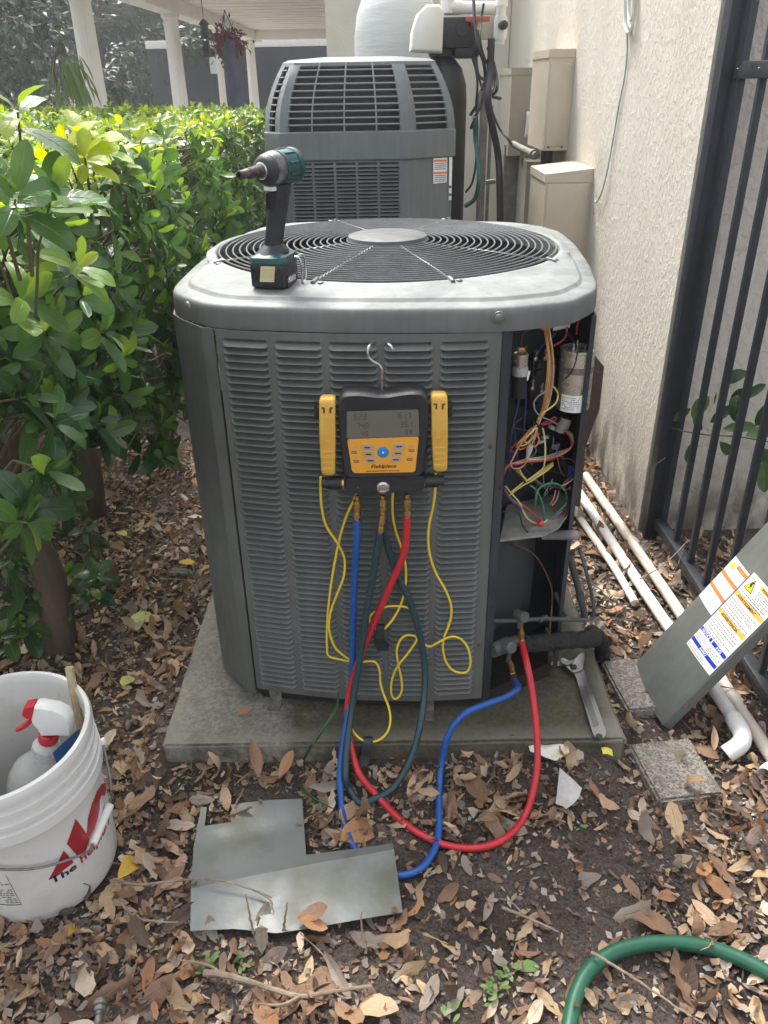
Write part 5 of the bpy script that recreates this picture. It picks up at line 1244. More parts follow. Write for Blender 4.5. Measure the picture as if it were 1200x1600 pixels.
d = gp[1] - gp[0]; b = MB(); b.lathe([(.0075, d.length * .02), (.0085, d.length * .03), (.0082, d.length * .5), (.0085, d.length * .97), (.0075, d.length * .98)], gp[0], d, seg=14); b.build('grip', M_white, bail)
b = MB(); b.lathe([(.010, -.01), (.010, .004), (.005, .007)], PZ(161, 1160, .285), Vector((.82, .5, 0)), seg=16); b.build('bail_ear', M_bkt, bucket)

# ------------------------------------------------------------------ what stands in the bucket
sp = thing('spray_bottle', 'white spray bottle with red nozzle and trigger inside the bucket', 'bottle', (BC.x - .03, BC.y + .05, .03))
def at_b(px, py, dY=.02): return PY(px, py, BC.y + dY)
nk = at_b(76, 1150, .03); bx = Vector((nk.x - .012, nk.y, 0))
axb = Vector((.34, .04, 1)).normalized(); basep = nk - axb * (nk.z - .03)
H_ = nk.z - .03
M_btl = mat('cloudy_plastic', (0.62, 0.62, 0.60), .3, var=.05, trans=.25)
b = MB(); b.lathe([(.050, 0), (.054, .008), (.056, H_ * .40), (.061, H_ * .50), (.062, H_ * .60), (.056, H_ * .70), (.040, H_ * .77), (.029, H_ * .83), (.027, H_ * .92), (.016, H_ * .96), (.016, H_)], basep, axb, seg=32); b.build('bottle', M_btl, sp)
b = MB(); b.lathe([(.0175, -.012), (.0182, -.010)] + [(.0182 + (.0008 if i % 2 else 0), -.009 + i * .002) for i in range(8)] + [(.0165, .010)], nk, axb, seg=24); b.build('collar', mat('spray_red', (0.48, 0.018, 0.03), .35, var=.06), sp)
hd = [(57, 1098), (64, 1097.5), (90, 1102), (106, 1110), (112, 1121), (115, 1138), (113, 1142), (95, 1141.5), (68, 1142), (62, 1131), (55, 1124), (52.5, 1118)]
def ext(pts, dY, th, bevk=.93):
    p = [at_b(x, y, dY) for x, y in pts]; c = sum(p, Vector()) / len(p)
    rg = [[c + (v - c) * bevk + Vector((0, th / 2, 0)) for v in p], [v + Vector((0, th * .36, 0)) for v in p], [v + Vector((0, -th * .36, 0)) for v in p], [c + (v - c) * bevk + Vector((0, -th / 2, 0)) for v in p]]
    mb = MB(); mb.loft(rg, 0, True, True, True); return mb
ext(hd, .03, .030).build('sprayer_head', M_white, sp, angle=40)
ext([(40, 1100), (56, 1097), (54, 1117), (45, 1117), (37, 1111)], .03, .024).build('nozzle', mat('spray_red', (0, 0, 0)), sp, angle=40)
ext([(49, 1119), (54, 1124), (45, 1133), (34, 1139), (27, 1141), (25, 1138), (36, 1132)], .03, .014, .85).build('trigger', mat('spray_red', (0, 0, 0)), sp, angle=40)
b = MB(); p = [PY(108, 1043, BC.y + .105), PY(119, 1100, BC.y + .085), PY(130, 1160, BC.y + .065), PY(136, 1240, BC.y + .04)]
b.tube(spline(p, 5), .0085, 8); b.build('wooden_stick', mat('weathered_wood', (0.42, 0.34, 0.20), .7, var=.2, scale=30, stretch=(6, 6, 1)), label='thin wooden stick leaning against the inside of the bucket', cat='stick')
b = MB(); q = [at_b(82, 1176, -.05), at_b(119, 1142, -.01), at_b(113, 1178, -.02), at_b(90, 1197, -.055)]; b.prism(q, Vector((.004, .010, -.003))); b.build('blue_scraper', mat('blue_scraper', (.012, .07, .22), .4, var=.1), label='blue plastic scraper beside the spray bottle in the bucket', cat='scraper')
b = MB(); q = BC + BAX * .03; b.box(q + Vector((.05, -.02, .04)), (.07, .05, .08), Matrix.Rotation(.4, 4, 'Z'), bev=.008); b.build('rag', mat('grey_rag', (.3, .3, .29), .9, var=.2, scale=30, bump=.5), label='grey rag bunched at the bottom of the bucket', cat='rag')

# ------------------------------------------------------------------ impact driver standing on the lid
dz = 1.0925
drv = thing('impact_driver', 'worn teal and black impact driver standing on the lid', 'power tool', PZ(425, 445, dz))
M_teal = mat('worn_teal', (0.010, 0.045, 0.050), .45, var=.25, scale=22, col2=(0.016, 0.085, 0.090), bump=.06, bscale=200)
M_tool = mat('tool_black', (0.020, 0.023, 0.026), .48, var=.25, scale=30, bump=.12, bscale=250)
M_case = mat('hammer_case', (0.30, 0.30, 0.29), .35, metal=.85, var=.3, scale=30, col2=(0.10, 0.10, 0.10))
fA, fB = PZ(393, 453, dz), PZ(445, 455, dz)
bxv = (fB - fA); wd = bxv.length; bxv.normalize(); byv = Vector((-bxv.y, bxv.x, 0))
BM = Matrix(((bxv.x, byv.x, 0, 0), (bxv.y, byv.y, 0, 0), (0, 0, 1, 0), (0, 0, 0, 1)))
LB = .088
cen = (fA + fB) / 2 + byv * LB / 2
b = MB(); b.box(cen + Vector((0, 0, .027)), (wd, LB, .045), BM, bev=.006); b.box(cen + Vector((0, 0, .012)), (wd + .006, LB * .7, .018), BM, bev=.003); bat = b.build('battery', mat('battery_black', (0.018, 0.018, 0.024), .32, var=.15, scale=30), drv)
fc = (fA + fB) / 2 - byv * .0008
def FB(px, py, o=.0): return PN(px, py, fc - byv * o, -byv)
b = MB(); b.prism([FB(x, y) for x, y in ((408, 416), (430, 416.5), (428.5, 440.5), (406.5, 440))], -byv * .0022); lb = b.build('battery_latch', mat('latch_cream', (0.62, 0.55, 0.36), .4, var=.06), bat)
b = MB(); b.prism([FB(x, y, .0028) for x, y in ((410.5, 419), (427.5, 419.5), (426.5, 433.5), (409.5, 433))], -byv * .0012); b.build('latch_pad', mat('latch_yellow', (0.56, 0.47, 0.24), .4, var=.06), lb)
vs, fs = text_pts('Makita', .017, .0003, .25); sdp = fB + bxv * .0045 + Vector((0, 0, .013)) + byv * .012; b = MB(); b.add([sdp + byv * v.x + Vector((0, 0, v.y)) for v in vs], fs); b.build('lettering', M_white, bat, smooth=False)
b = MB(); rg = []
for z, k, f in ((.048, 1.0, 1.0), (.052, 1.05, 1.05), (.061, 1.0, 1.0), (.067, .62, .66), (.069, .45, .5)):
    rg.append([cen + BM @ Vector((sx * wd / 2 * k, sy * LB / 2 * f, z)) for sx, sy in ((-.8, -1), (.8, -1), (1, -.8), (1, .8), (.8, 1), (-.8, 1), (-1, .8), (-1, -.8))])
b.loft(rg, 0, True, True, True); b.build('foot', M_teal, drv, angle=30)
hz = PY(436, 262, cen.y - .005); ctop = Vector((hz.x, cen.y - .005, hz.z))
ND = Vector((-.56, -.83, -.03)).normalized(); NS = Vector((0, 0, 1)).cross(ND).normalized()
gb = cen + Vector((0, 0, .066)); gt = ctop + Vector((0, 0, -.028)); b = MB(); rg = []
for t, a, c in ((0, .036, .030), (.05, .030, .026), (.12, .0205, .0175), (.35, .0205, .017), (.6, .0225, .0185), (.8, .025, .0195), (1.0, .027, .020)):
    p = gb.lerp(gt, t); rg.append([p + ND * a * math.cos(2 * math.pi * k / 20) + NS * c * math.sin(2 * math.pi * k / 20) for k in range(20)])
b.loft(rg, 0, True, True, True); b.build('grip', M_tool, drv)
b = MB(); rg = []
for t, o in ((.60, .016), (.66, .026), (.80, .032), (.90, .034), (.93, .024)):
    p = gb.lerp(gt, t) + ND * (o - .008); rg.append([p + ND * .010 * math.cos(2 * math.pi * k / 14) + NS * .0095 * math.sin(2 * math.pi * k / 14) for k in range(14)])
b.loft(rg, 0, True, True, True); b.build('trigger', mat('trigger_black', (.012, .012, .013), .35, var=.1), drv)
b = MB(); b.box(gb.lerp(gt, .96) + ND * .028, (.012, .022, .008), Matrix.Rotation(math.atan2(ND.y, ND.x), 4, 'Z'), bev=.002); b.build('lamp', M_white, drv)
hb = ctop - ND * .046
_K = .88
b = MB(); b.lathe([(.020, -.006), (.030, 0), (.0345, .008), (.0355, .03), (.0355, .062), (.033, .064)], hb, ND, seg=28, ks=_K); b.lathe([(.0365, .008), (.0372, .012), (.0372, .018), (.0365, .022)], hb, ND, seg=28, ks=_K, capb=False, capt=False)
for k in range(10):
    a = 2 * math.pi * k / 10 + .3; c = hb + ND * .040 * _K + (NS * math.cos(a) + Vector((0, 0, 1)) * math.sin(a)) * .0356 * _K; b.box(c, (.026, .004, .0035), Matrix.Rotation(math.atan2(ND.y, ND.x), 4, 'Z'), bev=.001)
b.build('motor_housing', M_teal, drv, angle=40)
b = MB(); b.lathe([(.034, .064), (.0355, .067), (.034, .080), (.030, .092), (.027, .096)], hb, ND, seg=28, ks=_K); b.build('hammer_case', M_case, drv)
b = MB(); b.lathe([(.0315, .0885), (.032, .093), (.027, .104), (.022, .108), (.016, .109)], hb, ND, seg=28, ks=_K); b.build('nose_bumper', M_tool, drv)
b = MB(); b.lathe([(.0165, .108), (.0170, .110), (.0150, .1115)], hb, ND, seg=24, ks=_K); b.build('chuck_ring', M_steel, drv)
M_bit = mat('worn_bit', (.085, .072, .066), .45, metal=.6, var=.4, scale=60)
b = MB(); b.lathe([(.0125, .109), (.0128, .118), (.0115, .119), (.0115, .124), (.0122, .125), (.0122, .132), (.0105, .134), (.0105, .139), (.0110, .140), (.0110, .148), (.0095, .149), (.0095, .158), (.0085, .160), (.0085, .176), (.006, .177), (.006, .165)], hb, ND, seg=22, ks=_K); b.build('socket_bit', M_bit, drv)
p = cen + bxv * (wd / 2 + .006) + byv * .01
b = MB(); b.tube(spline([p + Vector((0, 0, .055)), p + bxv * .010 + Vector((0, 0, .052)), p + bxv * .014 + Vector((0, 0, .03)), p + bxv * .013 + Vector((0, 0, .006)), p + bxv * .012 + byv * .016 + Vector((0, 0, .003)), p + bxv * .013 + byv * .026 + Vector((0, 0, .02)), p + bxv * .010 + byv * .028 + Vector((0, 0, .052)), p + byv * .02 + Vector((0, 0, .055))], 6), .0021, 8); b.build('belt_hook', M_steel, drv)

# ------------------------------------------------------------------ cover panel leaning on the fence
CA, CB_ = Vector((.676, 1.722, .018)), Vector((.688, 1.494, .018))
CT = Vector((.264, .0, .433)).normalized(); CU = (CB_ - CA).normalized(); CW = (CB_ - CA).length
CN = CU.cross(CT); CN = -CN if CN.x > 0 else CN
CN.normalize()
def cbul(u):
    t = u / CW
    return .013 * (math.sin(math.pi * min(t * 1.0, 1)) ** .8) if 0 < t < 1 else 0.0
def CP(u, t, off=0.0): return CA + CU * u + CT * t + CN * (cbul(u) + off)
def chit(px, py):
    r = ray(px, py); n = CN; u = t = 0; off = .014
    for _ in range(6):
        p0 = CA + CN * off; p = CAMP + r * ((p0 - CAMP).dot(n) / r.dot(n)); q = p - CA
        u = q.dot(CU); t = q.dot(CT - CU * CT.dot(CU)) ; off = cbul(min(max(u, 0), CW))
    return u, t
cover = thing('cover_panel', 'grey access cover with warning labels leaning against the iron fence', 'panel', CA.lerp(CB_, .5))
LC = .60
us = [CW * i / 20 for i in range(21)]
b = MB(); rg = []
for t in (0, .12, .3, LC * .8, LC):
    top = [CP(u, t) for u in us]
    e = CP(CW, t) - CN * .022 - CU * -.006
    inn = [CP(u, t, -.0025) for u in us][::-1]
    a0_ = CP(0, t) - CN * .006
    rg.append(top + [CP(CW, t) + CU * .002 - CN * .002, e, e - CU * .003, CP(CW, t) - CU * .002 - CN * .004] + inn[1:-1] + [CP(0, t) + CU * .002 - CN * .006, a0_])
b.loft(rg, 0, True, True, True)
for t in (LC - .055, LC - .02): b.tube([CP(u, t, .0005) for u in us[1:-1]], .0028, 6)
b.build('sheet', M_paint, cover, angle=40)
for (x, y) in ((1072, 1100), ):
    u, t = chit(x, y); b = MB(); b.lathe([(.0055, 0), (.0055, .0006)], CP(u, t, .0004), CN, seg=14); b.build('rust_spot', mat('rust_ring', (.17, .09, .045), .8, var=.3, scale=90), cover)
    b = MB(); b.lathe([(.0028, 0), (.0028, .0005)], CP(u, t, .0011), CN, seg=12); b.build('screw_hole', M_ink, cover)
def decal(u0, u1, t0, t1, off, name, m, par, n=8):
    mb = MB(); mb.loft([[CP(u0 + (u1 - u0) * i / n, t, off) for i in range(n + 1)] for t in (t0, t1)], 0, closed=False); return mb.build(name, m, par, smooth=False)
def words(mb, u0, u1, t, h, off, gap=.0022, wmin=.003, wmax=.010, fill=1.0):
    u = u0; end = u1 - (u1 - u0) * (R.uniform(0, .3) if R.random() < .35 else 0)
    while u < end:
        w = min(R.uniform(wmin, wmax), end - u)
        if w > .0012: mb.add([CP(u, t, off), CP(u + w, t, off), CP(u + w, t + h, off), CP(u, t + h, off)], [(0, 1, 2, 3)])
        u += w + gap * .7
def ctext(body, u, t, size, off, name, m, par, bold=.0, wide=1.0):
    vs, fs = text_pts(body, size, bold, 0, 'CENTER'); mb = MB(); mb.add([CP(u + v.x * wide, t + v.y, off) for v in vs], fs); return mb.build(name, m, par, smooth=False)
# large label (measured on the sheet)
L0 = chit(1070, 1000); L1 = chit(1178, 893); L2 = chit(1119, 1062)
u0, u1 = (L0[0] + L1[0]) / 2, min(L2[0], CW - .004); t0, t1 = L0[1], L1[1]
big = decal(u0, u1, t0, t1, .0007, 'warning_label', M_paper, cover, 12)
Wd, Ht = u1 - u0, t1 - t0
def bl(px, py): u, t = chit(px, py); return (t - t0)
O1, O2 = .0011, .0015
tb = [bl(1079, 993), bl(1092, 978), bl(1120, 952), bl(1144, 925)]
k_ = Ht / max(.001, bl(1178, 893))
hb_ = Ht * .042
s1 = decal(u0 + .001, u1 - .002, t0 + Ht * .075, t0 + Ht * .075 + hb_, O1, 'notice_bar', M_blue, big)
s2a = decal(u0 + .001, u0 + Wd * .47, t0 + Ht * .215, t0 + Ht * .215 + hb_, O1, 'notice_bar', M_blue, big)
s2b = decal(u0 + Wd * .50, u1 - .002, t0 + Ht * .215, t0 + Ht * .215 + hb_, O1, 'notice_bar', M_blue, big)
s3 = decal(u0 + .001, u1 - .002, t0 + Ht * .475, t0 + Ht * .475 + hb_, O1, 'warning_bar', M_amber, big)
s4 = decal(u0 + .001, u1 - .002, t0 + Ht * .715, t0 + Ht * .715 + hb_, O1, 'warning_bar', M_amber, big)
s5 = decal(u0 + Wd * .42, u1 - .002, t0 + Ht * .93, t0 + Ht * .93 + hb_, O1, 'warning_bar', M_amber, big)
ts = hb_ * 1.05
ctext('AVISO', u0 + Wd * .5, t0 + Ht * .075 + hb_ * .14, ts, O2, 'lettering', M_paper, s1, .0002)
ctext('NOTICE', u0 + Wd * .24, t0 + Ht * .215 + hb_ * .14, ts, O2, 'lettering', M_paper, s2a, .0002)
ctext('AVIS', u0 + Wd * .75, t0 + Ht * .215 + hb_ * .14, ts, O2, 'lettering', M_paper, s2b, .0002)
ctext('ADVERTENCIA', u0 + Wd * .45, t0 + Ht * .475 + hb_ * .14, ts, O2, 'lettering', M_ink, s3, .0002)
ctext('AVERTISSEMENT', u0 + Wd * .45, t0 + Ht * .715 + hb_ * .14, ts, O2, 'lettering', M_ink, s4, .0002)
ctext('WARNING', u0 + Wd * .70, t0 + Ht * .93 + hb_ * .14, ts, O2, 'lettering', M_ink, s5, .0002)
def tri(u, t, s, m, off, name, par, flip=1):
    mb = MB(); mb.add([CP(u - s * .5, t, off), CP(u + s * .5, t, off), CP(u, t + s * .88, off)], [(0, 1, 2)]); return mb.build(name, m, par, smooth=False)
sg = tri(u0 + Wd * .20, t0 + Ht * .83, Ht * .155, M_ink, O1, 'warning_sign', big); tri(u0 + Wd * .20, t0 + Ht * .839, Ht * .125, M_yellow, O2, 'sign_field', sg)
mb = MB(); cu_, ct_ = u0 + Wd * .20, t0 + Ht * .845; q = Ht * .09
mb.add([CP(cu_ + x * q, ct_ + y * q, .0019) for x, y in ((-.1, 1.0), (.18, 1.0), (.02, .62), (.25, .62), (-.12, 0), (-.05, .46), (-.26, .46))], [(0, 1, 2, 3, 4, 5, 6)]); mb.build('lightning_bolt', M_ink, sg, smooth=False)
mb = MB()
for (a, c, n) in ((.52, .70, 6), (.27, .46, 6), (.76, .82, 2)):
    for i in range(n): words(mb, u0 + .004, u1 - .006, t0 + Ht * (a + (c - a) * i / n), Ht * .0105, O1)
for i in range(7): words(mb, u0 + Wd * .44, u1 - .006, t0 + Ht * (.765 + .158 * i / 7), Ht * .0105, O1)
for i in range(3): words(mb, u0 + .003, u0 + Wd * .44, t0 + Ht * (.13 + i * .024), Ht * .008, O1); words(mb, u0 + Wd * .52, u1 - .006, t0 + Ht * (.13 + i * .024), Ht * .008, O1)
for i in range(2): words(mb, u0 + .003, u1 - .006, t0 + Ht * (.012 + i * .026), Ht * .008, O1)
mb.build('small_print', M_print, big, smooth=False)
# small label along the left edge
S0 = chit(1093, 932); S1 = chit(1153, 874)
v0, v1 = .003, u0 - .006; w0, w1 = S0[1], S1[1]
sm_ = decal(v0, v1, w0, w1, .0007, 'warning_label', M_paper, cover)
hs = w1 - w0
for a in (.30, .61): decal(v0, v1, w0 + hs * a, w0 + hs * (a + .075), O1, 'warning_bar', M_orange, sm_)
decal(v0 + (v1 - v0) * .42, v1, w0 + hs * .88, w0 + hs * .96, O1, 'warning_bar', M_orange, sm_)
tri(v0 + (v1 - v0) * .22, w0 + hs * .79, (v1 - v0) * .32, M_yellow, O1, 'warning_sign', sm_)
mb = MB()
for a, c, n in ((.03, .29, 9), (.395, .60, 7), (.70, .78, 3)):
    for i in range(n): words(mb, v0 + .003, v1 - .003, w0 + hs * (a + (c - a) * i / n), hs * .011, O1, .0016, .002, .006)
mb.build('small_print', M_print, sm_, smooth=False)

# ------------------------------------------------------------------ adjustable wrench lying on the pad
wr = thing('adjustable_wrench', 'steel adjustable wrench lying across the front corner of the pad', 'wrench', PZ(915, 1090, PAD_Z + .004))
Wz = PAD_Z + .004
M_steel2 = mat('satin_steel', (0.20, 0.20, 0.197), 0.42, metal=1.0, var=0.05, scale=40)
M_steel3 = mat('worn_chrome', (0.30, 0.30, 0.296), 0.37, metal=1.0, var=0.05, scale=25, rvar=.05)
def wout(pts, z): return [PZ(x, y, z) for x, y in pts]
def plate_of(pts, z, th, name, m, par, k=.96, rad=None):
    pts = rrect(pts, rad) if rad else pts; P = wout(pts, z); bm = bmesh.new()
    lo_ = [bm.verts.new(v) for v in P]; up = [bm.verts.new(v + Vector((0, 0, th))) for v in P]; n = len(P)
    bm.faces.new(lo_[::-1]); ft = bm.faces.new(up)
    for i in range(n): bm.faces.new((lo_[i], lo_[(i + 1) % n], up[(i + 1) % n], up[i]))
    bmesh.ops.bevel(bm, geom=list(ft.edges), offset=min(.0016, th * .3), segments=2, affect='EDGES', clamp_overlap=True)
    bm.verts.index_update(); b = MB(); b.add([v.co.copy() for v in bm.verts], [tuple(v.index for v in f.verts) for f in bm.faces]); bm.free()
    return b.build(name, m, par, angle=40)
plate_of([(889, 1050), (905, 1044), (912, 1052), (920, 1072), (943, 1138), (947, 1148), (945, 1156), (936, 1159), (928, 1156), (925, 1149), (903, 1075), (899, 1060)], Wz, .010, 'handle', M_steel3, wr, .93, 4)
plate_of([(875, 1036), (880, 1034), (889, 1040), (899, 1035), (905, 1028), (914, 1026), (915, 1032), (911, 1042), (910, 1052), (902, 1056), (893, 1057), (884, 1048)], Wz + .0005, .014, 'head', M_steel3, wr, .94, 2)
plate_of([(874, 1035), (879, 1031), (886, 1035), (898, 1031), (894, 1038), (888, 1041), (880, 1039)], Wz + .0145, .003, 'movable_jaw', M_steel2, wr, .92)
p = PZ(892, 1043, Wz + .016); q = PZ(901, 1041, Wz + .016); b = MB(); b.lathe([(.0055, 0)] + [(.0058 + (.0009 if i % 2 else 0), i * .0016) for i in range(1, 9)] + [(.0055, .0145)], p, q - p, seg=14); b.build('worm_screw', M_dark, wr)
p = PZ(936, 1150, Wz + .0102); b = MB(); b.lathe([(.0075, .0), (.0078, .0006)], p, (0, 0, 1), seg=18); b.build('hang_hole', M_dark, wr)
plate_of([(905, 1073), (915, 1071), (936, 1132), (928, 1136)], Wz + .0102, .0007, 'handle_recess', M_steel2, wr, .98)

# ------------------------------------------------------------------ bent scrap of sheet metal on the leaves
pl_px = [(297, 1452), (299, 1380), (302, 1318), (314, 1259), (323, 1259), (319, 1288), (366, 1281), (372, 1253), (420, 1248), (472, 1246), (478, 1336), (545, 1328), (614, 1320), (622, 1372), (629, 1424), (530, 1441), (432, 1457), (365, 1450)]
P_SCRAP = [PZ(x, y, .026) for x, y in pl_px]
bm = bmesh.new(); P = P_SCRAP; f0 = bm.faces.new([bm.verts.new(p) for p in P])
fold = [((298, 1392), (620, 1330)), ((300, 1310), (476, 1284))]
lines = []
for (a, c) in fold:
    a, c = PZ(*a, .026), PZ(*c, .026); d = (c - a).normalized(); n = Vector((-d.y, d.x, 0)); lines.append((a, n))
    for s_ in (-.02, 0, .02): bmesh.ops.bisect_plane(bm, geom=bm.verts[:] + bm.edges[:] + bm.faces[:], plane_co=a + n * s_, plane_no=n)
for i in range(1, 9): bmesh.ops.bisect_plane(bm, geom=bm.verts[:] + bm.edges[:] + bm.faces[:], plane_co=(-.43 + i * .05, 0, 0), plane_no=(1, 0, 0))
for v in bm.verts:
    z = .022 + .011 * math.exp(-((v.co - lines[0][0]).dot(lines[0][1]) / .022) ** 2) - .006 * math.exp(-((v.co - lines[1][0]).dot(lines[1][1]) / .03) ** 2)
    z += mnoise.noise(v.co * 6) * .004
    v.co.z = z
bmesh.ops.triangulate(bm, faces=bm.faces[:], quad_method='BEAUTY', ngon_method='BEAUTY')
r_ = bmesh.ops.solidify(bm, geom=bm.faces[:], thickness=.0016); bm.verts.index_update()
b = MB(); b.add([v.co.copy() for v in bm.verts], [tuple(v.index for v in f.verts) for f in bm.faces]); bm.free()
M_scrap = mat('scrap_paint', (0.165, 0.178, 0.172), .42, var=.12, scale=7, col2=(0.115, 0.118, 0.082), thr=(.48, .68), bump=.05, bscale=90)
o = b.build('sheet_metal_scrap', M_scrap, label='bent grey scrap of cut sheet metal lying on the leaves', cat='sheet metal', angle=25)
b = MB(); p = PZ(616, 1421, .0275); b.lathe([(.0055, 0), (.006, .0008), (.0035, .001), (.0035, .0002)], p + Vector((0, 0, .0)), (0, 0, 1), seg=12, capt=True); b.build('rusty_hole', mat('rust_ring', (0, 0, 0)), o)

# ------------------------------------------------------------------ white drain pipes on the ground
def pipe(name, label, segs, r, m, group='white drain pipes on the ground'):
    t = thing(name, label, 'pipe', segs[0][0], group)
    for k, pts in enumerate(segs):
        b = MB(); b.tube(pts, r, 20); b.build('length', m, t)
    return t
M_pvcd = mat('dirty_pvc', (0.60, 0.55, 0.46), .5, var=.08, scale=8, col2=(0.28, 0.22, 0.15), thr=(.5, .72))
pa = [Vector((.742, 2.9, .03)), Vector((.755, 2.748, .03)), Vector((.822, 1.928, .028)), Vector((.849, 1.589, .045)), Vector((.853, 1.463, .052))]
t = pipe('drain_pipe', 'white drain pipe passing under the cover panel and ending in an elbow', [spline(pa, 6)], .0170, M_pvc)
e = [Vector((.853, 1.478, .052)), Vector((.853, 1.44, .053)), Vector((.851, 1.418, .052)), Vector((.844, 1.403, .047)), Vector((.833, 1.396, .038)), Vector((.808, 1.390, .021))]
b = MB(); b.tube(spline(e, 6), .0212, 22); b.lathe([(.0195, 0), (.0195, .0012)], e[-1], e[-1] - e[-2], seg=20); b.build('elbow', M_white, t)
b = MB(); b.lathe([(.0178, 0), (.0178, .0010)], e[-1] + (e[-1] - e[-2]).normalized() * .0008, e[-1] - e[-2], seg=20); b.build('elbow_bore', M_dark, t)
pb_ = [Vector((.815, 2.9, .03)), Vector((.824, 2.773, .03)), Vector((.862, 2.25, .03)), Vector((.881, 1.95, .03)), Vector((.892, 1.589, .03)), Vector((.905, 1.40, .028)), Vector((.918, 1.2, .026))]
pipe('drain_pipe', 'stained white drain pipe nearest the fence, tied with thin twigs', [spline(pb_, 6)], .0165, M_pvcd)
pc = [PZ(885, 772, .026), PZ(896, 793, .026), PZ(920, 829, .026), PZ(950, 872, .025), PZ(972, 907, .024), PZ(992, 942, .022)]
pipe('drain_pipe', 'thinner white pipe lying tight against the left side of the elbow pipe', [spline(pc, 6)], .0125, M_pvc)
pd = [PZ(985, 838, .02), PZ(1002, 862, .02)]
t = pipe('pipe_stub', 'short dirty white pipe stub half buried by the fence post', [pd], .010, M_pvcd, None); b = MB(); b.lathe([(.0125, -.008), (.0125, .008)], pd[0].lerp(pd[1], .5), pd[1] - pd[0], seg=12); b.build('coupling', M_pvcd, t)
p = PZ(1199, 1204, .02); b = MB(); b.lathe([(.018, 0), (.0225, .002), (.0225, .03), (.018, .032), (.018, .002)], p + Vector((.012, 0, 0)), (-.8, -.6, .1), seg=22, capb=False, capt=False); b.build('pipe_coupling', M_pvc, label='white pipe coupling at the right edge of the photo beside the pipes', cat='pipe fitting')

# ------------------------------------------------------------------ green garden hose, odds and ends on the soil
gpts = [PZ(880, 1690, .02), PZ(884, 1640, .02), PZ(890, 1600, .02), PZ(900, 1555, .02), PZ(920, 1517, .022), PZ(955, 1490, .024), PZ(1000, 1476, .024), PZ(1050, 1473, .024), PZ(1100, 1479, .022), PZ(1150, 1495, .022), PZ(1200, 1520, .022), PZ(1270, 1560, .02), PZ(1330, 1620, .02)]
b = MB(); b.tube(spline(gpts, 10), .0138, 18); b.build('garden_hose', mat('garden_hose_green', (0.012, 0.088, 0.050), .45, var=.1, scale=12, bump=.05, bscale=120), label='thick green garden hose arching over the soil at bottom right', cat='hose')
p0, p1 = PZ(152, 1606, .014), PZ(158, 1562, .018); b = MB(); d = p1 - p0
b.lathe([(.006, 0), (.0065, d.length * .2), (.0065, d.length * .55), (.010, d.length * .58), (.0105, d.length * .72), (.008, d.length * .76), (.0115, d.length * .8), (.0125, d.length * .9), (.011, d.length), (.006, d.length * 1.02)], p0, d, seg=16); b.build('pipe_fitting', M_galv, label='grey metal hose fitting lying on the soil near the bottom edge', cat='fitting')
def scrap(pts, label, m, z=.03, n=5, mats=None):
    """crumpled flat scrap"""
    P = [PZ(x, y, z) for x, y in pts]; bm = bmesh.new(); bm.faces.new([bm.verts.new(p) for p in P])
    for i in range(1, n):
        for ax, lo_, hi_ in ((0, min(p.x for p in P), max(p.x for p in P)), (1, min(p.y for p in P), max(p.y for p in P))):
            pn = Vector((1, 0, 0)) if ax == 0 else Vector((0, 1, 0)); bmesh.ops.bisect_plane(bm, geom=bm.verts[:] + bm.edges[:] + bm.faces[:], plane_co=pn * (lo_ + (hi_ - lo_) * i / n), plane_no=pn)
    for v in bm.verts: v.co.z = gh(v.co.x, v.co.y) + z + mnoise.noise(v.co * 30) * .012
    bmesh.ops.triangulate(bm, faces=bm.faces[:]); bmesh.ops.solidify(bm, geom=bm.faces[:], thickness=.0012)
    bm.verts.index_update(); b = MB(); b.add([v.co.copy() for v in bm.verts], [tuple(v.index for v in f.verts) for f in bm.faces]); bm.free()
    return b.build('paper_scrap', m, label=label, cat='litter', angle=20)
scrap([(821, 1184), (835, 1190), (862, 1189), (884, 1192), (886, 1200), (870, 1209), (848, 1207), (826, 1198)], 'crumpled white and yellow wrapper scrap at the foot of the pad', mat('wrapper', (.72, .70, .62), .4, var=.05, scale=40, col2=(.70, .62, .08), thr=(.6, .62)), .03)
scrap([(872, 1217), (878, 1221), (908, 1240), (903, 1252), (884, 1268), (868, 1258), (870, 1240)], 'torn whitish paper scrap among the leaves right of the red hose', mat('old_paper', (.46, .44, .41), .8, var=.15, scale=40), .028)
scrap([(935, 1195), (952, 1194), (954, 1201), (938, 1203)], 'tiny yellow wrapper scrap at the pad corner below the wrench', mat('yellow_scrap', (.68, .60, .06), .4, var=.1), .03, 3)
# ------------------------------------------------------------------ leaves
def leaf_verts(L, W, n, curl, fold, twist=0.0, tipw=1.0, seed=0, rag=.04):
    """a leaf along +x from its stalk: rows of three points (edge, midrib, edge)"""
    rr = random.Random(seed); vs = []; uv = []
    ang = 0.0; x = z = 0.0
    for i in range(n + 1):
        t = i / n
        w = W * .5 * max(.03, 4 * t * (1 - t)) ** .62 * (.80 + .34 * t)        # broadest beyond the middle, blunt tip
        if i == 0: w = W * .03
        if i == n: w = W * .05
        if i: ang += curl / n; x += L / n * math.cos(ang); z += L / n * math.sin(ang)
        tw = twist * t; wob = rr.uniform(-rag, rag) * W; w *= 1 + rr.uniform(-rag, rag) * 1.2
        for s_ in (-1, 0, 1):
            y0, z0 = s_ * w, abs(s_) * w * fold + (wob if s_ else 0)
            vs.append(Vector((x - math.sin(ang) * z0, y0 * math.cos(tw) - z0 * math.sin(tw) * .4, z + z0 * math.cos(ang) + y0 * math.sin(tw)))); uv.append((t, .5 + .5 * s_))
    fs = []
    for i in range(n):
        for s_ in (0, 1):
            a = i * 3 + s_; fs.append((a, a + 3, a + 4, a + 1))
    return vs, fs, uv
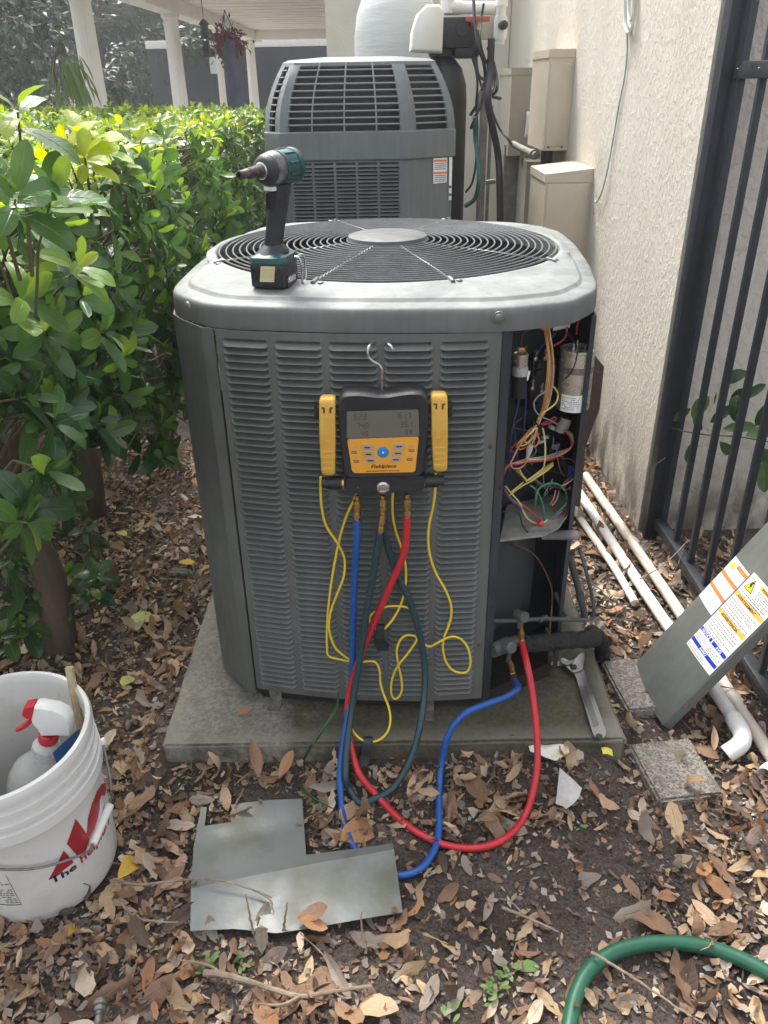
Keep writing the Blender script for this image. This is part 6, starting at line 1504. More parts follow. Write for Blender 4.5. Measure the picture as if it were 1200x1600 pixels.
def leaf_mesh(name, spec, m):
    vs, fs, uv = spec; me = bpy.data.meshes.new(name); me.from_pydata([tuple(v) for v in vs], [], fs); me.materials.append(m)
    ul = me.uv_layers.new(name='UVMap')
    for lp_ in me.loops: ul.data[lp_.index].uv = uv[lp_.vertex_index]
    me.polygons.foreach_set('use_smooth', [True] * len(me.polygons)); me.update(); return me
class Cloud:
    """many leaves joined into one mesh"""
    def __init__(s): s.v = []; s.f = []; s.uv = []; s.m = []
    def add(s, spec, M, mi):
        k = len(s.v); s.v += [M @ v for v in spec[0]]; s.uv += spec[2]
        for f in spec[1]: s.f.append(tuple(i + k for i in f)); s.m.append(mi)
    def build(s, name, mats, parent=None, **kw):
        if not s.v: return None
        off = WL[parent] if parent is not None else Vector((0, 0, 0))
        me = bpy.data.meshes.new(name); me.from_pydata([tuple(v - off) for v in s.v], [], s.f)
        for m in mats: me.materials.append(m)
        me.polygons.foreach_set('material_index', s.m); me.polygons.foreach_set('use_smooth', [True] * len(s.f))
        ul = me.uv_layers.new(name='UVMap'); buf = []
        for f in s.f:
            for i in f: buf += s.uv[i]
        ul.data.foreach_set('uv', buf); me.update()
        return tag(link(name, me, parent), **kw)
def orient(p, d, nrm, s=1.0):
    """leaf pointing along d with its upper face to nrm"""
    d = Vector(d).normalized(); n = Vector(nrm); n = (n - d * n.dot(d))
    if n.length < 1e-4: n = d.orthogonal()
    n.normalize(); y = n.cross(d)
    return Matrix(((d.x * s, y.x * s, n.x * s, p[0]), (d.y * s, y.y * s, n.y * s, p[1]), (d.z * s, y.z * s, n.z * s, p[2]), (0, 0, 0, 1)))
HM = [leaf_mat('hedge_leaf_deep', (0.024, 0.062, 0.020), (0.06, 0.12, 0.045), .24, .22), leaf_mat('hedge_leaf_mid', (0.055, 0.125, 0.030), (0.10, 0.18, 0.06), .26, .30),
      leaf_mat('hedge_leaf_bright', (0.125, 0.22, 0.040), (0.15, 0.24, 0.07), .30, .38), leaf_mat('hedge_leaf_young', (0.24, 0.32, 0.040), (0.26, 0.32, 0.07), .4, .42), leaf_mat('hedge_leaf_sun_tint', (0.30, 0.37, 0.008), (0.36, 0.40, 0.04), .4, .5)]  # the last, yellow colour carries the sun patch on the hedge
HS = [leaf_verts(1, w, 8, c, f, tw, seed=i) for i, (w, c, f, tw) in enumerate(((.42, -.5, .22, .1), (.48, -.9, .16, -.15), (.39, -.25, .30, .0), (.52, -.7, .10, .2), (.44, -1.3, .2, -.1), (.46, .25, .25, .1)))]
HMESH = [[leaf_mesh('leaf', s_, m) for s_ in HS] for m in HM]
M_bark = mat('shrub_bark', (0.085, 0.062, 0.042), .9, var=.4, scale=9, bump=.7, bscale=40, stretch=(1, 1, .3))
M_stem = mat('green_stem', (0.075, 0.11, 0.03), .5, var=.2)
RH = random.Random(5)
HEDGE_TOP = 1.27
def hedge_surface(x, y):
    return HEDGE_TOP + .06 * mnoise.noise(Vector((x * 1.7, y * 1.7, 2.2))) + .05 * mnoise.noise(Vector((x * 4.3, y * 4.3, 7.7)))
WH = []
M_stem2 = mat('twig_brown_green', (0.085, 0.085, 0.035), .7, var=.3, scale=20, col2=(.10, .07, .045))
def whorl(p, up, size, tint, out, stem=True):
    """a shoot tip: pairs of leaves round a short stem; tint 0..1 picks dark to bright, for young growth and for light"""
    up = Vector(up).normalized(); a, b_, _ = frame_from(up); n = RH.choice((6, 7, 8, 9)); WH.append((Vector(p), up, size * RH.uniform(.8, 1.6))); a0 = RH.uniform(0, 6.28)
    for i in range(n):
        t = i / n; th = a0 + i * 2.4; r = Vector(a * math.cos(th) + b_ * math.sin(th))
        el = .15 + .95 * t + RH.uniform(-.2, .2)                          # lower leaves spread, upper ones stand up
        d = r * math.cos(el) + up * math.sin(el)
        nrm = up * math.cos(el) - r * math.sin(el)
        s_ = size * (1.0 - .45 * t) * RH.uniform(.62, 1.12)
        q = p + up * (.035 * t) * (size / .09) + r * .004
        k = min(4, max(0, int(tint * 3.2 + t * 1.1 + RH.uniform(-.7, .7))))
        out.append((q, d + Vector((RH.uniform(-.15, .15), RH.uniform(-.15, .15), RH.uniform(-.1, .1))), nrm, s_, k if k < 4 else 3))
def shrub(label, cx, cy, rx, ry, x0, x1, y0, y1, n_top, n_face, size, trunk, yellow=None, zlow=.52, lowshoots=0):
    """one shrub of the hedge: fills the box x0..x1, y0..y1 up to the clipped top; right-hand face open to the unit"""
    t = thing('hedge_shrub', label, 'shrub', (cx, cy, gh(cx, cy)), 'large leaved hedge shrubs')
    L_ = []
    for _ in range(n_top):
        x, y = RH.uniform(x0, x1), RH.uniform(y0, y1); z = hedge_surface(x, y) - abs(RH.gauss(0, .05))
        whorl(Vector((x, y, z)), (RH.gauss(0, .28), RH.gauss(0, .28) - .1, 1), size * RH.uniform(.85, 1.15), RH.uniform(.45, 1.0), L_)  # tops get brighter leaf colours for the backlight
    for _ in range(n_face):
        y = RH.uniform(y0, y1); q = RH.random() ** .8; z = zlow + (HEDGE_TOP - zlow) * q
        bul = .07 * math.sin(q * math.pi) + .07 * mnoise.noise(Vector((y * 2.6, z * 2.6, 3.0)))
        x = x1 + bul - abs(RH.gauss(0, .05))
        if y < y0 + .2 and RH.random() < .6: x = RH.uniform(x0, x1); y = y0 + RH.uniform(-.04, .1)
        dr = Vector((.9, RH.gauss(-.25, .4), RH.uniform(-.2, .75))); whorl(Vector((x, y, z)), dr, size * RH.uniform(.8, 1.1), RH.uniform(0, .35) + .5 * max(0, q - .6), L_)
    for _ in range(n_top // 2 + n_face // 2):                            # leaves inside in the darkest colours, their shade painted in
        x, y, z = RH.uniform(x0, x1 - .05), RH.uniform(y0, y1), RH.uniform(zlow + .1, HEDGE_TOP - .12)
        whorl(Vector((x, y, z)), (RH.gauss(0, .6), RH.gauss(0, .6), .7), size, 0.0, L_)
    for _ in range((n_top + n_face) // 3):                              # low dark-coloured growth added further in to block light
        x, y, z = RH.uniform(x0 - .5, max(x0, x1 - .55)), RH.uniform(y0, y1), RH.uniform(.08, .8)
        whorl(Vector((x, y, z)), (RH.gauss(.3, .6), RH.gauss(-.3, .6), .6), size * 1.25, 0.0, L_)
    # trunk and limbs
    b = MB(); tx, ty = trunk
    tr_ = [Vector((tx, ty, -.03)), Vector((tx + .02, ty, .25)), Vector((tx - .03, ty + .02, .5)), Vector((tx - .02, ty + .05, .8))]
    b.tube(spline(tr_, 5), lambda q: .050 - .018 * q, 12); b.build('trunk', M_bark, t)
    for k in range(5):
        e = Vector((RH.uniform(x0 + .05, x1 - .02), RH.uniform(y0, y1), RH.uniform(.85, 1.12))); m_ = tr_[2].lerp(e, .5) + Vector((0, 0, -.06))
        b = MB(); b.tube(spline([tr_[2] - Vector((0, 0, .05)), m_, e], 6), lambda q: .02 - .013 * q, 8); b.build('branch', M_bark, t)
    if yellow:  # recolours leaves near the spot as if the sun lit them
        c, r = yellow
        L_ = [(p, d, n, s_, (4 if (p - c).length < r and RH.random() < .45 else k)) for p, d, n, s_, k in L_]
    return t, L_
def finish(t, L_, keep=300):
    """the leaves that show largest become parts; the rest one joined part"""
    def shows(q):
        p = q[0]; x, y, zc = pxof(p); inside = -60 < x < 1260 and -60 < y < 1660
        return (1 if inside else .02) * q[3] / max(.2, zc) * (1 + .8 * (p.z - .6))
    L_.sort(key=shows, reverse=True)
    for p, d, n, s_, k in L_[:keep]:
        o = bpy.data.objects.new('leaf', HMESH[k][RH.randrange(len(HS))]); COL.objects.link(o); o.parent = t
        M = orient(p - WL[t], d, n, s_); o.matrix_local = M; WL[o] = Vector(p)
    c = Cloud()
    for p, d, n, s_, k in L_[keep:]: c.add(HS[RH.randrange(len(HS))], orient(p, d, n, s_), k)
    c.build('foliage', HM, t, kind='stuff')
    tw_ = MB()
    for p, u, l in WH:
        q = p - u * l + Vector((RH.uniform(-.02, .02), RH.uniform(-.02, .02), -l * .4)); tw_.tube([p + u * .02, p - u * l * .5, q], lambda k: .0018 + .0016 * k, 4, caps=False)
    WH.clear(); tw_.build('twigs', M_stem2, t, kind='stuff')
t, L_ = shrub('nearest hedge shrub, big leaves overhanging the bucket at the left edge', -.98, 1.72, 0, 0, -1.35, -.62, 1.02, 1.75, 75, 85, .085, (-.96, 1.86), zlow=.72)
# sprays close to the lens at the left edge, and low suckers at the foot of the trunk
for (px, py, d, up, s_, tn) in ((30, 200, 1.22, (.2, -.2, 1), .12, .75), (75, 330, 1.2, (.5, -.3, .8), .12, .5), (20, 330, 1.15, (.4, -.3, .6), .125, .3), (25, 480, 1.25, (.6, -.3, .5), .115, .45), (110, 430, 1.3, (.7, -.3, .6), .11, .6), (60, 520, 1.3, (.6, -.4, .1), .115, .25),
                                (150, 520, 1.45, (.9, -.3, .1), .10, .35), (175, 555, 1.5, (.9, -.4, -.2), .10, .4), (120, 470, 1.4, (.6, -.5, .4), .10, .3), (10, 560, 1.3, (.5, -.4, -.1), .11, .15), (85, 570, 1.45, (.6, -.5, -.2), .095, .1)):
    whorl(PY(px, py, d), up, s_ * .82, tn, L_)
for (px, py, z, s_) in ((30, 800, .42, .09), (20, 880, .30, .10), (60, 920, .22, .095), (20, 950, .18, .09), (100, 905, .2, .085), (140, 925, .16, .10), (45, 870, .3, .09), (10, 1000, .1, .085), (150, 905, .22, .09), (90, 950, .14, .085), (5, 840, .35, .10), (40, 985, .12, .09)):
    p = PZ(px, py, z); whorl(p, (.35, -.35, .8), s_, .12 + .3 * RH.random(), L_)
finish(t, L_, 300)
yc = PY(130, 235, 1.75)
t, L_ = shrub('hedge shrub with a tip coloured yellow for a patch of sun, second from the front', -1.0, 2.4, 0, 0, -1.6, -.60, 1.75, 2.55, 105, 120, .08, (-1.13, 2.70), (yc, .14), zlow=.56)
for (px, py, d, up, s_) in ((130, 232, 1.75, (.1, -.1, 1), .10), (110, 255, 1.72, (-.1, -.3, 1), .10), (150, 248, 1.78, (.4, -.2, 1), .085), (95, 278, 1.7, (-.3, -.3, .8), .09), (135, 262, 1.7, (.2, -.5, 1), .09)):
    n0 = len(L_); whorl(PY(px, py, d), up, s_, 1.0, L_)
    L_[n0:] = [(a, b_, c, e, 4 if RH.random() < .55 else 3) for a, b_, c, e, k in L_[n0:]]  # sun patch put into the leaf colours
finish(t, L_, 300)
t, L_ = shrub('hedge shrub whose leaves touch the left corner of the opened unit', -.9, 3.2, 0, 0, -1.8, -.63, 2.55, 3.5, 150, 130, .078, (-1.0, 3.3)); finish(t, L_, 300)
t, L_ = shrub('hedge shrub beside the domed air conditioner, in front of the porch columns', -1.2, 4.4, 0, 0, -2.2, -.66, 3.5, 5.2, 300, 130, .075, (-1.2, 4.2)); finish(t, L_, 300)
t, L_ = shrub('hedge shrub spreading left of the row, below the first porch column', -2.0, 3.0, 0, 0, -2.9, -1.5, 2.0, 3.6, 260, 30, .085, (-2.1, 3.0)); finish(t, L_, 260)
t, L_ = shrub('far hedge shrub at the foot of the second porch column', -1.9, 6.2, 0, 0, -2.7, -.8, 5.2, 7.2, 380, 60, .08, (-1.8, 6.0)); finish(t, L_, 240)
t, L_ = shrub('far hedge shrub at the left edge, in front of the dark trees', -3.1, 5.2, 0, 0, -4.6, -2.2, 3.6, 7.0, 520, 20, .09, (-3.0, 5.2)); finish(t, L_, 200)
# seedlings
def plant(name, label, cat, stems, size, tint, keep=60):
    L2 = []
    t = thing(name, label, cat, stems[0][0])
    for pts in stems:
        b = MB(); b.tube(spline(pts, 5), lambda q: .0035 - .002 * q, 6); b.build('stem', M_stem, t)
        for p in pts[1:]: whorl(p + Vector((RH.uniform(-.01, .01), 0, 0)), (RH.uniform(-.4, .4), -.3, .6), size, tint, L2)
    finish(t, L2, keep); return t
b0 = PZ(152, 900, .0)
plant('sapling', 'small dark green sapling between the trunks behind the bucket', 'plant', [[b0, b0 + Vector((0, 0, .10)), b0 + Vector((.01, -.02, .17))]], .08, .15)
# vine shoot behind the fence
v0 = PX(1200, 690, 1.12); t = thing('vine_shoot', 'leafy vine shoot growing through the iron fence', 'plant', v0)
pts = [PX(1260, 700, 1.16), PX(1200, 690, 1.10), PX(1150, 682, 1.06), PX(1110, 680, 1.0), PX(1075, 675, .97), PX(1047, 668, .95), PX(1020, 662, .94)]
b = MB(); b.tube(spline(pts, 6), .0022, 6); b.build('stem', M_stem, t); L_ = []
for (px, py, X, dx, dz_, s_, k) in ((1052, 658, .95, .2, .5, .07, 1), (1082, 655, .95, .1, 1, .085, 1), (1095, 672, 1.0, -.3, .4, .08, 0), (1110, 660, 1.05, .4, .6, .09, 0), (1130, 670, 1.03, .6, .2, .09, 1), (1125, 690, 1.02, .5, -.5, .08, 0), (1150, 660, 1.08, -.4, .7, .09, 0), (1165, 680, 1.06, .5, .3, .085, 1), (1180, 665, 1.1, .2, .8, .09, 0),
                                  (1190, 700, 1.08, .4, -.6, .085, 0), (1140, 640, 1.1, .3, .9, .09, 0), (1108, 640, 1.1, -.2, .9, .08, 0), (1160, 625, 1.12, .5, .7, .08, 0), (1085, 690, 1.0, -.3, -.6, .07, 0), (1195, 720, 1.08, .1, -1, .09, 1), (1200, 640, 1.12, .3, .8, .09, 0), (1100, 612, 1.12, -.4, .6, .08, 0), (1130, 600, 1.12, .4, .6, .08, 0)):
    L_.append((PX(px, py, X), Vector((dx, -.3, dz_)), Vector((-.6, -.6, .5)), s_, k))
finish(t, L_, 60)

# ------------------------------------------------------------------ trees behind the porch
TL = [leaf_mat('tree_leaf_dark', (0.011, 0.030, 0.014), (0.03, 0.06, 0.03), .45, .12), leaf_mat('tree_leaf_mid', (0.022, 0.052, 0.022), (0.05, 0.09, 0.04), .45, .15), leaf_mat('tree_leaf_light', (0.075, 0.11, 0.045), (0.1, 0.14, 0.06), .3, .2)]
TS = [leaf_verts(1, .5, 2, c, .2, 0, seed=i) for i, c in enumerate((-.4, -.9, .3))]
RT = random.Random(21)
def tree(label, x, y, h, rad, n, size):
    t = thing('evergreen_tree', label, 'tree', (x, y, 0), 'dark trees behind the porch')
    b = MB(); b.tube(spline([Vector((x, y, -.1)), Vector((x + .1, y, h * .3)), Vector((x - .1, y + .1, h * .8))], 6), lambda q: .2 - .13 * q, 10); b.build('trunk', M_bark, t)
    for k in range(5):
        e = Vector((x + RT.uniform(-1, 1) * rad * .8, y + RT.uniform(-1, .4) * rad * .6, h * RT.uniform(.4, .9)))
        b = MB(); b.tube(spline([Vector((x, y, h * .25)), Vector((x, y, h * .3)).lerp(e, .5) + Vector((0, 0, .2)), e], 5), lambda q: .07 - .05 * q, 7); b.build('limb', M_bark, t)
    c = Cloud(); clumps = [(Vector((x + RT.gauss(0, .55) * rad, y + RT.gauss(-.1, .45) * rad, h * RT.uniform(.02, 1.02))), RT.uniform(.35, .8)) for _ in range(70)]
    for _ in range(n):
        cc, r = RT.choice(clumps); v = Vector((RT.gauss(0, 1), RT.gauss(0, 1), RT.gauss(0, 1))).normalized() * r * RT.uniform(.5, 1.05)
        p = cc + v; k = 2 if RT.random() < .04 else (1 if RT.random() < .5 else 0)
        c.add(TS[RT.randrange(3)], orient(p, v + Vector((RT.gauss(0, .4), RT.gauss(0, .4), -.2)), Vector((RT.gauss(0, .6), RT.gauss(0, .6) - .3, 1)), size * RT.uniform(.7, 1.3)), k)
    c.build('crown', TL, t)
wd_ = Cloud()
for _ in range(26000):
    pp = Vector((RT.uniform(-42, 8), RT.uniform(38, 44), 15 * RT.random() ** .8))
    wd_.add(TS[RT.randrange(3)], orient(pp, (RT.gauss(0, 1), RT.gauss(0, .4), RT.gauss(-.4, .6)), (RT.gauss(0, .6), -.8, .6), RT.uniform(.5, 1.0)), 0 if RT.random() < .9 else 1)
wd_.build('far_woods', TL, kind='stuff', label='far off dark wood closing the view beyond the trailer')
for lab, x, y, h, rad, n in (('dark evergreen tree at the far left edge behind the hedge', -8.2, 13.5, 7.2, 2.3, 6000), ('dark evergreen tree filling the gap left of the first porch column', -7.0, 15.5, 7.6, 1.9, 6000), ('dark tree standing left behind the first porch column', -9.6, 20.5, 8.5, 2.3, 6000),
                             ('evergreen tree rising beyond the left end of the dark trailer', -9.2, 30, 9.5, 3.2, 5000), ('distant tree beyond the roof edge of the dark trailer', -4.2, 32, 9.0, 3.6, 5000), ('distant tree behind the dark trailer nearest the porch pier', -1.0, 33, 8.5, 3.2, 3500), ('tall dark tree far behind the left trees', -13, 21, 11, 3.8, 6000)):
    tree(lab, x, y, h, rad, int(n * 2.2), .15 if y < 22 else .24)
# weeping plant on a bent pole beyond the hedge
p = at(95, 140, 8.0); t = thing('weeping_plant', 'drooping light green plant beside a bent brown pole', 'plant', (p.x, 8, .0))
b = MB(); b.tube(spline([Vector((at(93, 150, 8).x, 8, 0)), at(92, 150, 8), at(84, 120, 8), at(83, 100, 8), at(88, 84, 8), at(97, 77, 8)], 6), .018, 8); b.tube([at(94, 68, 8), at(99, 82, 8)], .03, 8); b.build('pole', M_bark, t)
c = Cloud()
TN = leaf_verts(1, .10, 4, -.5, .2, 0, seed=3)
for _ in range(95):
    a = RT.uniform(-1, 1); q = RT.random(); pp = at(106 + a * 22 * (.3 + q), 84 + q * 52, 8.0) + Vector((0, RT.uniform(-.25, .25), 0))
    c.add(TN, orient(pp, (a * .7, RT.gauss(0, .35), -1), (a, -.6, .4), RT.uniform(.14, .30)), 0)
c.build('foliage', [leaf_mat('weeping_leaf', (0.10, 0.17, 0.05), (.15, .22, .08), .4, .4)], t, kind='stuff')
# hanging basket of red flowers, lantern, covered parasol by the porch
hb0 = at(355, 62, 13.2); t = thing('hanging_basket', 'hanging basket of dark red flowers under the porch beam', 'flower basket', hb0)
b = MB(); b.lathe([(.05, -.28), (.14, -.22), (.19, -.08), (.2, -.06), (.17, -.06)], hb0, (0, 0, 1), seg=20)
for k in range(3): b.tube([hb0 + Vector((.18 * math.cos(k * 2.1), .18 * math.sin(k * 2.1), -.06)), hb0 + Vector((0, 0, .36))], .006, 5)
b.build('pot', M_dark, t)
MF_ = [leaf_mat('flower_red', (0.13, 0.014, 0.02), (.16, .03, .03), .5, .3), TL[0], leaf_mat('flower_pink', (0.22, 0.05, 0.06), (.25, .08, .08), .5, .3)]
c = Cloud()
for _ in range(650):
    v = Vector((RT.gauss(0, .12), RT.gauss(0, .12), RT.gauss(0, .09))); v.z -= .25 * v.xy.length
    c.add(TS[RT.randrange(3)], orient(hb0 + v + Vector((0, 0, .02)), v + Vector((0, 0, RT.gauss(-.1, .2))), (RT.gauss(0, 1), -.4, 1), RT.uniform(.05, .10)), RT.choice((0, 0, 1, 2)))
c.build('flowers', MF_, t, kind='stuff')
l0 = at(319, 42, 12.6); t = thing('hanging_lantern', 'small dark lantern hanging left of the flower basket', 'lantern', l0)
b = MB(); b.lathe([(.07, -.14), (.07, -.12), (.055, -.12), (.055, .02), (.08, .025), (.03, .08), (.01, .09)], l0, (0, 0, 1), seg=8); b.tube([l0 + Vector((0, 0, .09)), l0 + Vector((0, 0, .45))], .005, 5); b.build('lamp_body', M_dark, t)
b = MB(); b.lathe([(.045, -.36), (.055, -.3), (.05, -.16)], l0, (0, 0, 1), seg=8); b.build('wind_chime', M_dark, t)
u0_ = at(362, 62, 12.0); b = MB(); rg = []
for k, (px, py, r) in enumerate(((358, 64, .055), (358, 75, .06), (359, 95, .07), (363, 120, .085), (367, 145, .1), (371, 170, .11))):
    q = at(px, py, 12.0); rg.append([q + Vector(((r + (.018 if i % 2 else 0)) * math.cos(i * math.pi / 8), (r + (.018 if i % 2 else 0)) * math.sin(i * math.pi / 8), 0)) for i in range(16)])
b.loft(rg, 0, True, True, True); b.build('closed_parasol', mat('blue_grey_cloth', (0.07, 0.085, 0.12), .85, var=.15, scale=6), label='closed blue grey parasol in front of the third porch column', cat='parasol')

# ------------------------------------------------------------------ dead leaves, twigs, sprouts
RL0 = random.Random(77)
DC = [('tan', (0.40, 0.275, 0.170), (.46, .35, .25)), ('brown', (0.22, 0.130, 0.078), (.29, .19, .12)), ('orange', (0.34, 0.175, 0.085), (.42, .24, .12)), ('grey', (0.25, 0.205, 0.165), (.28, .25, .21)), ('dark', (0.085, 0.055, 0.038), (.13, .09, .06)), ('pale', (0.52, 0.42, 0.31), (.56, .47, .36))]
DM = [leaf_mat('dead_leaf_' + n, c, v, .62, .12, dry=True) for n, c, v in DC]
DS = [leaf_verts(1, w, 8, c, f, tw, seed=40 + i, rag=.13) for i, (w, c, f, tw) in enumerate(((.36, .8, .25, .3), (.32, 1.5, .45, -.4), (.42, -.4, -.15, .2), (.30, .3, .7, .7), (.44, 1.1, .1, -.6), (.34, -1.1, .3, .5), (.30, 2.3, .3, .2), (.40, .3, -.35, -.3), (.27, -.3, .9, .1), (.46, .7, .18, .9), (.38, 1.8, -.3, .8), (.25, .6, .5, -1.2)))]
DF = []
for i in range(10):                                                        # broken pieces: a few rows of a leaf, one side torn
    vs_, fs_, uv_ = leaf_verts(1, RL0.uniform(.35, .6), 6, RL0.uniform(-1.5, 1.8), RL0.uniform(-.3, .7), RL0.uniform(-1, 1), seed=80 + i, rag=.28)
    r0 = RL0.randrange(0, 3); r1 = r0 + RL0.randrange(2, 4); half = RL0.random() < .4
    DF.append((vs_, [f for k, f in enumerate(fs_) if r0 <= k // 2 < r1 and not (half and k % 2)], uv_))
DMESH = [[leaf_mesh('fallen_leaf', s_, m) for s_ in DS] for m in DM]
RL = random.Random(99)
SCRAP = [(p_.x, p_.y) for p_ in P_SCRAP]
def inpoly(x, y, P):
    c = False; n = len(P)
    for i in range(n):
        (xa, ya), (xb, yb) = P[i], P[i - 1]
        if (ya > y) != (yb > y) and x < (xb - xa) * (y - ya) / (yb - ya) + xa: c = not c
    return c
def blocked(x, y):
    if inpoly(x, y, SCRAP) or inpoly(x, y - .02, SCRAP): return True
    if -.545 < x < .565 and 1.35 < y < 2.65: return True                 # pad
    if (x - BC.x) ** 2 + (y - BC.y) ** 2 < .145 ** 2: return True
    if x > WX - .02 and y > WY - .05: return True
    return False
def density(x, y):
    """how thickly the leaves lie, as in the photograph"""
    n = .5 + .5 * mnoise.noise(Vector((x * 3.1, y * 3.1, 5.5)))
    d = .55
    if y > 1.2 and x < .6: d = 1.0
    if x < -.1 and y < 1.3: d = .95
    if x > .05 and y < 1.18: d = .30                                     # bare soil at lower right
    if x > .5 and y < 1.35: d = .75
    if x > .2 and y < .93: d = .5
    if x > .55 and y > 1.6: d = .7
    if x < -.45 and y > 1.4: d = .75
    return min(1.0, d * (.45 + .9 * n))
def on_top(x, y):
    z = gh(x, y)
    return z
def rest(x, y, L, lift, flip=True):
    yaw = RL.uniform(0, 6.283); pit = RL.gauss(0, .22); rol = RL.gauss(0, .34) + (math.pi if flip and RL.random() < .4 else 0)
    M = Matrix.Translation((x, y, on_top(x, y) + lift)) @ Matrix.Rotation(yaw, 4, 'Z') @ Matrix.Rotation(pit, 4, 'Y') @ Matrix.Rotation(rol, 4, 'X') @ Matrix.Scale(L, 4)
    return M
cand = []
tries = 0
while len(cand) < 6200 and tries < 60000:
    tries += 1
    y = .52 + 2.9 * RL.random() ** 1.35; x = RL.uniform(-1.55, 1.25)
    if blocked(x, y): continue
    px, py, zc = pxof((x, y, 0))
    if not (-120 < px < 1320 and py < 1760): continue
    if RL.random() > density(x, y): continue
    L = RL.choice((.035, .045, .055, .065, .075)) * RL.uniform(.82, 1.3)
    if RL.random() < .5: L *= RL.uniform(.35, .65)
    mi = RL.choices(range(6), (.28, .30, .07, .18, .10, .07))[0]
    cand.append((x, y, L, mi, zc))
for (px, py) in ((480, 1170), (440, 1080), (720, 1176), (383, 1112), (605, 1160), (830, 1070), (866, 1048)):
    pass
cand.sort(key=lambda c: -(c[2] / c[4]) * (.35 + RL.random()))
LAB = ('flat tan', 'curled brown', 'orange brown', 'greyish weathered', 'dark rotten', 'pale papery')
MARKS = [('the bucket', BC.x, BC.y, .15), ('the sheet metal scrap', -.20, 1.10, .20), ('the red hose loop', .13, 1.15, .10), ('the lower paver', .67, 1.34, .10), ('the concrete pad', .0, 1.40, .5), ('the garden hose', .46, .90, .12), ('the forked branch', -.25, .83, .12),
         ('the wrench', .50, 1.45, .1), ('the white pipe elbow', .83, 1.39, .06), ('the hedge trunk', -.96, 1.86, .08), ('the left side of the pad', -.56, 1.7, .2), ('the fallen pipe fitting', -.36, .76, .05)]
NTH = ['closest', 'second closest', 'third closest', 'fourth closest', 'fifth closest', 'sixth closest', 'seventh closest', 'eighth closest', 'ninth closest', 'tenth closest', 'eleventh closest', 'twelfth closest', 'thirteenth closest', 'fourteenth closest', 'fifteenth closest', 'sixteenth closest', 'seventeenth closest', 'eighteenth closest', 'nineteenth closest', 'twentieth closest']
def where(x, y):
    n, mx, my, r = min(MARKS, key=lambda q: math.hypot(x - q[1], y - q[2]) - q[3])
    dx, dy = x - mx, y - my
    if abs(dx) > abs(dy) * .9: s_ = 'right of ' if dx > 0 else 'left of '
    else: s_ = 'beyond ' if dy > 0 else 'in front of '
    return s_ + n, math.hypot(dx, dy)
NB = 285
seen = 0; rest_c = Cloud(); rest_f = Cloud(); INDIV = {}
for x, y, L, mi, zc in cand:
    px, py, _ = pxof((x, y, 0)); inside = 15 < px < 1185 and 1000 < py < 1585
    sh = RL.randrange(len(DS)); M = rest(x, y, L, RL.uniform(.0, .014) * density(x, y) + .003)
    if inside and seen < NB:
        o = bpy.data.objects.new('fallen_leaf', DMESH[mi][sh]); COL.objects.link(o); o.matrix_world = M; WL[o] = M.translation
        w_, d_ = where(x, y); INDIV.setdefault((mi, w_), []).append((d_, o)); seen += 1
    else: rest_c.add(DS[sh], M, mi)
for (mi, w_), lst in INDIV.items():
    lst.sort(key=lambda q: q[0])
    for i, (d_, o) in enumerate(lst): tag(o, ('large %s dead leaf %s' % (LAB[mi], w_)) if len(lst) == 1 else '%s large %s dead leaf %s' % (NTH[min(i, 19)], LAB[mi], w_), 'leaf', 'large dead leaves in the litter')
rest_c.build('leaf_litter', DM, kind='stuff', label='mixed brown leaf litter covering the soil')
for _ in range(24000):
    y = .52 + 2.7 * RL.random() ** 1.3; x = RL.uniform(-1.5, 1.22)
    if blocked(x, y) or RL.random() > 1.1 * density(x, y) ** 1.5: continue
    rest_f.add(DF[RL.randrange(10)], rest(x, y, RL.uniform(.012, .05), RL.uniform(.0, .010) + .001), RL.choices(range(6), (.30, .28, .06, .20, .10, .06))[0])
rest_f.build('leaf_fragments', DM, kind='stuff', label='broken pieces of dead leaf carpeting the soil')
# crumbs: bits of broken leaf, bark and straw
cr = MB()
for _ in range(40000):
    y = .5 + 2.6 * RL.random() ** 1.3; x = RL.uniform(-1.5, 1.2)
    if blocked(x, y) or RL.random() > density(x, y) * .9 + .08: continue
    z = gh(x, y) + RL.uniform(.0005, .008); s_ = RL.uniform(.002, .011); a = RL.uniform(0, 6.28); k = RL.uniform(.15, .8)
    u = Vector((math.cos(a), math.sin(a), RL.uniform(-.4, .4))) * s_; w = Vector((-math.sin(a), math.cos(a), RL.uniform(-.5, .5))) * s_ * k
    p = Vector((x, y, z)); cr.add([p - u - w * .5, p - u * .2 + w, p + u + w * .3, p + u * .3 - w], [(0, 1, 2, 3)], RL.choices(range(5), (.22, .3, .08, .14, .26))[0])
CMAT = [mat('crumb_%d' % i, c, .8, var=.3, scale=40) for i, c in enumerate(((.30, .225, .155), (.13, .09, .065), (.24, .14, .08), (.31, .28, .24), (.045, .034, .028)))]
me = bpy.data.meshes.new('leaf_crumbs'); me.from_pydata([tuple(v) for v in cr.v], [], cr.f)
for m in CMAT: me.materials.append(m)
me.polygons.foreach_set('material_index', cr.m); tag(link('leaf_crumbs', me), kind='stuff', label='broken bits of leaf and bark on the soil')
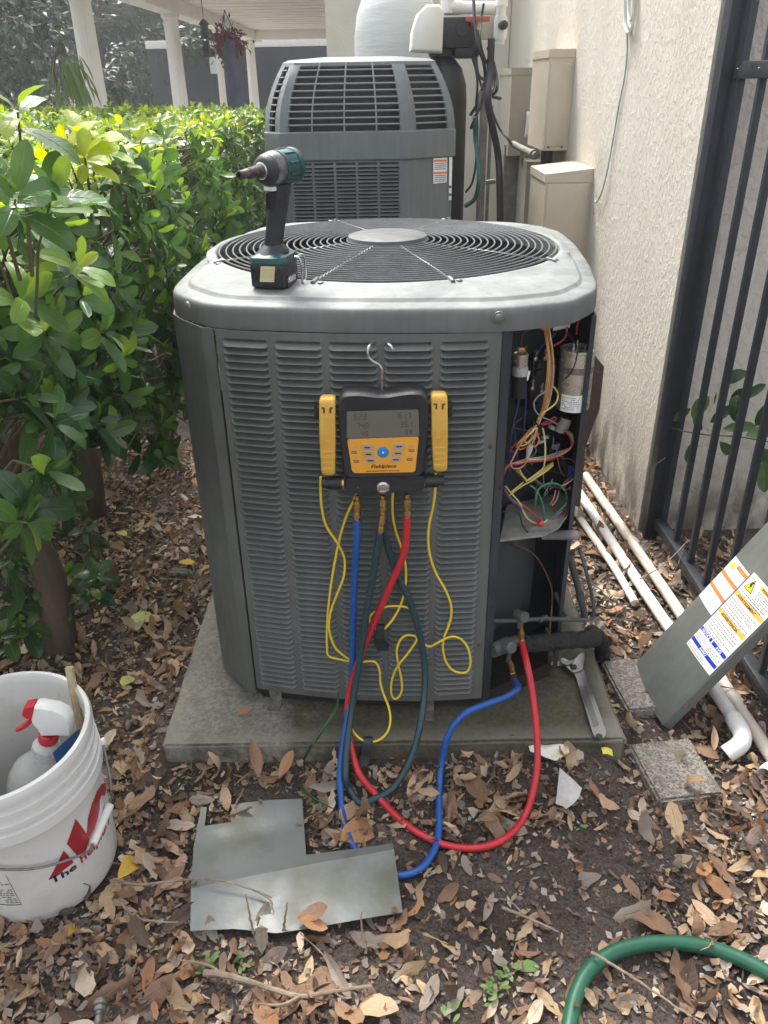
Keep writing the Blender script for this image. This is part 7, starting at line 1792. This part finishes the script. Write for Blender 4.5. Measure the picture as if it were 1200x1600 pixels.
# twigs one can tell apart
M_twig = mat('twig_bark', (0.16, 0.115, 0.08), .8, var=.35, scale=40, col2=(.30, .24, .18))
M_twigd = mat('dark_twig', (0.11, 0.08, 0.06), .8, var=.3, scale=40)
def twig(label, pts, r, m=None, forks=(), group=None):
    def gp(q): 
        x, y = q[0], q[1]; z = q[2] if len(q) > 2 else .03
        return PZ(x, y, z)
    b = MB(); P = spline([gp(q) for q in pts], 6)
    for i, v in enumerate(P): v.x += RL.uniform(-.0015, .0015); v.z += RL.uniform(-.001, .001)
    b.tube(P, lambda t: r * (1 - .55 * t), 7)
    for f in forks: b.tube(spline([gp(q) for q in f], 5), lambda t: r * .6 * (1 - .6 * t), 6)
    return b.build('twig', m or M_twig, label=label, cat='twig', group=group)
twig('long pale forked branch lying at the bottom of the picture below the sheet metal', [(318, 1520), (345, 1522), (385, 1532), (425, 1545), (470, 1556), (520, 1549), (580, 1540)], .0065, None, [[(470, 1556), (440, 1570), (400, 1568)], [(345, 1522), (325, 1508), (280, 1500)]])
twig('thin bent twig reaching from the left onto the sheet metal', [(172, 1376, .02), (215, 1382, .03), (262, 1378, .04), (310, 1373, .05), (355, 1378, .05), (400, 1392, .045), (425, 1402, .04)], .0032, None, [[(400, 1392, .045), (424, 1408, .04), (424, 1422, .036)]])
twig('thin straight twig leaning over the green garden hose', [(925, 1488, .05), (965, 1512, .055), (1015, 1545, .05), (1060, 1575, .04), (1100, 1600, .03)], .003)
twig('short twig forked over the soil left of the garden hose', [(785, 1418), (820, 1432), (850, 1445), (872, 1456)], .003, None, [[(820, 1432), (800, 1410), (780, 1404)]])
twig('brown twig lying beside the right foot of the bucket', [(186, 1402), (196, 1420), (215, 1435), (250, 1440), (280, 1441)], .003)
twig('twig standing upright in front of the sheet metal', [(395, 1458, .02), (390, 1430, .05), (384, 1396, .085)], .0028, M_twig)
twig('brown short stick poking from leaves below the sheet metal', [(442, 1456, .02), (446, 1432, .05), (449, 1410, .075)], .003, M_twig)
twig('pale straw stalk standing near the sheet metal corner', [(572, 1490, .01), (567, 1455, .04), (564, 1424, .07)], .003)
twig('long thin twig crossing the litter left of the concrete pad', [(150, 985, .03), (180, 930, .05), (230, 870, .07), (300, 820, .10)], .003, M_twigd, [[(230, 870, .07), (270, 858, .09), (305, 840, .1)]])
twig('pale twig lying on litter left of the pad', [(250, 904, .03), (275, 905, .035), (303, 906, .03)], .003)
twig('grey twig beneath the low hedge shoots', [(165, 1020, .02), (172, 1055, .03), (190, 1075, .02)], .004, M_twigd)
twig('tangled thin twigs over the stained drain pipe', [(1000, 905, .08), (1040, 880, .10), (1070, 850, .12), (1085, 835, .14)], .0022, M_twig, [[(1070, 850, .12), (1060, 880, .08), (1050, 900, .05)], [(1020, 890, .09), (1000, 868, .07), (975, 850, .05)]])
twig('looping vine tendril in front of the fence post', [(1030, 812, .06), (1020, 785, .14), (1017, 755, .22), (1022, 730, .30), (1040, 715, .36)], .0016, M_twig)
twig('thin twig lying across the paver gap on the right', [(1090, 1065, .05), (1140, 1075, .05), (1200, 1085, .05)], .0022, M_twig, [[(1160, 1070, .05), (1185, 1090, .04), (1205, 1110, .03)]])
twig('brown twig curving over litter right of the opened unit', [(905, 900, .05), (930, 915, .06), (950, 935, .05), (967, 960, .03)], .003, M_twigd)
tw = MB()
for _ in range(260):
    y = .55 + 2.2 * RL.random() ** 1.3; x = RL.uniform(-1.4, 1.15)
    if blocked(x, y) or RL.random() > density(x, y): continue
    a = RL.uniform(0, 6.28); L = RL.uniform(.02, .09); p = Vector((x, y, gh(x, y) + RL.uniform(.004, .02))); q = p + Vector((math.cos(a) * L, math.sin(a) * L, RL.uniform(-.004, .012)))
    m_ = (p + q) / 2 + Vector((RL.uniform(-.008, .008), RL.uniform(-.008, .008), .003)); tw.tube([p, m_, q], RL.uniform(.0006, .0016), 4)
tw.build('twig_litter', M_twig, kind='stuff', label='short straws and twigs in the leaf litter')
# leaves that stand out
def big_leaf(label, px, py, L, yaw, m, sh, lift=.02, pitch=0.0, roll=0.0, cat='leaf', zb=0.0):
    p = PZ(px, py, .015 + zb); me = leaf_mesh('fallen_leaf', sh, m); o = link('fallen_leaf', me)
    o.matrix_world = Matrix.Translation((p.x, p.y, gh(p.x, p.y) * (zb == 0) + lift + zb)) @ Matrix.Rotation(math.radians(yaw), 4, 'Z') @ Matrix.Rotation(pitch, 4, 'Y') @ Matrix.Rotation(roll, 4, 'X') @ Matrix.Scale(L, 4) @ Matrix.Translation((-.45, 0, 0))
    WL[o] = Vector(p); return tag(o, label, cat)
ML_y = leaf_mat('yellow_leaf', (0.52, 0.36, 0.05), (.5, .42, .12), .5, .25, dry=True); ML_yg = leaf_mat('yellow_green_leaf', (0.46, 0.48, 0.16), (.5, .5, .25), .5, .25, dry=True); ML_g = leaf_mat('fresh_green_leaf', (0.14, 0.24, 0.07), (.2, .3, .12), .4, .2)
S_flat = leaf_verts(1, .42, 8, -.35, .12, .1, seed=3); S_curl = leaf_verts(1, .40, 8, -1.6, .35, .5, seed=4); S_wide = leaf_verts(1, .62, 8, -.5, .15, .1, seed=5); S_roll = leaf_verts(1, .36, 8, .5, .8, .9, seed=6); S_up = leaf_verts(1, .55, 8, .7, .25, .1, seed=8)
big_leaf('curled yellow leaf on the litter right of the bucket', 210, 1352, .10, 62, ML_y, S_curl, .035, -.2, .3)
big_leaf('crumpled yellow leaf just below the bucket', 118, 1452, .05, 80, ML_y, S_curl, .028)
big_leaf('pale yellow green leaf on the soil left of the pad, the upper one', 222, 967, .085, 40, ML_yg, S_wide, .022, 0, .2)
big_leaf('small pale yellow green leaf on the soil beside the pad corner', 200, 1066, .065, 80, ML_yg, S_wide, .02)
big_leaf('bright yellow leaf on the litter beside the unit', 293, 884, .06, 20, ML_y, S_wide, .03)
big_leaf('pale yellow leaf on litter near the dark trunk', 192, 838, .08, 130, ML_yg, S_flat, .03)
big_leaf('cream leaf lying close to the left corner post of the unit', 306, 812, .075, 150, DM[5], S_flat, .03)
big_leaf('dark green fallen leaf next to the bright yellow leaf', 283, 898, .075, 0, HM[0], S_flat, .03)
big_leaf('large upright tan leaf in front of the pad, right of the blue hose', 728, 1192, .075, 95, DM[0], S_wide, .03, -.7)
big_leaf('long twisted brown leaf below the upright tan leaf', 742, 1250, .115, -70, DM[1], S_roll, .025)
big_leaf('round tan leaf beside the long twisted brown leaf', 783, 1257, .06, 80, DM[0], S_wide, .02)
big_leaf('fresh pale green leaf on the soil left of the garden hose', 820, 1506, .055, 5, ML_g, S_flat, .012)
big_leaf('broad tan leaf at the bottom edge below the forked branch', 592, 1576, .08, 165, DM[0], S_wide, .022, 0, .2)
big_leaf('broad brown leaf lying above the garden hose', 1020, 1442, .085, -10, DM[1], S_wide, .025, 0, -.3)
big_leaf('round reddish brown leaf alone on bare soil above the hose', 1043, 1397, .045, 15, DM[2], S_wide, .012)
big_leaf('narrow tan leaf pointing down on bare soil at right', 1100, 1422, .065, -60, DM[0], S_flat, .012)
big_leaf('narrow brown leaf lying alone on bare soil in the centre right', 985, 1379, .055, -62, DM[1], S_flat, .012)
big_leaf('large orange brown leaf under the blue hose in front of the pad', 560, 1300, .10, 35, DM[2], S_wide, .02, 0, .2)
big_leaf('upright orange leaf in front of the pad left of the hoses', 452, 1225, .07, 50, DM[2], S_roll, .04, -.5)
big_leaf('brown curled leaf standing at the pad edge below the foot bracket', 402, 1215, .09, 110, DM[1], S_roll, .03, -.4)
big_leaf('two toned brown leaf lying on the lower edge of the sheet metal', 488, 1430, .065, 5, DM[1], S_up, .012, 0, 0, 'leaf', .03)
big_leaf('second brown leaf on the lower edge of the sheet metal', 492, 1446, .055, 170, DM[2], S_up, .012, 0, 0, 'leaf', .03)
big_leaf('orange brown leaf lying on the pad left of the foot bracket', 381, 1111, .045, 20, DM[2], S_roll, .006, 0, 0, 'leaf', PAD_Z)
big_leaf('yellowish leaf lying on the pad beneath the suction line', 868, 1032, .045, 10, DM[5], S_flat, .006, 0, 0, 'leaf', PAD_Z)
big_leaf('tan leaf standing on the right edge of the lower paver', 1112, 1165, .06, 80, DM[0], S_roll, .03, -.4)
big_leaf('large brown leaf draped over the right corner of the lower paver', 1100, 1188, .07, -60, DM[1], S_roll, .03)
# blades of grass and sprouts
M_grass = mat('grass_blade', (0.035, 0.10, 0.03), .45, var=.2, translucent=.25)
def blade(label, pts, w, cat='grass blade'):
    P = spline([Vector(p) for p in pts], 6); b = MB(); n = len(P)
    L, Rr = [], []
    for i, p in enumerate(P):
        q = w * math.sin(math.pi * min(.98, .12 + .86 * i / (n - 1))) ; L.append(p - Vector((q, 0, 0))); Rr.append(p + Vector((q, 0, .1 * q)))
    b.loft([L, [p + Vector((0, .001, -.25 * w)) for p in P], Rr], 0, closed=False); return b.build('grass_blade', M_grass, label=label, cat=cat)
blade('dark green grass blade leaning on the pad edge', [PZ(470, 1196, .02), PY(485, 1168, 1.33), PY(508, 1135, 1.37), PY(526, 1105, 1.40), PY(529, 1078, 1.42)], .0052)
blade('second grass blade lying on the leaves below the pad', [PZ(462, 1218, .03), PZ(480, 1240, .045), PZ(505, 1256, .05), PZ(530, 1268, .04)], .005)
SPM = [ML_g]; sprc = Cloud()
for (px, py, n) in ((335, 1500, 14), (310, 1512, 10), (775, 1540, 16), (768, 1560, 10), (790, 1520, 8), (912, 1303, 3), (548, 1225, 5), (700, 1590, 5), (375, 1502, 6)):
    for _ in range(n):
        p = PZ(px + RL.uniform(-12, 12), py + RL.uniform(-10, 10), .01); a = RL.uniform(0, 6.28)
        sprc.add(S_flat, orient((p.x, p.y, gh(p.x, p.y) + RL.uniform(.004, .02)), (math.cos(a), math.sin(a), RL.uniform(.2, 1.2)), (0, 0, 1), RL.uniform(.010, .022)), 0)
sprc.build('weed_sprouts', SPM, kind='stuff', label='tiny green weed sprouts in the soil')

# ------------------------------------------------------------------ thin haze volume standing in for the veil of lens glare
hz_m = bpy.data.materials.new('glare_veil'); hz_m.use_nodes = True
_n = hz_m.node_tree.nodes; _n.remove(_n['Principled BSDF'])
_v = _n.new('ShaderNodeVolumePrincipled'); _v.inputs['Color'].default_value = (0.93, 0.95, 0.97, 1); _v.inputs['Density'].default_value = 0.0045; _v.inputs['Anisotropy'].default_value = 0.45
hz_m.node_tree.links.new(_v.outputs[0], _n['Material Output'].inputs['Volume'])
b = MB(); b.box((0, 10, 8.5), (620, 620, 19.4)); o = b.build('haze', hz_m, kind='stuff', label='thin haze volume put in for lens glare', smooth=False)
